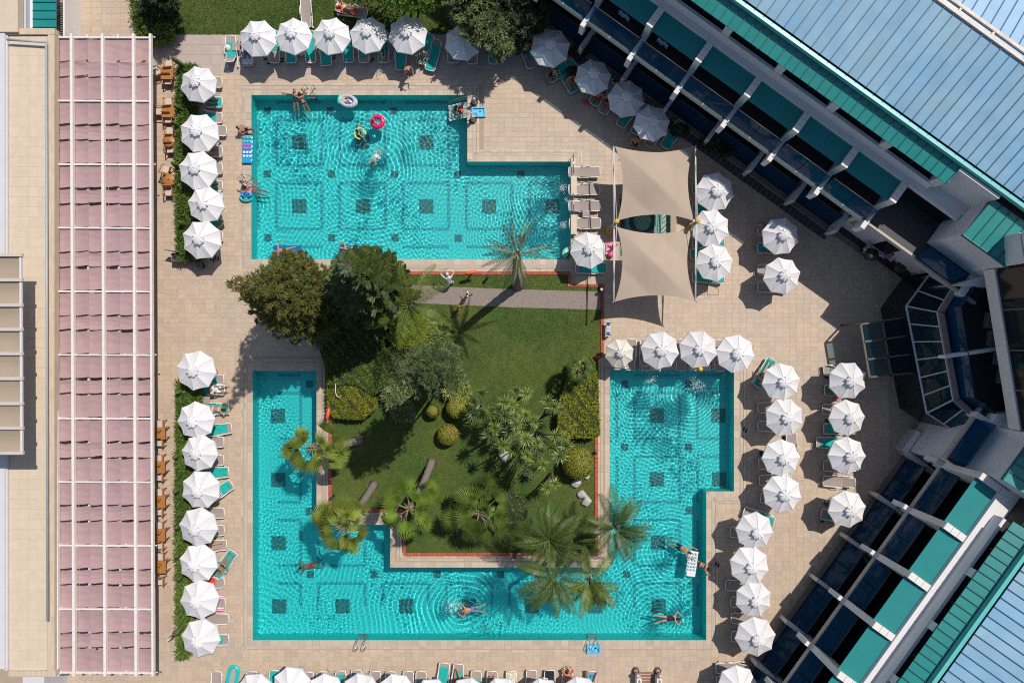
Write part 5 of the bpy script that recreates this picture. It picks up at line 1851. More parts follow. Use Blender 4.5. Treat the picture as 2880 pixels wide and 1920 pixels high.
for x, y, h, lab in CAC:
    b = MB()
    v, f = [], []
    n, rows = 16, 9
    for i in range(rows+1):
        t = i/rows
        rr = .125*(1 if t < .75 else math.sqrt(max(0.0, 1-((t-.75)/.25)**2))+.01)
        for k in range(n):
            a = 2*PI*k/n
            q_ = rr*(1+.14*(1 if k % 2 else -1))
            v.append((q_*math.cos(a)*(1.5 if 'flat' in lab else 1), q_*math.sin(a), h*t))
    for i in range(rows):
        for k in range(n):
            f.append((i*n+k, i*n+(k+1) % n, (i+1)*n+(k+1) % n, (i+1)*n+k))
    b.smooth = True
    b.add(v, f)
    p = P(x+7, y+8, h)
    o = tag(ob('cactus', b, m_cac, None, (p.x, p.y, 0)), lab, 'cactus', 'column cacti in the hedge')
    o.rotation_euler = (rnd.gauss(0, .05), rnd.gauss(0, .05), rnd.uniform(0, 3))
# rocks
for x, y, r, lab in ((1417, 1280, .40, 'large grey rock at the foot of the central yucca'), (1481, 1331, .26, 'pale rock half under the yucca heads'), (1621, 1358, .36, 'white rock just below the largest round bush'), (1648, 1338, .24, 'white rock peeping out behind the largest round bush'),
                    (1638, 1390, .30, 'flat white rock with a dark shadow line'), (1650, 1410, .36, 'pitted grey white rock closest to the brick edging'), (1646, 1276, .24, 'thin white rock against the upper side of the largest round bush')):
    b = MB()
    b.ball((0, 0, 0), r, 12, 8, sz=.7)
    b.v = [(p[0]*(1+.22*math.sin(p[1]*9+r*50)), p[1]*(1+.2*math.sin(p[0]*8+r*31))*.85, p[2]*(1+.2*math.sin(p[0]*7+p[1]*6))) for p in b.v]
    p = P(x, y, .15)
    tag(ob('rock', b, mat('pale_rock', (.42, .39, .37), .9, .3, 6, .5), None, (p.x, p.y, .12), r*20), lab, 'rock', 'rocks in the garden')
# ------------------------------------------------ people
def V3(*a):
    return Vector(a)
def N(*a):
    return Vector(a).normalized()
SKINS = [(.40, .19, .11), (.33, .15, .085), (.46, .25, .16), (.27, .12, .07), (.50, .30, .21)]
m_skin = [mat('skin_tone_%s' % n, c, .5, .08, 5) for n, c in zip(('tan', 'bronze', 'fair', 'brown', 'pale'), SKINS)]
HAIRS = {'black': (.012, .009, .008), 'brown': (.045, .022, .012), 'grey': (.30, .28, .26), 'blond': (.35, .22, .09), 'white': (.7, .68, .64), 'red': (.16, .045, .02)}
def cloth_m(name, c):
    return mat('cloth_'+name, c, .85, .1, 6)
m_eye = mat('eye_dark', (.01, .008, .008), .3, .02)
m_lip = mat('lips', (.32, .09, .07), .5, .05)

def capsule(b, p, q, r0, r1, n=9):
    p, q = Vector(p), Vector(q)
    d = q-p
    L_ = d.length
    if L_ < 1e-5:
        d = Vector((0, 0, 1))
        L_ = 1e-5
    u = d/L_
    r0, r1 = r0*1.07, r1*1.07
    pts, rr = [], []
    for k in (0, .35, .7):
        pts.append(p-u*r0*math.cos(k*PI/2))
        rr.append(max(.004, r0*math.sin(k*PI/2)))
    pts += [p, q]
    rr += [r0, r1]
    for k in (.7, .35, 0):
        pts.append(q+u*r1*math.cos(k*PI/2))
        rr.append(max(.004, r1*math.sin(k*PI/2)))
    b.tube(pts, rr, n)
PCACHE = {}
def build_body(pose, outfit, female, voxel=.021):
    g = pose
    p = Vector(g['pel'])
    sp = N(*g['spine'])
    sd = N(*g['side'])
    fr = sd.cross(sp).normalized()*(1 if not g.get('flip') else -1)   # the way the chest faces
    n = p+sp*.50
    hd = N(*g.get('head', tuple(sp)))
    fc = N(*g.get('face', tuple(fr)))
    fc = (fc-hd*fc.dot(hd)).normalized()
    hs = fc.cross(hd).normalized()
    hc = n+hd*.185
    b = MB()
    bones = []
    def bone(nm, a, c, r0, r1):
        capsule(b, a, c, r0, r1)
        bones.append((nm, Vector(a), Vector(c)))
    w_ = .92 if female else 1.0
    hip = [p+sd*.09, p-sd*.09]
    sh = [n-sp*.05+sd*.185*w_, n-sp*.05-sd*.185*w_]
    bone('pel', hip[0], hip[1], .112 if female else .105, .112 if female else .105)
    bone('torso', p, p+sp*.22, .125, .115 if not female else .10)
    capsule(b, p+sp*.20+sd*.05, p+sp*.40+sd*.085*w_, .10*w_, .105*w_)
    capsule(b, p+sp*.20-sd*.05, p+sp*.40-sd*.085*w_, .10*w_, .105*w_)
    bone('torso', p+sp*.2, p+sp*.44, .11*w_, .10*w_)
    if female:
        for s_ in (-1, 1):
            b.ball(p+sp*.36+fr*.085+sd*.065*s_, .058, 9, 6)
    capsule(b, sh[0], sh[1], .062, .062)
    bone('neck', n-sp*.03, n+hd*.08, .055, .05)
    for k in range(5):
        t = -1+2*k/4
        b.ball(hc+hd*.052*t+fc*(.012*(1-abs(t))), .078+.016*(1-t*t)-(.008 if t < 0 else 0), 10, 7)
    b.ball(hc-fc*.022+hd*.02, .092, 10, 7)
    b.ball(hc+fc*.100-hd*.012, .017, 7, 5)
    b.ball(hc+fc*.062-hd*.078, .036, 8, 5)
    for s_ in (-1, 1):
        b.ball(hc+hs*.084*s_-hd*.008, .022, 7, 5)
    bones.append(('head', hc-hd*.09, hc+hd*.08))
    hands = []
    for i, k in enumerate(('armL', 'armR')):
        d1, d2 = N(*g[k][0]), N(*g[k][1])
        e = sh[i]+d1*.28
        wr = e+d2*.245
        bone('uarm', sh[i], e, .050*w_, .040*w_)
        bone('farm', e, wr, .041*w_, .027*w_)
        bone('hand', wr+d2*.015, wr+d2*.075, .030, .034)
        hands.append((wr, d2, i))
    for i, k in enumerate(('legL', 'legR')):
        d1, d2 = N(*g[k][0]), N(*g[k][1])
        kn = hip[i]+d1*.43
        an = kn+d2*.41
        bone('thigh', hip[i], kn, .088, .056)
        bone('shin', kn, kn+d2*.16, .054, .056)
        bone('shin', kn+d2*.16, an, .056, .036)
        fd = N(*(g[k][2] if len(g[k]) > 2 else tuple((d2*.35+fr*.9))))
        bone('foot', an-fd*.04, an+fd*.15, .037, .028)
    me = b.mesh('person')
    tmp = bpy.data.objects.new('tmp', me)
    COL.objects.link(tmp)
    md = tmp.modifiers.new('r', 'REMESH')
    md.mode = 'VOXEL'
    md.voxel_size = voxel
    md.use_smooth_shade = True
    m2 = tmp.modifiers.new('s', 'SMOOTH')
    m2.factor = .5
    m2.iterations = 3
    bpy.context.view_layer.update()
    dg = bpy.context.evaluated_depsgraph_get()
    out = bpy.data.meshes.new_from_object(tmp.evaluated_get(dg))
    bpy.data.objects.remove(tmp)
    bpy.data.meshes.remove(me)
    nv, nf = len(out.vertices), len(out.polygons)
    V = np.zeros(nv*3)
    out.vertices.foreach_get('co', V)
    V = V.reshape(-1, 3)
    C = np.zeros(nf*3)
    out.polygons.foreach_get('center', C)
    C = C.reshape(-1, 3)
    best = np.full(nf, 1e9)
    bi = np.zeros(nf, int)
    bt = np.zeros(nf)
    for j, (nm, a, c) in enumerate(bones):
        a_, d_ = np.array(a), np.array(c-a)
        t = np.clip(((C-a_)@d_)/max(1e-9, d_@d_), 0, 1)
        ds = np.linalg.norm(C-a_-t[:, None]*d_, axis=1)
        if nm in ('uarm', 'farm', 'thigh'):
            ds = ds*1.12
        k = ds < best
        best[k], bi[k], bt[k] = ds[k], j, t[k]
    names = np.array([x[0] for x in bones])[bi]
    ht = (C-np.array(p))@np.array(sp)
    mi = np.zeros(nf, int)
    body = np.isin(names, ('pel', 'torso', 'neck'))
    if outfit == 'trunks':
        mi[(body & (ht < .09)) | ((names == 'thigh') & (bt < .62))] = 1
    elif outfit == 'briefs':
        mi[(body & (ht < .08)) | ((names == 'thigh') & (bt < .10))] = 1
    elif outfit == 'bikini':
        mi[(body & (ht < .04)) | ((names == 'thigh') & (bt < .03)) | (body & (ht > .31) & (ht < .40))] = 1
    elif outfit == 'onepiece':
        mi[(body & (ht < .43)) | ((names == 'thigh') & (bt < .03))] = 1
    elif outfit == 'shirt':
        mi[(body & (ht < .12)) | ((names == 'thigh') & (bt < .65))] = 1
        mi[(body & (ht >= .12) & (names != 'neck')) | ((names == 'uarm') & (bt < .65))] = 2
    F = [tuple(q.vertices) for q in out.polygons]
    VV = [tuple(v) for v in V]
    bpy.data.meshes.remove(out)
    r = MB()
    r.v, r.f, r.mi, r.sm = VV, F, list(mi), [True]*nf
    for wr, d2, i in hands:
        ax = d2.cross(fr)
        ax = ax.normalized() if ax.length > .1 else d2.cross(sp).normalized()
        nn = ax.cross(d2).normalized()
        for q in range(4):
            o_ = ax*((q-1.5)*.019)
            l_ = (.060, .070, .066, .050)[q]
            a = wr+d2*.075+o_
            r.tube([a, a+d2*(.03+l_*.55)+nn*.004, a+d2*(.03+l_)-nn*.016], [.0095, .0088, .007], 5)
        s_ = 1 if i == 0 else -1
        a = wr+d2*.03+ax*.022*s_
        r.tube([a, a+d2*.030+ax*.032*s_, a+d2*.062+ax*.036*s_], [.012, .0105, .008], 5)
    r.cur = 3
    for s_ in (-1, 1):
        r.ball(hc+fc*.088+hs*.033*s_+hd*.012, .0105, 6, 4)
    r.cur = 4
    r.ball(hc+fc*.087-hd*.048, .016, 8, 4, sz=.4)
    me = r.mesh('person')
    # hair cap
    hb = MB()
    long_ = female
    hb.ball((0, 0, 0), 1, 16, 10)
    vs = []
    for v in hb.v:
        x, y, z = v            # x: face, y: side, z: up
        k = 1.0
        if x > .30 and z < .62:
            k = .72
        if z < -.35 and not (long_ and x < 0):
            k = .72
        a = (.108*x-.018, .096*y, .125*z+.015)
        if long_ and x < .1 and z < 0:
            a = (a[0]*1.0-.01, a[1]*.95, a[2]*1.75)
        vs.append(hc+fc*(a[0]*k)+hs*(a[1]*k)+hd*(a[2]*(k if z < .6 else 1)))
    hb.v = [tuple(v) for v in vs]
    hm = hb.mesh('hair')
    hat = MB()
    M3 = Matrix((hs, fc, hd)).transposed()
    h2 = MB().lathe([(.20, .035), (.205, .042), (.105, .06), (.095, .13), (.05, .155), (.001, .158)], 18)
    hat.add([hc+M3 @ Vector(v) for v in h2.v], h2.f)
    hat.sm = [True]*len(hat.f)
    htm = hat.mesh('hat')
    return me, hm, htm

def person(px, py, z, rz, pose, outfit, female, skin, hair, c1, c2, label, scale=1.0, hat=None, loc=None, water=False, group=None):
    key = (pose, outfit, female)
    if key not in PCACHE:
        PCACHE[key] = build_body(POSES[pose], outfit, female)
    me, hm, htm = PCACHE[key]
    if loc is None:
        loc = P(px, py, z)
    o = bpy.data.objects.new('person', me)
    COL.objects.link(o)
    if not me.materials:
        for _ in range(5):
            me.materials.append(m_skin[0])
    ms = [m_skin[skin], cloth_m(*c1), cloth_m(*(c2 or c1)), m_eye, m_lip]
    for i, m in enumerate(ms):
        o.material_slots[i].link = 'OBJECT'
        o.material_slots[i].material = m
    o.location = loc
    o.rotation_euler = (0, 0, rz)
    o.scale = (scale,)*3
    h = bpy.data.objects.new('hair', hm)
    COL.objects.link(h)
    if not hm.materials:
        hm.materials.append(None)
    h.parent = o
    h.material_slots[0].link = 'OBJECT'
    h.material_slots[0].material = mat('hair_'+hair, HAIRS[hair], .6, .15, 20)
    if hat:
        t = bpy.data.objects.new('hat', htm)
        COL.objects.link(t)
        if not htm.materials:
            htm.materials.append(None)
        t.parent = o
        t.material_slots[0].link = 'OBJECT'
        t.material_slots[0].material = cloth_m(*hat)
    if water:
        for q in [o]+list(o.children):
            q.cycles.is_caustics_receiver = True
    return tag(o, label, 'person', group)
c20, s20 = math.cos(R(20)), math.sin(R(20))
Y_ = (0, 1, 0)
POSES = {
 # lying on a lounger, feet towards +x, pelvis origin
 'lie': dict(pel=(0, 0, 0), spine=(-c20, 0, s20), side=(0, -1, 0), armL=((.75, -.55, -.25), (.95, -.1, 0)), armR=((.75, .55, -.25), (.9, .3, 0)), legL=((1, -.06, -.02), (1, .02, -.03), (.4, 0, .9)), legR=((1, .08, -.02), (1, .0, -.03), (.4, .2, .9)), face=(.35, 0, .94)),
 'lieflat': dict(pel=(0, 0, 0), spine=(-1, 0, .03), side=(0, -1, 0), armL=((.55, -.8, -.1), (.85, .3, .2)), armR=((.6, .8, -.1), (.9, -.1, 0)), legL=((1, -.10, .03), (1, 0, -.05), (.5, -.2, .8)), legR=((1, .10, .03), (1, .02, -.05), (.5, .2, .8)), face=(0, 0, 1)),
 'knee': dict(pel=(0, 0, 0), spine=(-c20, 0, s20), side=(0, -1, 0), armL=((.4, -.7, -.2), (.6, .6, .5)), armR=((-.5, .8, .2), (-.8, -.5, .2)), legL=((.72, -.15, .68), (.62, .05, -.78), (.9, 0, -.1)), legR=((1, .12, 0), (1, .05, -.03), (.4, .2, .9)), face=(.3, 0, .95)),
 'spread': dict(pel=(0, 0, 0), spine=(-c20, 0, s20), side=(0, -1, 0), armL=((.5, -.7, -.2), (.8, .3, .2)), armR=((.5, .7, -.2), (.8, -.3, .2)), legL=((.95, -.30, .02), (.95, -.18, -.1), (.5, -.2, .8)), legR=((.95, .32, .02), (.95, .22, -.1), (.5, .2, .8)), face=(.3, 0, .95)),
 'crossed': dict(pel=(0, 0, 0), spine=(-c20, 0, s20), side=(0, -1, 0), armL=((.5, -.7, -.2), (.8, .3, .2)), armR=((.5, .7, -.2), (.8, -.3, .2)), legL=((.9, -.1, .3), (.85, .45, -.2), (.5, .2, .8)), legR=((.95, .22, .1), (.95, -.12, -.05), (.5, -.2, .8)), face=(.3, 0, .95)),
 'prone': dict(pel=(0, 0, 0), spine=(-1, 0, .04), side=(0, 1, 0), armL=((-.7, .7, -.1), (-.7, -.6, 0)), armR=((-.75, -.65, -.1), (-.5, .8, 0)), legL=((1, .10, -.03), (1, .02, 0), (.9, .1, -.4)), legR=((1, -.08, -.03), (1, -.02, 0), (.9, -.1, -.4)), head=(-1, .1, .1), face=(0, .5, -.85)),
 'sit': dict(pel=(0, 0, 0), spine=(-.28, 0, 1), side=(0, -1, 0), armL=((.35, -.35, -.85), (.8, .35, .15)), armR=((.35, .35, -.85), (.8, -.35, .2)), legL=((1, -.16, -.05), (.12, -.02, -1), (1, -.1, -.15)), legR=((1, .16, -.05), (.15, .02, -1), (1, .1, -.15)), head=(.12, 0, 1), face=(1, 0, -.5)),
 'stoop': dict(pel=(0, 0, 0), spine=(.55, 0, .85), side=(0, -1, 0), armL=((.4, -.3, -.85), (.7, .3, -.1)), armR=((.4, .3, -.85), (.7, -.3, -.1)), legL=((.06, -.06, -1), (-.05, 0, -1), (1, -.1, -.1)), legR=((.18, .08, -1), (-.15, 0, -1), (1, .1, -.1)), head=(.7, 0, .75), face=(.75, 0, -.7)),
 'walk': dict(pel=(0, 0, 0), spine=(.06, 0, 1), side=(0, -1, 0), armL=((.35, -.25, -.9), (.7, 0, -.6)), armR=((-.35, .25, -.9), (-.05, .1, -1)), legL=((-.32, -.04, -.95), (-.5, 0, -.87), (.85, 0, -.5)), legR=((.38, .05, -.92), (.05, 0, -1), (1, .05, -.1)), face=(1, 0, -.1)),
 'dive': dict(pel=(0, 0, 0), spine=(.55, 0, .84), side=(0, -1, 0), armL=((.72, -.62, .45), (.80, .45, .50)), armR=((.72, .62, .45), (.80, -.45, .50)), legL=((.10, -.16, -1), (-.12, -.02, -1), (1, -.1, -.1)), legR=((.10, .16, -1), (-.12, .02, -1), (1, .1, -.1)), head=(.68, 0, .74), face=(.8, 0, -.2)),
 'edge': dict(pel=(0, 0, 0), spine=(-.9, 0, .42), side=(0, -1, 0), armL=((-.1, -1, .12), (-.15, -1, .05)), armR=((-.1, 1, .12), (-.15, 1, .05)), legL=((1, -.1, -.35), (.8, 0, -.6), (.9, 0, -.4)), legR=((1, .12, -.3), (.85, .05, -.5), (.9, 0, -.4)), head=(-.6, 0, .8), face=(.7, 0, .5)),
 'back_edge': dict(pel=(0, 0, 0), spine=(-.85, 0, .5), side=(0, 1, 0), armL=((-.6, .7, .2), (-.9, -.25, .0)), armR=((-.6, -.7, .2), (-.9, .25, .0)), legL=((.9, .08, -.45), (.9, .02, -.5), (.8, 0, -.6)), legR=((.9, -.1, -.45), (.95, -.02, -.4), (.8, 0, -.6)), head=(-.75, 0, .65), face=(-.6, 0, -.5)),
 'upright': dict(pel=(0, 0, 0), spine=(.05, 0, 1), side=(0, -1, 0), armL=((.55, -.75, -.1), (.8, .6, 0)), armR=((.55, .75, -.1), (.8, -.6, 0)), legL=((.25, -.1, -1), (-.3, 0, -1), (.6, 0, -.8)), legR=((.1, .1, -1), (-.4, 0, -1), (.6, 0, -.8)), face=(1, 0, -.2)),
 'swim': dict(pel=(0, 0, 0), spine=(-1, 0, .12), side=(0, 1, 0), armL=((-.55, .85, .05), (-.85, -.5, -.05)), armR=((-.6, -.8, .05), (-.7, .7, -.05)), legL=((1, .14, -.1), (.9, .25, .1), (.9, .2, -.2)), legR=((1, -.14, -.1), (.9, -.25, .1), (.9, -.2, -.2)), head=(-.9, 0, .45), face=(-.6, 0, -.6)),
 'push': dict(pel=(0, 0, 0), spine=(-.85, 0, .5), side=(0, 1, 0), armL=((-.8, .55, .05), (-1, -.1, .0)), armR=((-.8, -.55, .05), (-1, .1, .0)), legL=((1, .1, -.5), (1, .1, -.1), (.8, 0, -.6)), legR=((1, -.1, -.45), (1, -.1, -.1), (.8, 0, -.6)), head=(-.7, 0, .7), face=(-.8, 0, -.3)),
 'star': dict(pel=(0, 0, 0), spine=(-1, 0, .05), side=(0, -1, 0), armL=((-.1, -1, -.05), (.7, -.7, 0)), armR=((.1, 1, -.05), (.75, .65, 0)), legL=((1, -.14, -.03), (1, -.02, -.03), (.6, -.1, .7)), legR=((1, .22, -.03), (1, .15, -.03), (.6, .2, .7)), face=(-.1, 0, 1)),
}
BLK, NAV, PNK, WHT, TEA = ('black', (.012, .012, .014)), ('navy', (.012, .018, .05)), ('pink', (.62, .10, .30)), ('white', (.74, .72, .70)), ('teal', (.01, .25, .28))
RED, BLU, PUR, MINT, YEL, COR, GRY = ('red', (.5, .03, .03)), ('pale_blue', (.16, .25, .45)), ('purple', (.20, .05, .35)), ('mint', (.35, .6, .42)), ('yellow', (.72, .42, .02)), ('coral', (.75, .30, .25)), ('grey', (.2, .2, .21))
def on_bed(key, pose, outfit, fem, skin, hair, c1, c2, label, dx=-.12, dz=.12, flip=False, hat=None, sc=1.0):
    c, a, kd = BED[idx(key)]
    v = c+Vector((math.cos(a), math.sin(a), 0))*dx+Vector((0, 0, .33+dz))
    return person(0, 0, 0, a+(PI if flip else 0), pose, outfit, fem, skin, hair, c1, c2, label, sc, hat, v)
LYG = None
on_bed('woman in pink', 'lie', 'onepiece', True, 1, 'brown', PNK, None, 'woman in a pink swimsuit lying under the topmost hedge parasol')
on_bed('person in dark trunks', 'knee', 'trunks', False, 0, 'brown', NAV, None, 'person in dark trunks with one knee up by the upper hedge')
on_bed('bare feet on a teal', 'lie', 'trunks', False, 0, 'black', GRY, None, 'sunbather whose bare feet reach the end of a teal lounger by the small ladder')
on_bed('pair of legs between', 'crossed', 'trunks', False, 2, 'brown', TEA, None, 'sunbather on the aslant lounger between two hedge parasols')
on_bed('wrapped in a white towel', 'sit', 'shirt', False, 1, 'brown', WHT, WHT, 'man wrapped in a white towel sitting at the foot of a teal lounger', .52, .14)
on_bed('face down by the tree', 'prone', 'bikini', True, 0, 'black', ('rose_white', (.72, .45, .45)), None, 'woman in a pale bikini lying face down beside the tree shadow', -.05, .12)
on_bed('man seated on teal', 'sit', 'trunks', False, 0, 'brown', BLU, None, 'tanned man seated on teal at the lower hedge', .25, .14, True)
on_bed('bent-legged sunbather', 'knee', 'bikini', True, 2, 'brown', BLK, None, 'sunbather with a bent leg at the lower hedge')
on_bed('under the woman in the black', 'lieflat', 'bikini', True, 1, 'blond', BLK, None, 'woman in a black bikini stretched out on the swung-out lounger', -.05, .13)
on_bed('spread legs on teal', 'spread', 'trunks', False, 2, 'brown', TEA, None, 'sunbather with spread legs on teal at the bottom edge')
on_bed('next to the black and white', 'lie', 'trunks', False, 2, 'brown', BLK, None, 'sunbather hidden to the waist beside the black and white sandals')
on_bed('under the crossed legs', 'crossed', 'trunks', False, 1, 'brown', RED, None, 'sunbather with crossed legs on the pulled-forward lounger')
on_bed('straight legs at the', 'lie', 'trunks', False, 0, 'brown', TEA, None, 'sunbather with straight legs held together at the bottom edge')
on_bed('leopard print', 'sit', 'bikini', True, 1, 'brown', GRY, None, 'woman sitting up on the leopard print towel', .3, .14, True)
on_bed('red and yellow towel', 'prone', 'bikini', True, 1, 'brown', PUR, None, 'woman in purple straps lying on the red and yellow towel', .30, .13, True)
on_bed('blue patterned', 'spread', 'trunks', False, 1, 'brown', YEL, None, 'sunbather with raised spread legs on the blue patterned towel', .15, .14)
on_bed('in blue and white by', 'sit', 'shirt', False, 1, 'brown', BLU, ('maroon', (.16, .03, .04)), 'person in maroon seated on the pale blue and white towel', .1, .14)
on_bed('bare legs, right of the fourth', 'lie', 'trunks', False, 0, 'brown', TEA, None, 'sunbather with bare legs between the fourth and fifth lawn parasols', .05)
on_bed('behind the seated man', 'sit', 'trunks', False, 1, 'brown', TEA, None, 'seated man looking down beside the lone full-sun teal lounger', .55, .14)
on_bed('orange-towelled', 'knee', 'bikini', True, 0, 'blond', MINT, None, 'woman in a white hat and mint bikini on the lawn lounger', -.1, .13, hat=WHT)
on_bed('blue shade under the first', 'sit', 'trunks', False, 0, 'brown', TEA, None, 'bare-chested man sitting up in the shade beside the dark tree', -.2, .16)
on_bed('man with the phone', 'sit', 'trunks', False, 0, 'black', BLK, None, 'man bent over a phone at the foot of a shaded teal lounger', .55, .14)
on_bed('beside the black pushchair', 'sit', 'bikini', True, 1, 'black', BLK, None, 'woman leaning forward below the pushchair’s parasol', .35, .14)
on_bed('below the second slanting', 'sit', 'trunks', False, 1, 'black', RED, None, 'seated man under the lower rim of the pushchair’s parasol', .45, .14)
on_bed('woman in black at the third', 'sit', 'onepiece', True, 0, 'brown', BLK, None, 'woman in a black swimsuit under the third slanting parasol', .25, .14)
on_bed('two feet, at the blue', 'spread', 'trunks', False, 1, 'brown', BLK, None, 'sunbather with two feet showing at the blue-tipped parasol')
on_bed('teal covered, at the blue', 'knee', 'bikini', True, 1, 'brown', TEA, None, 'sunbather with one leg showing on teal at the blue-tipped parasol')
on_bed('slanting, under the woman', 'lie', 'bikini', True, 2, 'red', BLK, None, 'woman in sunglasses lying on the slanting teal lounger', -.1, .13)
on_bed('leg hanging over', 'spread', 'trunks', False, 0, 'brown', TEA, None, 'sunbather with a leg over the lounger’s side near the entrance canopy')
on_bed('teal covered, near the entrance', 'sit', 'bikini', True, 1, 'brown', PUR, None, 'person in purple sitting under the tilted parasol', .35, .14)
# standing and walking
person(1143, 190, .86, R(-62), 'stoop', 'trunks', False, 0, 'grey', ('maroon', (.16, .03, .04)), None, 'grey-haired man stooping at the foot of a teal lounger')
person(1786, 402, .50, R(-100), 'sit', 'trunks', False, 0, 'brown', BLK, None, 'crouching tanned person beside the green ball', .95)
person(1316, 828, .66, R(175), 'walk', 'shirt', False, 1, 'black', GRY, WHT, 'child in white walking on the gravel path', .72)
person(1291, 866, .66, R(205), 'walk', 'shirt', False, 1, 'brown', ('khaki', (.2, .15, .08)), YEL, 'child in a yellow shirt stepping from path to lawn', .72)
person(2432, 702, .48, R(-35), 'sit', 'shirt', False, 1, 'grey', NAV, ('pale_shirt', (.45, .5, .6)), 'guest in a pale shirt at the café table by the lobby wall')
person(2486, 716, .48, R(150), 'sit', 'shirt', True, 1, 'brown', WHT, ('magenta', (.45, .07, .40)), 'guest in a magenta top at the café table by the lobby wall')
# in and around the water
W_ = dict(water=True)
person(832, 285, -.12, R(-90), 'edge', 'onepiece', True, 0, 'black', NAV, None, 'woman in a dark swimsuit leaning back against the pool edge with arms spread', .93, **W_)
person(855, 290, -.14, R(-68), 'back_edge', 'bikini', True, 0, 'black', NAV, None, 'swimmer turned to the wall beside the small ladder', .88, **W_)
person(686, 368, .11, 0, 'sit', 'trunks', False, 0, 'brown', NAV, None, 'man in navy trunks sitting on the pool rim with his legs in the water', **W_)
person(976, 288, .16, R(-22), 'lieflat', 'shirt', False, 0, 'brown', ('faded_blue', (.12, .15, .32)), COR, 'child in a coral shirt lying in the oval float', .62, **W_)
person(1052, 345, .0, R(35), 'upright', 'onepiece', True, 1, 'black', ('magenta', (.45, .07, .40)), None, 'dark-haired child inside the pink watermelon ring', .62, **W_)
person(1011, 377, -.45, R(15), 'upright', 'onepiece', True, 0, 'black', BLK, None, 'woman hugging a yellow green foam noodle', **W_)
person(1058, 441, -.02, R(60), 'swim', 'trunks', False, 0, 'black', ('white_stripe', (.6, .62, .68)), None, 'boy with striped armbands swimming below the ring', .66, **W_)
person(1282, 305, -.35, R(-20), 'stoop', 'onepiece', True, 0, 'black', BLK, None, 'woman bending over a child on the pool steps', .95, **W_)
person(1296, 318, -.15, R(150), 'upright', 'shirt', False, 1, 'black', ('red_print', (.5, .06, .08)), ('red_print', (.5, .06, .08)), 'small child with orange armbands on the pool steps', .55, **W_)
person(716, 535, -.2, R(-15), 'back_edge', 'bikini', True, 1, 'black', PNK, None, 'woman resting her elbows on the pool rim above the blue ring', **W_)
person(803, 706, .07, R(3), 'star', 'briefs', False, 0, 'black', BLK, None, 'man in black briefs floating on his back on a clear mattress', **W_)
person(990, 703, .08, R(-8), 'knee', 'trunks', False, 0, 'brown', WHT, None, 'reddened bather on a float half hidden by the araucaria', **W_)
person(1605, 714, -.40, R(180), 'upright', 'trunks', False, 3, 'black', BLK, None, 'bather with a green float in the pool corner beside the flamingo', .95, **W_)
person(1328, 1713, -.04, R(6), 'swim', 'trunks', False, 0, 'red', ('blue_print', (.08, .16, .35)), None, 'red-haired swimmer in blue trunks over a dark floor square', 1.0, **W_)
person(1878, 1738, -.04, R(184), 'swim', 'onepiece', True, 2, 'black', BLK, None, 'swimmer in a black suit in the far corner of the long pool', 1.0, **W_)
person(1912, 1538, -.10, R(158), 'push', 'trunks', False, 0, 'brown', NAV, None, 'man pushing the white air mattress', 1.0, **W_)
person(1968, 1585, -.10, R(158), 'back_edge', 'bikini', True, 0, 'black', BLK, None, 'woman in a black bikini leaning on the pool rim beside the mattress', 1.0, **W_)
person(874, 1588, -.30, R(10), 'swim', 'trunks', False, 3, 'black', RED, None, 'swimmer in the shade under the thick palm’s crown', .9, **W_)
# statue of a diver
o = person(1263, 794, .95, R(97), 'dive', 'trunks', False, 4, 'white', ('statue_shorts', (.20, .27, .38)), None, 'white statue of a diver with raised arms on the strip of lawn', 1.12)
o['category'] = 'statue'
o.name = 'diver_statue'
o.material_slots[0].material = mat('statue_paint', (.55, .52, .49), .7, .08, 5)
o.material_slots[3].material = o.material_slots[4].material = o.material_slots[0].material
o.children[0].material_slots[0].material = o.material_slots[0].material
# ------------------------------------------------ shade sails over the paddling pool
m_sail = mat('tan_sailcloth', (.43, .335, .26), .8, .10, 1.5, .25, (1, .35, 1), trans=.12)
m_steel = mat('white_steel', (.62, .60, .58), .35, .05)
m_galv = mat('galvanised_steel', (.30, .31, .32), .45, .1)
m_yel = mat('yellow_padding', (.62, .36, .02), .6, .1)
def sail(c, zs, label):
    """c: four corner pixels NW, NE, SE, SW; zs their heights"""
    root = thing('shade_sail', label, 'shade sail', P(*c[0], 0), 0, 'tan shade sails over the paddling pool')
    q = [P(x, y, z)-Vector(root.location) for (x, y), z in zip(c, zs)]
    b = MB()
    b.smooth = True
    def fn(u_, v_):
        pu, pv = u_, v_
        cu = .085*4*u_*(1-u_)          # edges scalloped inwards
        cv = .085*4*v_*(1-v_)
        uu = .5+(u_-.5)*(1-2*cv*abs(2*u_-1))
        vv = .5+(v_-.5)*(1-2*cu*abs(2*v_-1))
        p = q[0]*(1-uu)*(1-vv)+q[1]*uu*(1-vv)+q[2]*uu*vv+q[3]*(1-uu)*vv
        d = abs(uu-vv)                  # crease from the first to the third corner
        p.z += .42*max(0, 1-d*2.2)*(1-abs(uu+vv-1)*.9)
        return p
    b.grid(fn, 28, 28)
    ob('sailcloth', b, m_sail, root)
    for a in range(4):
        e = q[a]
        ob('shackle', MB().lathe([(.03, -.04), (.05, 0), (.03, .04)], 8, e+Vector((.08 if a in (0, 3) else -.08, 0, 0))*-1), m_galv, root)
    return root
sail([(1729, 412), (1954, 410), (1952, 622), (1736, 621)], [2.9, 2.3, 2.9, 2.3], 'upper tan shade sail beside the upper pool')
sail([(1734, 638), (1948, 640), (1955, 848), (1728, 849)], [2.9, 2.3, 2.9, 2.3], 'lower tan shade sail ending above the open paving')
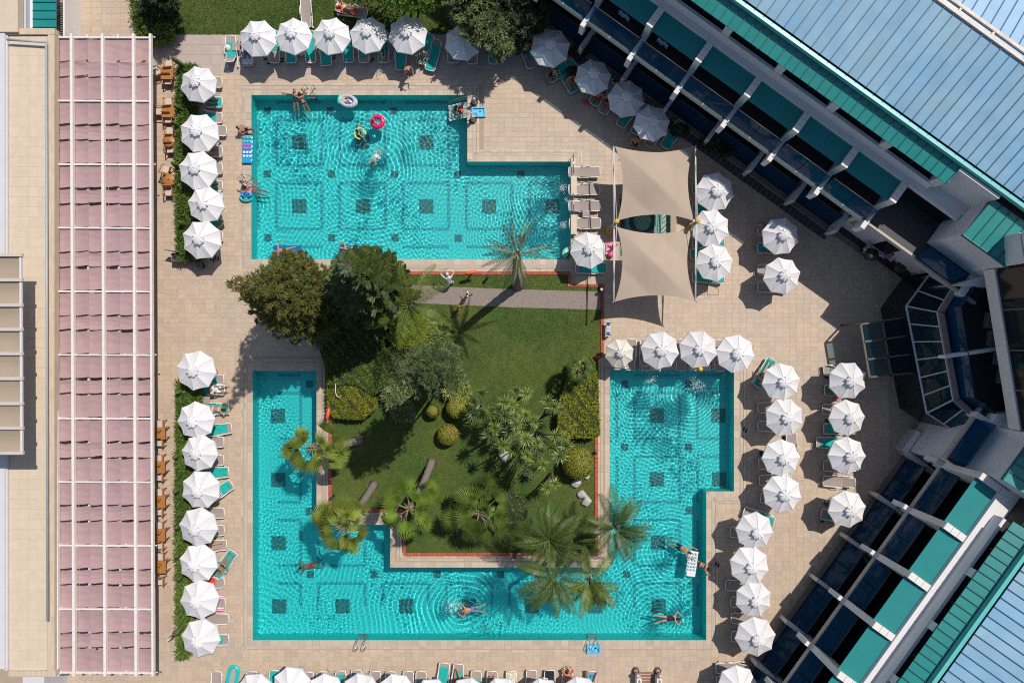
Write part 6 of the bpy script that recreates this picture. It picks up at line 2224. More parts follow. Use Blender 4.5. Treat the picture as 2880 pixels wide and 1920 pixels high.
for x, ym, xb, yb, tx_, lab in ((1726, 622, 1711, 650, 1735, 'left steel mast of the shade sails with its yellow padded foot'), (1956, 621, 1940, 640, 1963, 'right steel mast of the shade sails with a yellow cap')):
    zt = 3.4
    base = P(xb, yb, 0)
    root = thing('sail_mast', lab, 'mast', base, 0, 'steel masts of the shade sails')
    top = P(tx_, ym, zt)-base
    ob('post', MB().tube([(0, 0, 0), top], [.11, .09], 12), m_galv, root)
    ob('cap', MB().lathe([(.12, -.05), (.145, 0), (.12, .05), (.001, .06)], 14, top), m_yel, root)
    ob('padding', MB().lathe([(.20, 0), (.21, .5), (.13, .55)], 14), m_yel, root)
    for yy, zz in ((414, 2.95), (846, 2.95)):
        e = P(x, yy, zz)-base
        h_ = P(x+1, ym, 2.75)-base
        ob('arm', MB().tube([h_, e], .045, 8), m_steel, root)
        ob('stay', MB().tube([top+Vector((0, 0, -.05)), h_.lerp(e, .82)], .018, 6), m_steel, root)

# ------------------------------------------------ teak tables and chairs along the pergola
m_teak = mat('teak', (.36, .15, .042), .5, .22, 5, .1, (1, 6, 1), island=.12)
m_cush = mat('pale_cushion', (.50, .43, .40), .85, .06, 6)
def teak_table(round_=False):
    root = bpy.data.objects.new('teak_table', None)
    COL.objects.link(root)
    if round_:
        ob('top', MB().lathe([(.001, .70), (.37, .70), (.385, .715), (.37, .735), (.001, .735)], 28), m_teak, root)
    else:
        for i in range(8):
            ob('slat', MB().box((-.335+.0957*i, 0, .72), (.088, .75, .03)), m_teak, root)
        fb = MB()
        for sy in (-1, 1):
            fb.box((0, .345*sy, .69), (.74, .05, .04))
        ob('apron', fb, m_teak, root)
    for sx in (-1, 1):
        for sy in (-1, 1):
            r_ = .22 if round_ else .31
            ob('leg', MB().box((r_*sx, r_*sy, .35), (.06, .06, .70)), m_teak, root)
    ob('ashtray', MB().lathe([(.04, .737), (.045, .76), (.02, .75)], 10), mat('dark_metal', (.02, .02, .022), .5, .1), root)
    return root
def teak_chair():
    root = bpy.data.objects.new('teak_armchair', None)
    COL.objects.link(root)
    ob('seat', MB().box((0, 0, .41), (.46, .46, .035)), m_teak, root)
    ob('cushion', MB().box((0, 0, .455), (.42, .42, .05)), m_cush, root)
    for sx in (-1, 1):
        for sy in (-1, 1):
            ob('leg', MB().beam((.22*sx, .23*sy, 0), (.22*sx-(.12 if sx < 0 else 0)*(1), .23*sy, .62 if sx > 0 else .92), .045, .045), m_teak, root)
    for sy in (-1, 1):
        ob('armrest', MB().box((-.02, .27*sy, .64), (.52, .06, .03)), m_teak, root)
    for i in range(8):
        y = -.19+.054*i
        ob('back_slat', MB().beam((-.24, y, .46), (-.34, y, .90), .034, .018), m_teak, root)
    ob('back_rail', MB().beam((-.345, -.25, .91), (-.345, .25, .91), .05, .05), m_teak, root)
    return root
tt, tr_, tc_ = teak_table(), teak_table(True), teak_chair()
TG_, CG_ = 'teak tables beside the pergola', 'teak armchairs beside the pergola'
first = {'s': True, 'r': True, 'c': True}
def put(proto, k, px, py, z, rz, label, cat, grp):
    o = proto if first[k] else dup(proto)
    first[k] = False
    p = P(px, py, z)
    o.location = (p.x, p.y, 0)
    o.rotation_euler = (0, 0, rz)
    tag(o, label, cat, grp)
for x, y, k, lab in ((470, 206, 's', 'square teak table beside the tallest column cactus'), (472, 313, 's', 'square teak table second from the top of the pergola'), (474, 396, 'r', 'round teak table beside the hedge with a chair above it'),
                     (474, 506, 'r', 'round teak table half shaded by a short cactus'), (447, 1218, 's', 'square teak table at the head of the lower row'), (446, 1313, 's', 'square teak table second in the lower row'),
                     (447, 1411, 's', 'square teak table third in the lower row'), (447, 1504, 's', 'square teak table fourth in the lower row'), (449, 1594, 's', 'square teak table last in the lower row')):
    put(tr_ if k == 'r' else tt, k, x, y, .73, rnd.uniform(-.03, .03), lab, 'table', TG_)
for x, y, dg, lab in ((441, 203, -20, 'turned out from the topmost square table'), (477, 180, -95, 'above the topmost square table'), (474, 228, 90, 'below the topmost square table'), (448, 313, 0, 'on the pergola side of the second square table'), (476, 287, -95, 'above the second square table'),
                      (474, 336, 90, 'below the second square table'), (479, 368, -92, 'above the upper round table'), (480, 420, 88, 'below the upper round table'), (468, 477, -70, 'with a grey back above the lower round table'), (475, 541, 90, 'below the lower round table'),
                      (450, 1192, -90, 'above the first lower table'), (448, 1244, 90, 'below the first lower table'), (448, 1289, -90, 'above the second lower table'), (448, 1341, 90, 'below the second lower table'), (449, 1384, -90, 'above the third lower table'),
                      (448, 1438, 90, 'below the third lower table'), (449, 1477, -90, 'above the fourth lower table'), (449, 1533, 90, 'below the fourth lower table'), (451, 1565, -90, 'above the last lower table'), (450, 1634, 90, 'standing alone below the last lower table')):
    put(tc_, 'c', x, y, .45, -R(dg), 'teak armchair with pale cushion '+lab, 'chair', CG_)

# ------------------------------------------------ small furniture, floats and belongings
def lone(name, mb, m, px, py, z, rz, label, cat, grp=None, caustic=False):
    p = P(px, py, z)
    o = ob(name, mb, m, None, p, rz)
    if caustic:
        o.cycles.is_caustics_receiver = True
    return tag(o, label, cat, grp)
def sidetable(px, py, label):
    root = thing('side_table', label, 'side table', P(px, py, .42)*1.0, 0, 'small plastic side tables')
    root.location.z = 0
    ob('top', MB().box((0, 0, .42), (.46, .46, .03)), m_sling, root)
    for sx in (-1, 1):
        for sy in (-1, 1):
            ob('leg', MB().tube([(.19*sx, .19*sy, .41), (.22*sx, .22*sy, 0)], .022, 6), m_frame, root)
for x, y, lab in ((664, 132, 'low brown side table between the straw hat lounger and the first lawn parasol'), (1649, 601, 'low taupe side table between the third and fourth sail-side loungers'), (580, 1124, 'low taupe side table between the white-towelled man and the prone woman'),
                  (570, 303, 'low side table shaded by the topmost hedge parasol')):
    sidetable(x, y, lab)
def sandals(px, py, rz, col, label):
    root = thing('sandals', label, 'sandals', P(px, py, 0), rz, 'sandals left on the paving')
    for sy in (-1, 1):
        ob('sole', MB().lathe([(.001, 0), (.05, 0), (.055, .02), (.05, .035), (.001, .035)], 12, (0.03*sy, .085*sy, 0), 2.5, 1.0), mat('rubber_'+col[0], col[1], .7, .1), root)
        ob('strap', MB().tube([(.05+.03*sy, .085*sy-.05, .02), (.06+.03*sy, .085*sy, .07), (.05+.03*sy, .085*sy+.05, .02)], .014, 5), mat('rubber_strap', (.015, .015, .018), .7, .1), root)
BK, RD_, LB, BR = ('black', (.012, .012, .014)), ('red', (.55, .03, .04)), ('pale', (.45, .40, .38)), ('brown', (.08, .045, .03))
for x, y, a, c, lab in ((613, 263, 1, LB, 'pale patterned sandals below the topmost hedge lounger'), (617, 401, .8, ('navy', (.02, .03, .12)), 'navy flip-flops beside the bare protruding lounger'), (598, 730, 1.4, BK, 'left-hand pair of black slides by the end of the upper hedge'), (610, 726, 1.4, BK, 'black slides nearest the pool by the end of the upper hedge'),
                        (618, 1297+38, 1.0, RD_, 'red sandals above the navy striped towel'), (2322, 1416, 1.5, BK, 'black slides above the lone parasol’s lounger'), (2312, 1461, .3, BK, 'black shoes below the lone parasol’s lounger'), (745, 163, .6, BK, 'black sandals between the first two lawn-side parasols'),
                        (757, 175, .1, BK, 'black sandals beside the taupe lounger of the lawn row'), (793, 170, .1, BK, 'dark single-file sandals right of the taupe lawn-row lounger'), (1046, 170, -.5, BK, 'long black sandals beside the bare-legged sunbather'), (940, 160, .3, ('blue', (.03, .06, .3)), 'blue sandals below the third lawn-side parasol'),
                        (922, 1884, .9, ('monochrome', (.35, .35, .35)), 'black and white sandals at the bottom edge'), (1273, 1902, 1.3, BK, 'dark sandals between the two pulled-forward loungers'), (1310, 1902, .2, BR, 'brown sandals right of the crossed legs'), (2326, 1185, .7, BK, 'black sandals at the second parasol by the conservatory'), (2204, 1233, .2, BK, 'black sandals between two parasols of the column'),
                        (2095, 1203+5, 1.2, BK, 'tiny dark sandals in a parasol’s shadow by the lower pool'), (2017, 1586, 1.2, BK, 'dark sandals behind the bather leaning on the pool edge'), (672, 501, 1.3, LB, 'pale sandals by the small ladder of the upper pool'), (2346, 1229, .4, BK, 'black sandals above the pulled-forward teal lounger')):
    sandals(x, y, a, c, lab)
def bag(px, py, col, label, s=1.0):
    b = MB()
    b.lathe([(.10*s, 0), (.20*s, .03), (.23*s, .14*s), (.17*s, .26*s), (.05*s, .28*s), (.001, .27*s)], 12, (0, 0, 0), 1.2, .8)
    b.tube([(-.15*s, 0, .25*s), (-.08*s, 0, .38*s), (.08*s, 0, .38*s), (.15*s, 0, .25*s)], .014, 5)
    tag(ob('bag', b, mat('bag_'+col[0], col[1], .8, .15, 8), None, P(px, py, 0), rnd.uniform(0, 3)), label, 'bag', 'bags beside the loungers')
bag(606, 1044, ('orange', (.62, .12, .02)), 'orange bag at the rim of the topmost lower-hedge parasol')
bag(852, 152, ('white', (.55, .52, .5)), 'white printed bag between the second and third lawn-side parasols')
bag(527, 194, ('red_orange', (.65, .09, .03)), 'red orange bag at the head of the hedge', .8)
bag(2325, 1058, ('black', (.012, .012, .014)), 'black bag under the tilted parasol', .9)
bag(2143, 1275, ('black', (.012, .012, .014)), 'black bag at the third parasol of the column', .9)
bag(1225, 1907, ('blue_purple', (.06, .04, .25)), 'blue purple bag at the bottom edge', .8)
bag(1647, 290, ('pink', (.55, .05, .12)), 'pink patterned bag under the second slanting parasol', .8)
lone('folded_towel', MB().box((0, 0, .06), (.42, .22, .10)), mat('pink_terry', (.55, .18, .18), .9, .1, 9), 2352, 1121, 0, .1, 'pink folded towel on the paving between two conservatory-side parasols', 'towel')
lone('ball', MB().ball((0, 0, .12), .12, 14, 9), mat('green_rubber', (.18, .42, .16), .4, .1), 1770, 376, 0, 0, 'green ball beside the fourth slanting parasol', 'ball')
lone('ball', MB().ball((0, 0, .13), .16, 14, 9), mat('yellow_rubber', (.75, .45, .02), .4, .05), 1968, 1037, .45, 0, 'yellow ball on the marble block at the head of the lower pool', 'ball')
hb = MB().lathe([(.001, .10), (.09, .10), (.11, .02), (.21, 0), (.215, .012), (.12, .04), (.10, .13), (.001, .14)], 18)
lone('straw_hat', hb, mat('white_straw', (.62, .58, .52), .9, .15, 20), 639, 135, .38, .3, 'white straw hat lying on the crumpled teal towel of the end lounger', 'hat')
# pushchair
pc = thing('pushchair', 'black pushchair parked beside the second slanting parasol', 'pushchair', P(1602, 212, 0), .6)
ob('hood', MB().ball((0, 0, .75), .28, 12, 7, sz=.8), mat('black_nylon', (.012, .012, .014), .8, .1), pc)
ob('seat', MB().box((.25, 0, .5), (.5, .38, .12)), mat('black_nylon', (.012, .012, .014), .8, .1), pc)
ob('handle', MB().tube([(-.2, -.2, .7), (-.55, -.2, 1.0), (-.58, 0, 1.02), (-.55, .2, 1.0), (-.2, .2, .7)], .018, 6), m_black, pc)
for sx, sy in ((-.3, -.24), (-.3, .24), (.45, -.2), (.45, .2)):
    ob('wheel', MB().tube([(sx, sy-.02, .12), (sx, sy+.02, .12)], .12, 12), m_black, pc)
    ob('strut', MB().tube([(sx, sy, .12), (0, sy, .6)], .016, 5), m_black, pc)
# pool floats
def torus(R0, r0, n=36, m=10, sy=1.0):
    b = MB()
    vs = [((R0+r0*math.cos(2*PI*j/m))*math.cos(2*PI*i/n), sy*(R0+r0*math.cos(2*PI*j/m))*math.sin(2*PI*i/n), r0*math.sin(2*PI*j/m)) for i in range(n) for j in range(m)]
    b.smooth = True
    return b.add(vs, [(i*m+j, ((i+1) % n)*m+j, ((i+1) % n)*m+(j+1) % m, i*m+(j+1) % m) for i in range(n) for j in range(m)])
rg_ = thing('watermelon_ring', 'pink watermelon patterned swim ring floating with a child in it', 'swim ring', P(1062, 343, .08))
ob('tube', torus(.32, .155), mat('pink_vinyl', (.62, .010, .12), .25, .04, coat=.4), rg_)
sd_ = MB()
for i in range(22):
    a = 2*PI*i/22
    rr = .28+.10*(i % 2)
    sd_.ball((rr*math.cos(a), rr*math.sin(a), .142), .020, 6, 4)
ob('seeds', sd_, mat('seed_print', (.02, .015, .02), .5, .02), rg_, kind='stuff')
ob('rim_stripe', torus(.475, .012, 36, 5), mat('pale_vinyl', (.62, .6, .62), .3, .03), rg_)
ov = thing('oval_float', 'oval float with a floral print and mint headrest', 'float', P(979, 285, .1), R(-12))
ob('tube', torus(.46, .155, 40, 10, .68), spotted('floral_vinyl', ((.45, .12, .14), (.42, .48, .56)), 9, .25), ov)
ob('base_sheet', MB().lathe([(.001, -.08), (.46, -.08), (.46, -.06), (.001, -.06)], 30, (0, 0, 0), 1, .68), mat('pale_vinyl', (.62, .6, .62), .3, .03), ov)
ob('headrest', MB().lathe([(.001, -.07), (.22, -.05), (.25, .03), (.2, .12), (.001, .15)], 14, (-.50, 0, .05), .62, 1.35), mat('mint_vinyl', (.16, .55, .42), .3, .04), ov)
nd = MB().tube([(.05+.34*math.cos(t_), .34*math.sin(t_), .02) for t_ in [PI*.1+k*PI*1.6/12 for k in range(13)]], .048, 8)
lone('foam_noodle', nd, spotted('noodle_foam', ((.10, .42, .12), (.62, .66, .12)), 6, .3), 1011, 375, .03, -.6, 'yellow green foam noodle wrapped round a bather', 'pool noodle')
def mattress(name, px, py, rz, L_, W_, m, mp, label, rows, z=.09):
    root = thing(name, label, 'air mattress', P(px, py, z), rz)
    b = MB()
    b.smooth = True
    b.grid(lambda u_, v_: ((u_-.5)*L_, (v_-.5)*W_, .03+.045*abs(math.sin(PI*u_*rows))*abs(math.sin(PI*v_*3))**.5), rows*4, 12)
    b.box((0, 0, -.02), (L_, W_, .07))
    ob('bed', b, m, root)
    ob('pillow', MB().box((L_/2-.14, 0, .06), (.26, W_*.9, .10)), m, root)
    for i in range(rows):
        for j in range(3):
            c = MB().lathe([(.045, .076), (.075, .082), (.078, .09), (.05, .094)], 10, ((i+.5-rows/2)*(L_-.34)/rows-.15, (j-1)*W_*.30, 0))
            ob('pocket', c, mp[i % len(mp)], root)
    return root
pkw = mat('pocket_white', (.62, .70, .74), .3, .03)
mattress('air_mattress', 696, 421, R(-91), 1.72, .62, mat('blue_vinyl', (.02, .30, .58), .25, .05, coat=.4), [mat('pocket_green', (.10, .5, .35), .3, .03), mat('pocket_green', (.10, .5, .35), .3, .03), mat('pocket_pink', (.55, .06, .42), .3, .03), mat('pocket_pink', (.55, .06, .42), .3, .03), pkw, pkw],
         'blue air mattress with coloured pockets lying over the pool rim', 6, .10)
mattress('air_mattress', 1946, 1584, R(-98), 1.55, .60, mat('white_vinyl', (.66, .68, .70), .25, .05, coat=.4), [mat('pocket_clear', (.40, .52, .55), .3, .05)], 'white air mattress with round pockets in the narrow pool end', 6, .03)
mattress('air_mattress', 808, 706, 0, 1.75, .72, glass('clear_blue_vinyl', (.45, .80, .95), .35, (.02, .25, .55), .1), [glass('clear_blue_vinyl', (.45, .80, .95), .35, (.02, .25, .55), .1)], 'clear blue mattress under the floating man', 5, -.01)
mattress('air_mattress', 990, 705, R(-6), 1.6, .68, glass('clear_blue_vinyl', (.45, .80, .95), .35, (.02, .25, .55), .1), [glass('clear_blue_vinyl', (.45, .80, .95), .35, (.02, .25, .55), .1)], 'clear mattress half hidden by the araucaria', 5, -.01)
lone('swim_ring', torus(.30, .12, 32, 10, .62), mat('aqua_vinyl', (.01, .50, .48), .25, .04, coat=.4), 692, 557, .12, -.1, 'aqua swim ring lying half over the pool rim', 'swim ring')
lone('swim_ring', torus(.26, .10, 32, 10, .5), mat('royal_blue_vinyl', (.01, .20, .62), .25, .04, coat=.4), 693, 548, .33, -.1, 'royal blue swim ring stacked on the aqua one', 'swim ring')
td = MB()
td.smooth = True
loop = [(.28*math.cos(t_), .28*math.sin(t_)+.55) for t_ in [PI*k/10 for k in range(11)]]+[(-.28, 0), (-.28, -.5)]
td.tube([(x, y, .12) for x, y in [(.28, -.5), (.28, 0)]+loop], .12, 10)
it = thing('inflatable_lilo', 'teal inflatable lounge bed cut by the bottom edge', 'inflatable', P(655, 1908, 0), R(-12))
ob('tube', td, mat('teal_vinyl', (.01, .46, .44), .25, .05, coat=.4), it)
ob('net', MB().box((0, -.05, .10), (.42, 1.1, .02)), mat('grey_net', (.32, .30, .30), .8, .1), it)
fl = thing('inflatable_flamingo', 'pink inflatable flamingo behind the parasol at the pool corner', 'inflatable', P(1712, 702, 0), .3)
ob('body', torus(.30, .16, 30, 10), mat('flamingo_pink', (.66, .16, .30), .3, .05, coat=.3), fl)
ob('neck', MB().tube([(.35, .1, .2), (.45, .1, .55), (.30, .1, .80), (.15, .1, .7)], [.10, .08, .07, .06], 8), mat('flamingo_hot_pink', (.70, .07, .24), .3, .05, coat=.3), fl)
ob('wing', MB().ball((0, -.35, .25), .2, 10, 6, sz=.6), mat('flamingo_hot_pink', (.70, .07, .24), .3, .05, coat=.3), fl)
gf_ = thing('body_board', 'mint green float held in the pool corner', 'float', P(1590, 712, .02), 1.3)
ob('board', MB().lathe([(.001, -.04), (.25, -.04), (.28, 0), (.25, .05), (.001, .05)], 16, (0, 0, 0), 1.3, .8), mat('mint_vinyl', (.16, .55, .42), .3, .04), gf_)
ob('edge', torus(.30, .045, 26, 8, .75), m_black, gf_)
for px, py, col, lab in ((1004, 372, 0, ''),):
    pass
for i, (px, py, w_) in enumerate(((1054, 427, 'upper'), (1066, 444, 'lower'))):
    lone('armband', torus(.07, .045, 18, 8), striped('armband_stripes', ((.02, .03, .10), (.7, .7, .72)), 5), px, py, .06, 0, 'striped armband on the '+w_+' arm of the swimming boy', 'armband', 'armbands')
lone('armband', torus(.07, .05, 18, 8), mat('orange_vinyl', (.75, .09, .03), .3, .04), 1301, 312, .25, 0, 'orange armband on the small child at the pool steps', 'armband')

# ladders, steps, footbaths
m_inox = mat('stainless_steel', (.42, .40, .38), .28, .06, metal=.8)
def ladder(px, py, rz, label, depth=.9):
    root = thing('pool_ladder', label, 'ladder', P(px, py, 0), rz, 'stainless ladders of the pools')
    for sy in (-1, 1):
        y = .24*sy
        ob('rail', MB().tube([(-.42, y, 0), (-.46, y, .45), (-.36, y, .72), (-.15, y, .74), (.06, y, .5), (.10, y, 0), (.10, y, -depth)], .024, 7), m_inox, root)
        ob('foot_flange', MB().lathe([(.06, 0), (.06, .02), (.03, .03)], 10, (-.42, y, 0)), m_inox, root)
    for k in range(3):
        ob('rung', MB().box((.10, 0, -.22-.27*k), (.09, .46, .03)), m_inox, root)
    for q in root.children:
        q.cycles.is_caustics_receiver = True
ladder(876, 268, R(-90), 'stainless ladder at the top edge beside the swimmers')
ladder(707, 510, 0, 'stainless ladder at the left edge of the upper pool')
ladder(1018, 1799, R(90), 'stainless ladder at the bottom edge of the long pool')
ladder(1667, 1799, R(90), 'stainless ladder behind the blue footbath of the long pool')
def footbath(px, py, rz, wx, wy, label):
    root = thing('footbath', label, 'footbath', P(px, py, 0), rz, 'blue footbaths beside the pools')
    m = mat('footbath_blue', (.10, .42, .66), .4, .05)
    ob('tray', MB().box((0, 0, .02), (wx-.1, wy-.1, .04)), mat('footbath_water_blue', (.14, .52, .72), .12, .05), root)
    rim = MB()
    for s_ in (-1, 1):
        rim.box((0, s_*(wy/2-.04), .07), (wx, .08, .14))
        rim.box((s_*(wx/2-.04), 0, .069), (.08, wy-.16, .138))
    ob('rim', rim, m, root)
    ob('drain', MB().lathe([(.05, .041), (.05, .05), (.001, .05)], 10, (.1, .05, 0)), mat('dark_metal', (.02, .02, .022), .5, .1), root)
footbath(1346, 317, R(2), .86, .62, 'blue footbath beside the steps of the upper pool')
footbath(1669, 1822, R(0), .86, .60, 'blue footbath below the long pool')
st = thing('pool_steps', 'steel handrail steps at the right end of the upper pool', 'pool steps', P(1314, 308, 0))
for k in range(5):
    ob('tread', MB().box((-.15-.24*k, 0, -.12-.20*k), (.22, 1.0, .04)), mat('step_white', (.55, .58, .58), .5, .1), st)
for sy in (-.52, .52):
    ob('handrail', MB().tube([(-1.2, sy, -.9), (-1.2, sy, -.15), (0, sy, .85), (.62, sy, .85), (.62, sy, 0)], .026, 7), m_inox, st)
    ob('lower_rail', MB().tube([(-1.1, sy+.02, -.4), (0, sy+.02, .45), (.60, sy+.02, .45)], .02, 6), m_inox, st)
for q in st.children:
    q.cycles.is_caustics_receiver = True
def lantern(px, py, label, red=True, h=.95):
    root = thing('lighthouse_lamp', label, 'lamp', P(px, py, 0), 0, 'lighthouse shaped garden lamps')
    ob('base', MB().lathe([(.24, 0), (.24, .10), (.16, .12)], 6), mat('brown_iron', (.07, .035, .03), .6, .15), root)
    prof_ = [(.13, .12), (.12, .3), (.11, .31), (.10, .5), (.095, .51), (.09, h*.75)]
    ob('tower', MB().lathe(prof_[:2], 10), mat('lamp_white', (.6, .57, .55), .5, .05), root)
    ob('red_band', MB().lathe([(.118, .3), (.10, .5)], 10), mat('lamp_red' if red else 'lamp_grey', (.42, .04, .05) if red else (.2, .2, .22), .5, .05), root)
    ob('lamp_house', MB().lathe([(.10, .5), (.085, .72), (.13, .74), (.001, h*.92)], 8), mat('lamp_white', (.6, .57, .55), .5, .05), root)
lantern(1334, 290, 'red and white lighthouse lamp above the blue footbath')
lantern(1330, 339, 'dark lighthouse lamp below the blue footbath', False)
lantern(1787, 1884, 'left lighthouse lamp at the wooden gangway')
lantern(1849, 1884, 'right lighthouse lamp at the wooden gangway')
lantern(497, 1778, 'red and white lamp tower beside the broad cactus', True, 1.4)
gw = thing('gangway', 'wooden slatted gangway between two pale walls at the bottom edge', 'gangway', P(1820, 1915, 0))
for k in range(8):
    ob('plank', MB().box((0, .55-.19*k, .05), (1.0, .10, .05)), mat('brown_plank', (.22, .12, .09), .7, .2, 6), gw)
for sx in (-.62, .62):
    ob('side_wall', MB().box((sx, -.25, .35), (.30, 1.5, .70)), m_wtop, gw)
    ob('rope_rail', MB().tube([(sx, .45, .75), (sx+.1, .1, 1.0), (sx, -.5, .9)], .03, 6), mat('rope', (.3, .24, .15), .9, .2), gw)
# waterfall blocks and low rails at the pool heads
m_marb = mat('marble_block', (.50, .42, .32), .5, .15, 4)
for x, y, sx, sy, lab in ((1614, 522, .32, 1.14, 'upper marble spout block at the right end of the upper pool'), (1614, 632, .32, 1.14, 'lower marble spout block at the right end of the upper pool'),
                          (1832, 1034, 1.12, .34, 'left marble spout block at the head of the lower pool'), (1968, 1034, 1.32, .34, 'right marble spout block at the head of the lower pool')):
    root = thing('spout_block', lab, 'spout block', P(x, y, .45)-Vector((0, 0, .45)), 0, 'marble spout blocks')
    ob('block', MB().box((0, 0, .22), (sx, sy, .44)), m_marb, root)
    ob('top_slab', MB().box((0, 0, .455), (sx+.04, sy+.04, .03)), m_marb, root)
def lowrail(pts, label):
    root = thing('low_railing', label, 'railing', P(*pts[0], 0), 0, 'low iron railings at the pool heads')
    a, b_ = Vector((0, 0, .62)), P(*pts[1], 0)-P(*pts[0], 0)+Vector((0, 0, .62))
    for z in (.62, .34):
        ob('rail', MB().tube([a+Vector((0, 0, z-.62)), b_+Vector((0, 0, z-.62))], .02, 6), m_inox, root)
    n = max(2, int((b_-a).length/.22))
    for k in range(n+1):
        c = a.lerp(b_, k/n)
        ob('baluster', MB().tube([(c.x, c.y, 0), (c.x, c.y, .62)], .012, 5), m_inox, root)
lowrail(((1611, 440), (1611, 494)), 'low railing above the upper marble spout block')
lowrail(((1611, 549), (1611, 603)), 'low railing between the two marble spout blocks')
lowrail(((1611, 660), (1611, 725)), 'low railing below the lower marble spout block')
lowrail(((1704, 1034), (1797, 1034)), 'low railing beside the ivory parasol')
lowrail(((1866, 1034), (1934, 1034)), 'low railing between the marble blocks of the lower pool')
lowrail(((2000, 1034), (2062, 1034)), 'low railing under the corner parasol of the lower pool')
m_foam = mat('foam', (.72, .80, .80), .7, .05, trans=.2)
for x, y, s_, lab in ((1582, 528, .30, 'white splash below the upper spout block'), (1586, 632, .30, 'white splash below the lower spout block'), (1830, 1066, .34, 'faint splash under the left lower-pool spout'), (1962, 1080, .55, 'broad white splash under the right lower-pool spout'), (1275, 1705, .55, 'churned wake behind the red-haired swimmer'), (1598, 560, .22, 'droplets sparkling beside the upper spout')):
    n = int(220*s_/.3)
    C = np.stack([rng.normal(size=n)*s_*.55, rng.normal(size=n)*s_*.45, np.abs(rng.normal(size=n))*.03], 1)
    o = ob('splash', leaf_cards('splash', C, .035, .9, 1.5), m_foam, None, P(x, y, -.01))
    tag(o, lab, 'splash')
    o['kind'] = 'stuff'
# rescue floats on posts, lamps, signs, hatches
def rescue(px, py, rz, label):
    root = thing('rescue_float', label, 'rescue float', P(px, py, 0), rz, 'orange rescue floats on posts')
    ob('post', MB().tube([(0, 0, 0), (0, 0, .95)], .045, 8), mat('green_post', (.03, .09, .06), .6, .1), root)
    ob('float', MB().lathe([(.02, -.34), (.085, -.28), (.095, 0), (.085, .28), (.02, .34)], 10).__class__().tube([(-.36, 0, 1.02), (-.28, 0, 1.03), (0, 0, 1.04), (.28, 0, 1.03), (.36, 0, 1.02)], [.04, .10, .11, .10, .04], 10), mat('rescue_orange', (.72, .09, .03), .5, .08), root)
    ob('strap', MB().tube([(-.06, -.12, 1.0), (-.05, 0, 1.16), (-.04, .12, 1.0)], .02, 5), mat('yellow_strap', (.7, .4, .03), .6, .05), root)
rescue(1327, 771, R(12), 'orange rescue float on a post between the diver statue and the date palm')
rescue(935, 1158, R(80), 'orange rescue float on a post beside the yellow green hedge')
for x, y, lab in ((1372, 782, 'black bollard lamp left of the date palm'), (1688, 816, 'white topped bollard lamp at the end of the gravel path'), (1688, 880, 'bollard lamp at the lower side of the path’s end'), (940, 1392, 'black bollard lamp on the edging of the left pool arm'), (1447, 1558, 'black bollard lamp under the upright fan palm'), (1672, 1270, 'small lamp on the edging beside the big round bush')):
    root = thing('bollard_lamp', lab, 'lamp', P(x, y, 0), 0, 'low bollard lamps in the garden')
    ob('post', MB().tube([(0, 0, 0), (0, 0, .55)], .06, 8), m_black, root)
    ob('head', MB().ball((0, 0, .6), .10, 10, 6), m_black if 'white' not in lab else mat('opal_glass', (.6, .6, .58), .3, .03), root)
sg = thing('notice_stand', 'low white notice stand with blue panels beside the brick edging', 'sign', P(1709, 925, 0))
ob('top_board', MB().box((-.04, 0, .55), (.26, .92, .04), 0, Matrix.Rotation(R(18), 3, 'Y')), mat('sign_white', (.60, .66, .72), .4, .05), sg)
for k in range(3):
    ob('panel', MB().box((-.04, -.30+.30*k, .585), (.22, .24, .01), 0, Matrix.Rotation(R(18), 3, 'Y')), mat('sign_panel_%s' % ('navy', 'blue', 'dark')[k], ((.03, .05, .13), (.28, .38, .52), (.02, .03, .06))[k], .4, .05), sg)
for sy in (-1, 1):
    ob('leg', MB().box((.08, .38*sy, .27), (.10, .06, .54)), m_black, sg)
for x, y, lab in ((1967, 813, 'shaded floor hatch below the sail-side parasols'), (2005, 813, 'sunlit floor hatch below the sail-side parasols')):
    root = thing('floor_hatch', lab, 'hatch', P(x, y, .004), 0, 'floor hatches in the paving')
    ob('plate', MB().box((0, 0, 0), (.66, .66, .012)), mat('hatch_stone', (.44, .33, .23), .6, .2, 6), root)
    fr_ = MB()
    for s_ in (-1, 1):
        fr_.box((0, .345*s_, 0), (.71, .02, .014))
        fr_.box((.345*s_, 0, 0), (.02, .67, .014))
    ob('frame', fr_, m_black, root)
    ob('handle', MB().box((.20, .04, .008), (.04, .14, .012)), m_black, root)
# towel cabinet and bin under the last upper-hedge parasol
cbn = thing('towel_cabinet', 'dark towel cabinet with an open lid at the end of the upper hedge', 'cabinet', P(520, 727, 0))
ob('body', MB().box((0, 0, .38), (.95, .48, .76)), mat('cabinet_brown', (.20, .13, .10), .7, .15, 5), cbn)
ob('lid', MB().box((-.25, .34, .95), (.95, .05, .5), -.15), mat('cabinet_grey', (.16, .17, .20), .5, .1), cbn)
ob('inside', MB().box((0, 0, .762), (.82, .36, .006)), m_black, cbn)  # flat black sheet on the solid body, shade of an open hollow as colour
bn = thing('waste_bin', 'black round waste bin beside the towel cabinet', 'bin', P(571, 748, 0))
ob('body', MB().lathe([(.15, 0), (.19, .5), (.19, .55)], 14), m_black, bn)
ob('lid', MB().lathe([(.20, .55), (.20, .6), (.1, .66), (.09, .64), (.001, .62)], 14), mat('bin_lid', (.10, .10, .11), .4, .1), bn)
lone('foot_mat', MB().box((0, 0, .01), (1.0, .5, .02)), mat('beige_mat', (.36, .28, .20), .9, .15, 9), 585, 729, 0, 0, 'beige foot mat beside the towel cabinet', 'mat')
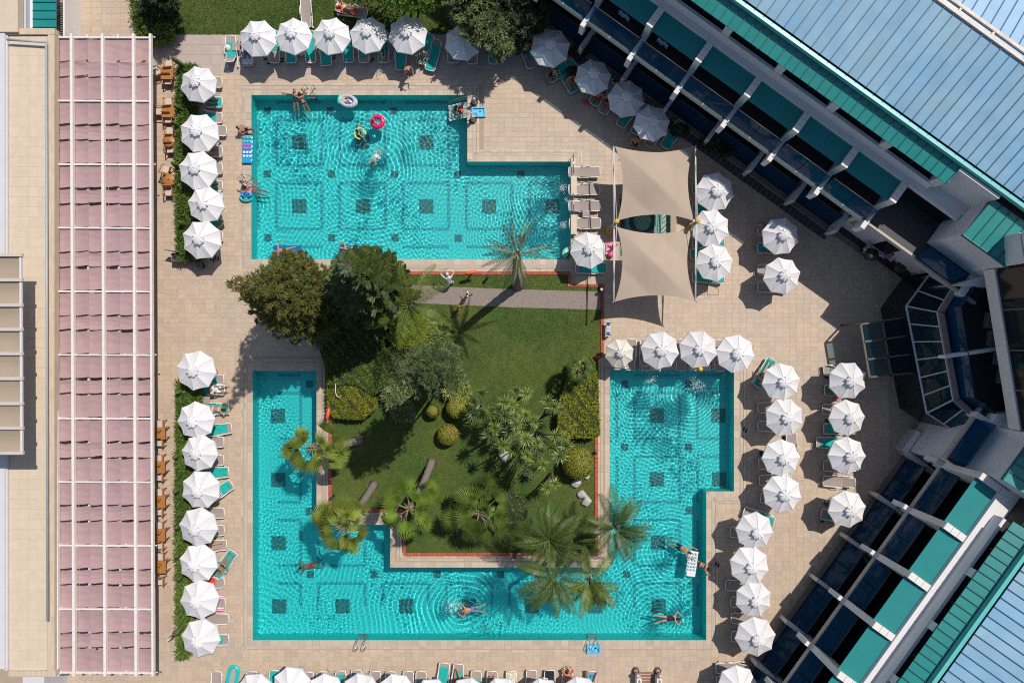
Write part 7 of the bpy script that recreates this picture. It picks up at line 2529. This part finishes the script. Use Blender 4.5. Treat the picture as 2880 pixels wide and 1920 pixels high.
# planter with a lifebuoy, café table, balcony bits
pl = thing('planter', 'concrete planter block in front of the conservatory', 'planter', P(2590, 1262, .9)-Vector((0, 0, .9)), R(-36))
ob('box', MB().box((0, 0, .45), (1.75, 1.55, .9)), mat('planter_concrete', (.40, .36, .35), .85, .08, 3), pl)
ob('rim', MB().box((-.72, 0, .93), (.30, 1.55, .08)), m_wtop, pl)
lb = thing('lifebuoy', 'red orange lifebuoy on the concrete planter', 'lifebuoy', P(2608, 1256, 1.0))
ob('ring', torus(.24, .11, 30, 10), mat('buoy_red', (.50, .045, .02), .5, .08), lb)
ob('plant', leaf_cards('plant', rng.normal(size=(120, 3))*.06+np.array([0, 0, .05]), .09, .6, .8), green('fresh_leaves', (.11, .19, .02), None, .4, .3), lb)
def cafe(px, py, label):
    root = thing('cafe_table', label, 'table', P(px, py, .72)-Vector((0, 0, .72)), 0, 'round café tables by the lobby wall')
    ob('top', MB().lathe([(.001, .70), (.36, .70), (.36, .73), (.001, .73)], 22), mat('dark_wood', (.09, .04, .025), .5, .2, 6), root)
    ob('stem', MB().tube([(0, 0, 0), (0, 0, .7)], .035, 8), m_black, root)
    ob('foot', MB().lathe([(.22, 0), (.20, .03), (.03, .05)], 14), m_black, root)
cafe(2455, 716, 'round dark café table between the two seated guests')
cafe(2532, 752, 'empty round dark café table by the lobby wall')
def cchair(px, py, rz, label):
    root = thing('metal_chair', label, 'chair', P(px, py, .45)-Vector((0, 0, .45)), rz, 'dark metal chairs by the lobby wall')
    ob('seat', MB().box((0, 0, .44), (.42, .42, .03)), m_black, root)
    ob('back', MB().tube([(-.2, -.2, .44), (-.26, -.2, .85), (-.26, .2, .85), (-.2, .2, .44)], .02, 6), m_black, root)
    for sx in (-1, 1):
        for sy in (-1, 1):
            ob('leg', MB().tube([(.19*sx, .19*sy, .44), (.22*sx, .22*sy, 0)], .015, 5), m_black, root)
cchair(2432, 702, R(-35), 'metal chair under the guest in the pale shirt')
cchair(2487, 716, R(150), 'metal chair under the guest in magenta')
cchair(2517, 738, R(-30), 'empty metal chair on the parasol side of the second café table')
cchair(2552, 768, R(130), 'empty metal chair on the conservatory side of the second café table')
lone('plate', MB().lathe([(.001, 0), (.09, .005), (.12, .02), (.09, .01)], 16), mat('china', (.7, .7, .7), .2, .02), 2450, 720, .735, 0, 'white plate on the guests’ café table', 'plate')
fp = thing('potted_flower', 'bright red potted flower on a first-floor balcony of the lower wing', 'potted plant', P(2490, 1686, 3.7))
ob('pot', MB().lathe([(.12, 0), (.17, .28), (.001, .26)], 12), mat('terracotta', (.30, .10, .05), .8, .1), fp)
ob('petals', leaf_cards('petals', rng.normal(size=(160, 3))*.11+np.array([0, 0, .45]), .10, .8, .8), mat('red_petals', (.75, .02, .02), .6, .1), fp)
bt = thing('balcony_table', 'round dark glass table on a balcony of the lower wing', 'table', P(2461, 1712, 3.7))
ob('top', MB().lathe([(.001, .68), (.36, .68), (.38, .70), (.36, .71), (.001, .71)], 22), mat('smoked_glass', (.02, .05, .06), .08, .05), bt)
ob('rim', torus(.37, .018, 26, 6), m_galv, bt)
bt.children[1].location = (0, 0, .7)
ob('stem', MB().tube([(0, 0, 0), (0, 0, .68)], .03, 8), m_black, bt)
for x, y, lab in ((2548, 1640, 'pale towel drying over a lower wing balcony rail'), (1757, 40, 'pale towel drying on an upper wing balcony'), (1866, 117, 'grey towel drying on the next upper wing balcony')):
    b = MB()
    b.smooth = True
    b.grid(lambda u_, v_: ((u_-.5)*.7, .03*math.sin(u_*12), -.45*v_+.02*math.sin(v_*6+u_*4)), 12, 8)
    z = 4.75 if x > 2000 else 6.0
    tag(ob('drying_towel', b, mat('drying_cloth', (.30, .36, .48), .9, .1, 6), None, P(x, y, z), R(-35) if x < 2000 else R(55)), lab, 'towel', 'towels drying on the balconies')
for i, (x, y) in enumerate(((2430, 1560), (2352, 1672), (2540, 1655), (2640, 1490))):
    z = 0.05 if i < 2 else 3.75
    root = thing('balcony_chair', ('teal cushioned chair on the ground-floor terrace, upper one', 'teal cushioned chair on the ground-floor terrace, lower one', 'teal cushioned chair on the balcony with the red flower', 'teal cushioned chair on the balcony nearest the corner bay')[i], 'chair', P(x, y, z), R(35), 'teal chairs on the lower wing’s balconies')
    ob('seat', MB().box((0, 0, .42), (.5, .5, .08)), m_fab, root)
    ob('backrest', MB().box((-.24, 0, .65), (.07, .5, .45)), m_fab, root)
    ob('frame', MB().box((0, 0, .2), (.46, .46, .36)), m_black, root)
for i, (x, y) in enumerate(((2782, 903), (2790, 953), (2808, 1005), (2818, 1058))):
    root = thing('terrace_sofa', ('uppermost', 'second', 'third', 'lowest')[i]+' grey bench on the dark roof terrace', 'bench', P(x, y, 4.5), R(-8), 'grey benches on the roof terrace')
    ob('seat', MB().box((0, 0, .2), (.62, .85, .4)), mat('grey_upholstery', (.22, .21, .19), .85, .1, 5), root)
    ob('back', MB().box((.28, 0, .5), (.10, .85, .3)), mat('grey_upholstery', (.22, .21, .19), .85, .1, 5), root)
# shrubs in the planting strip below the balconies
for x, y, r, lab in ((1632, 150, .45, 'dark shrub by the first partition of the upper wing'), (1905, 372, .5, 'low shrub right of the fourth slanting parasol'), (1990, 408, .6, 'leafy shrub at the corner of the shade sail'), (2035, 430, .45, 'small shrub in the strip beyond the sail')):
    C = rng.normal(size=(900, 3))
    C /= np.linalg.norm(C, axis=1)[:, None]
    root = thing('planting_shrub', lab, 'shrub', P(x, y, 0), 0, 'shrubs along the upper wing')
    ob('foliage', leaf_cards('foliage', C*r*rng.uniform(.6, 1, 900)[:, None]*np.array([1.3, .9, .8])+np.array([0, 0, .4]), .14, .5, .4), green('dark_leaves', (.035, .060, .018), None, .4, .15), root)
    ob('stem', MB().tube([(0, 0, 0), (0, 0, .4)], .05, 6), m_bark, root)
# planter box by the restaurant annex, hose in the hedge
ap = thing('box_planter', 'grey box planter with a shrub beside the annex louvres', 'planter', P(195, 60, .5)-Vector((0, 0, .5)))
ob('box', MB().box((0, 0, .3), (.7, .8, .6)), mat('planter_concrete', (.40, .36, .35), .85, .08, 3), ap)
ob('foliage', leaf_cards('foliage', rng.normal(size=(500, 3))*np.array([.15, .3, .12])+np.array([-.3, .1, .72]), .12, .6, .5), sh_g, ap)
lone('hose', MB().tube([P(944, 1078, 1.05)-P(944, 1078, 1.05), P(943, 1100, 1.1)-P(944, 1078, 1.05), P(946, 1112, 1.05)-P(944, 1078, 1.05), P(954, 1117, 1.0)-P(944, 1078, 1.05)], .03, 6), mat('white_hose', (.6, .58, .52), .5, .05), 944, 1078, 1.12, 0, 'white hose end lying over the yellow green hedge', 'hose')
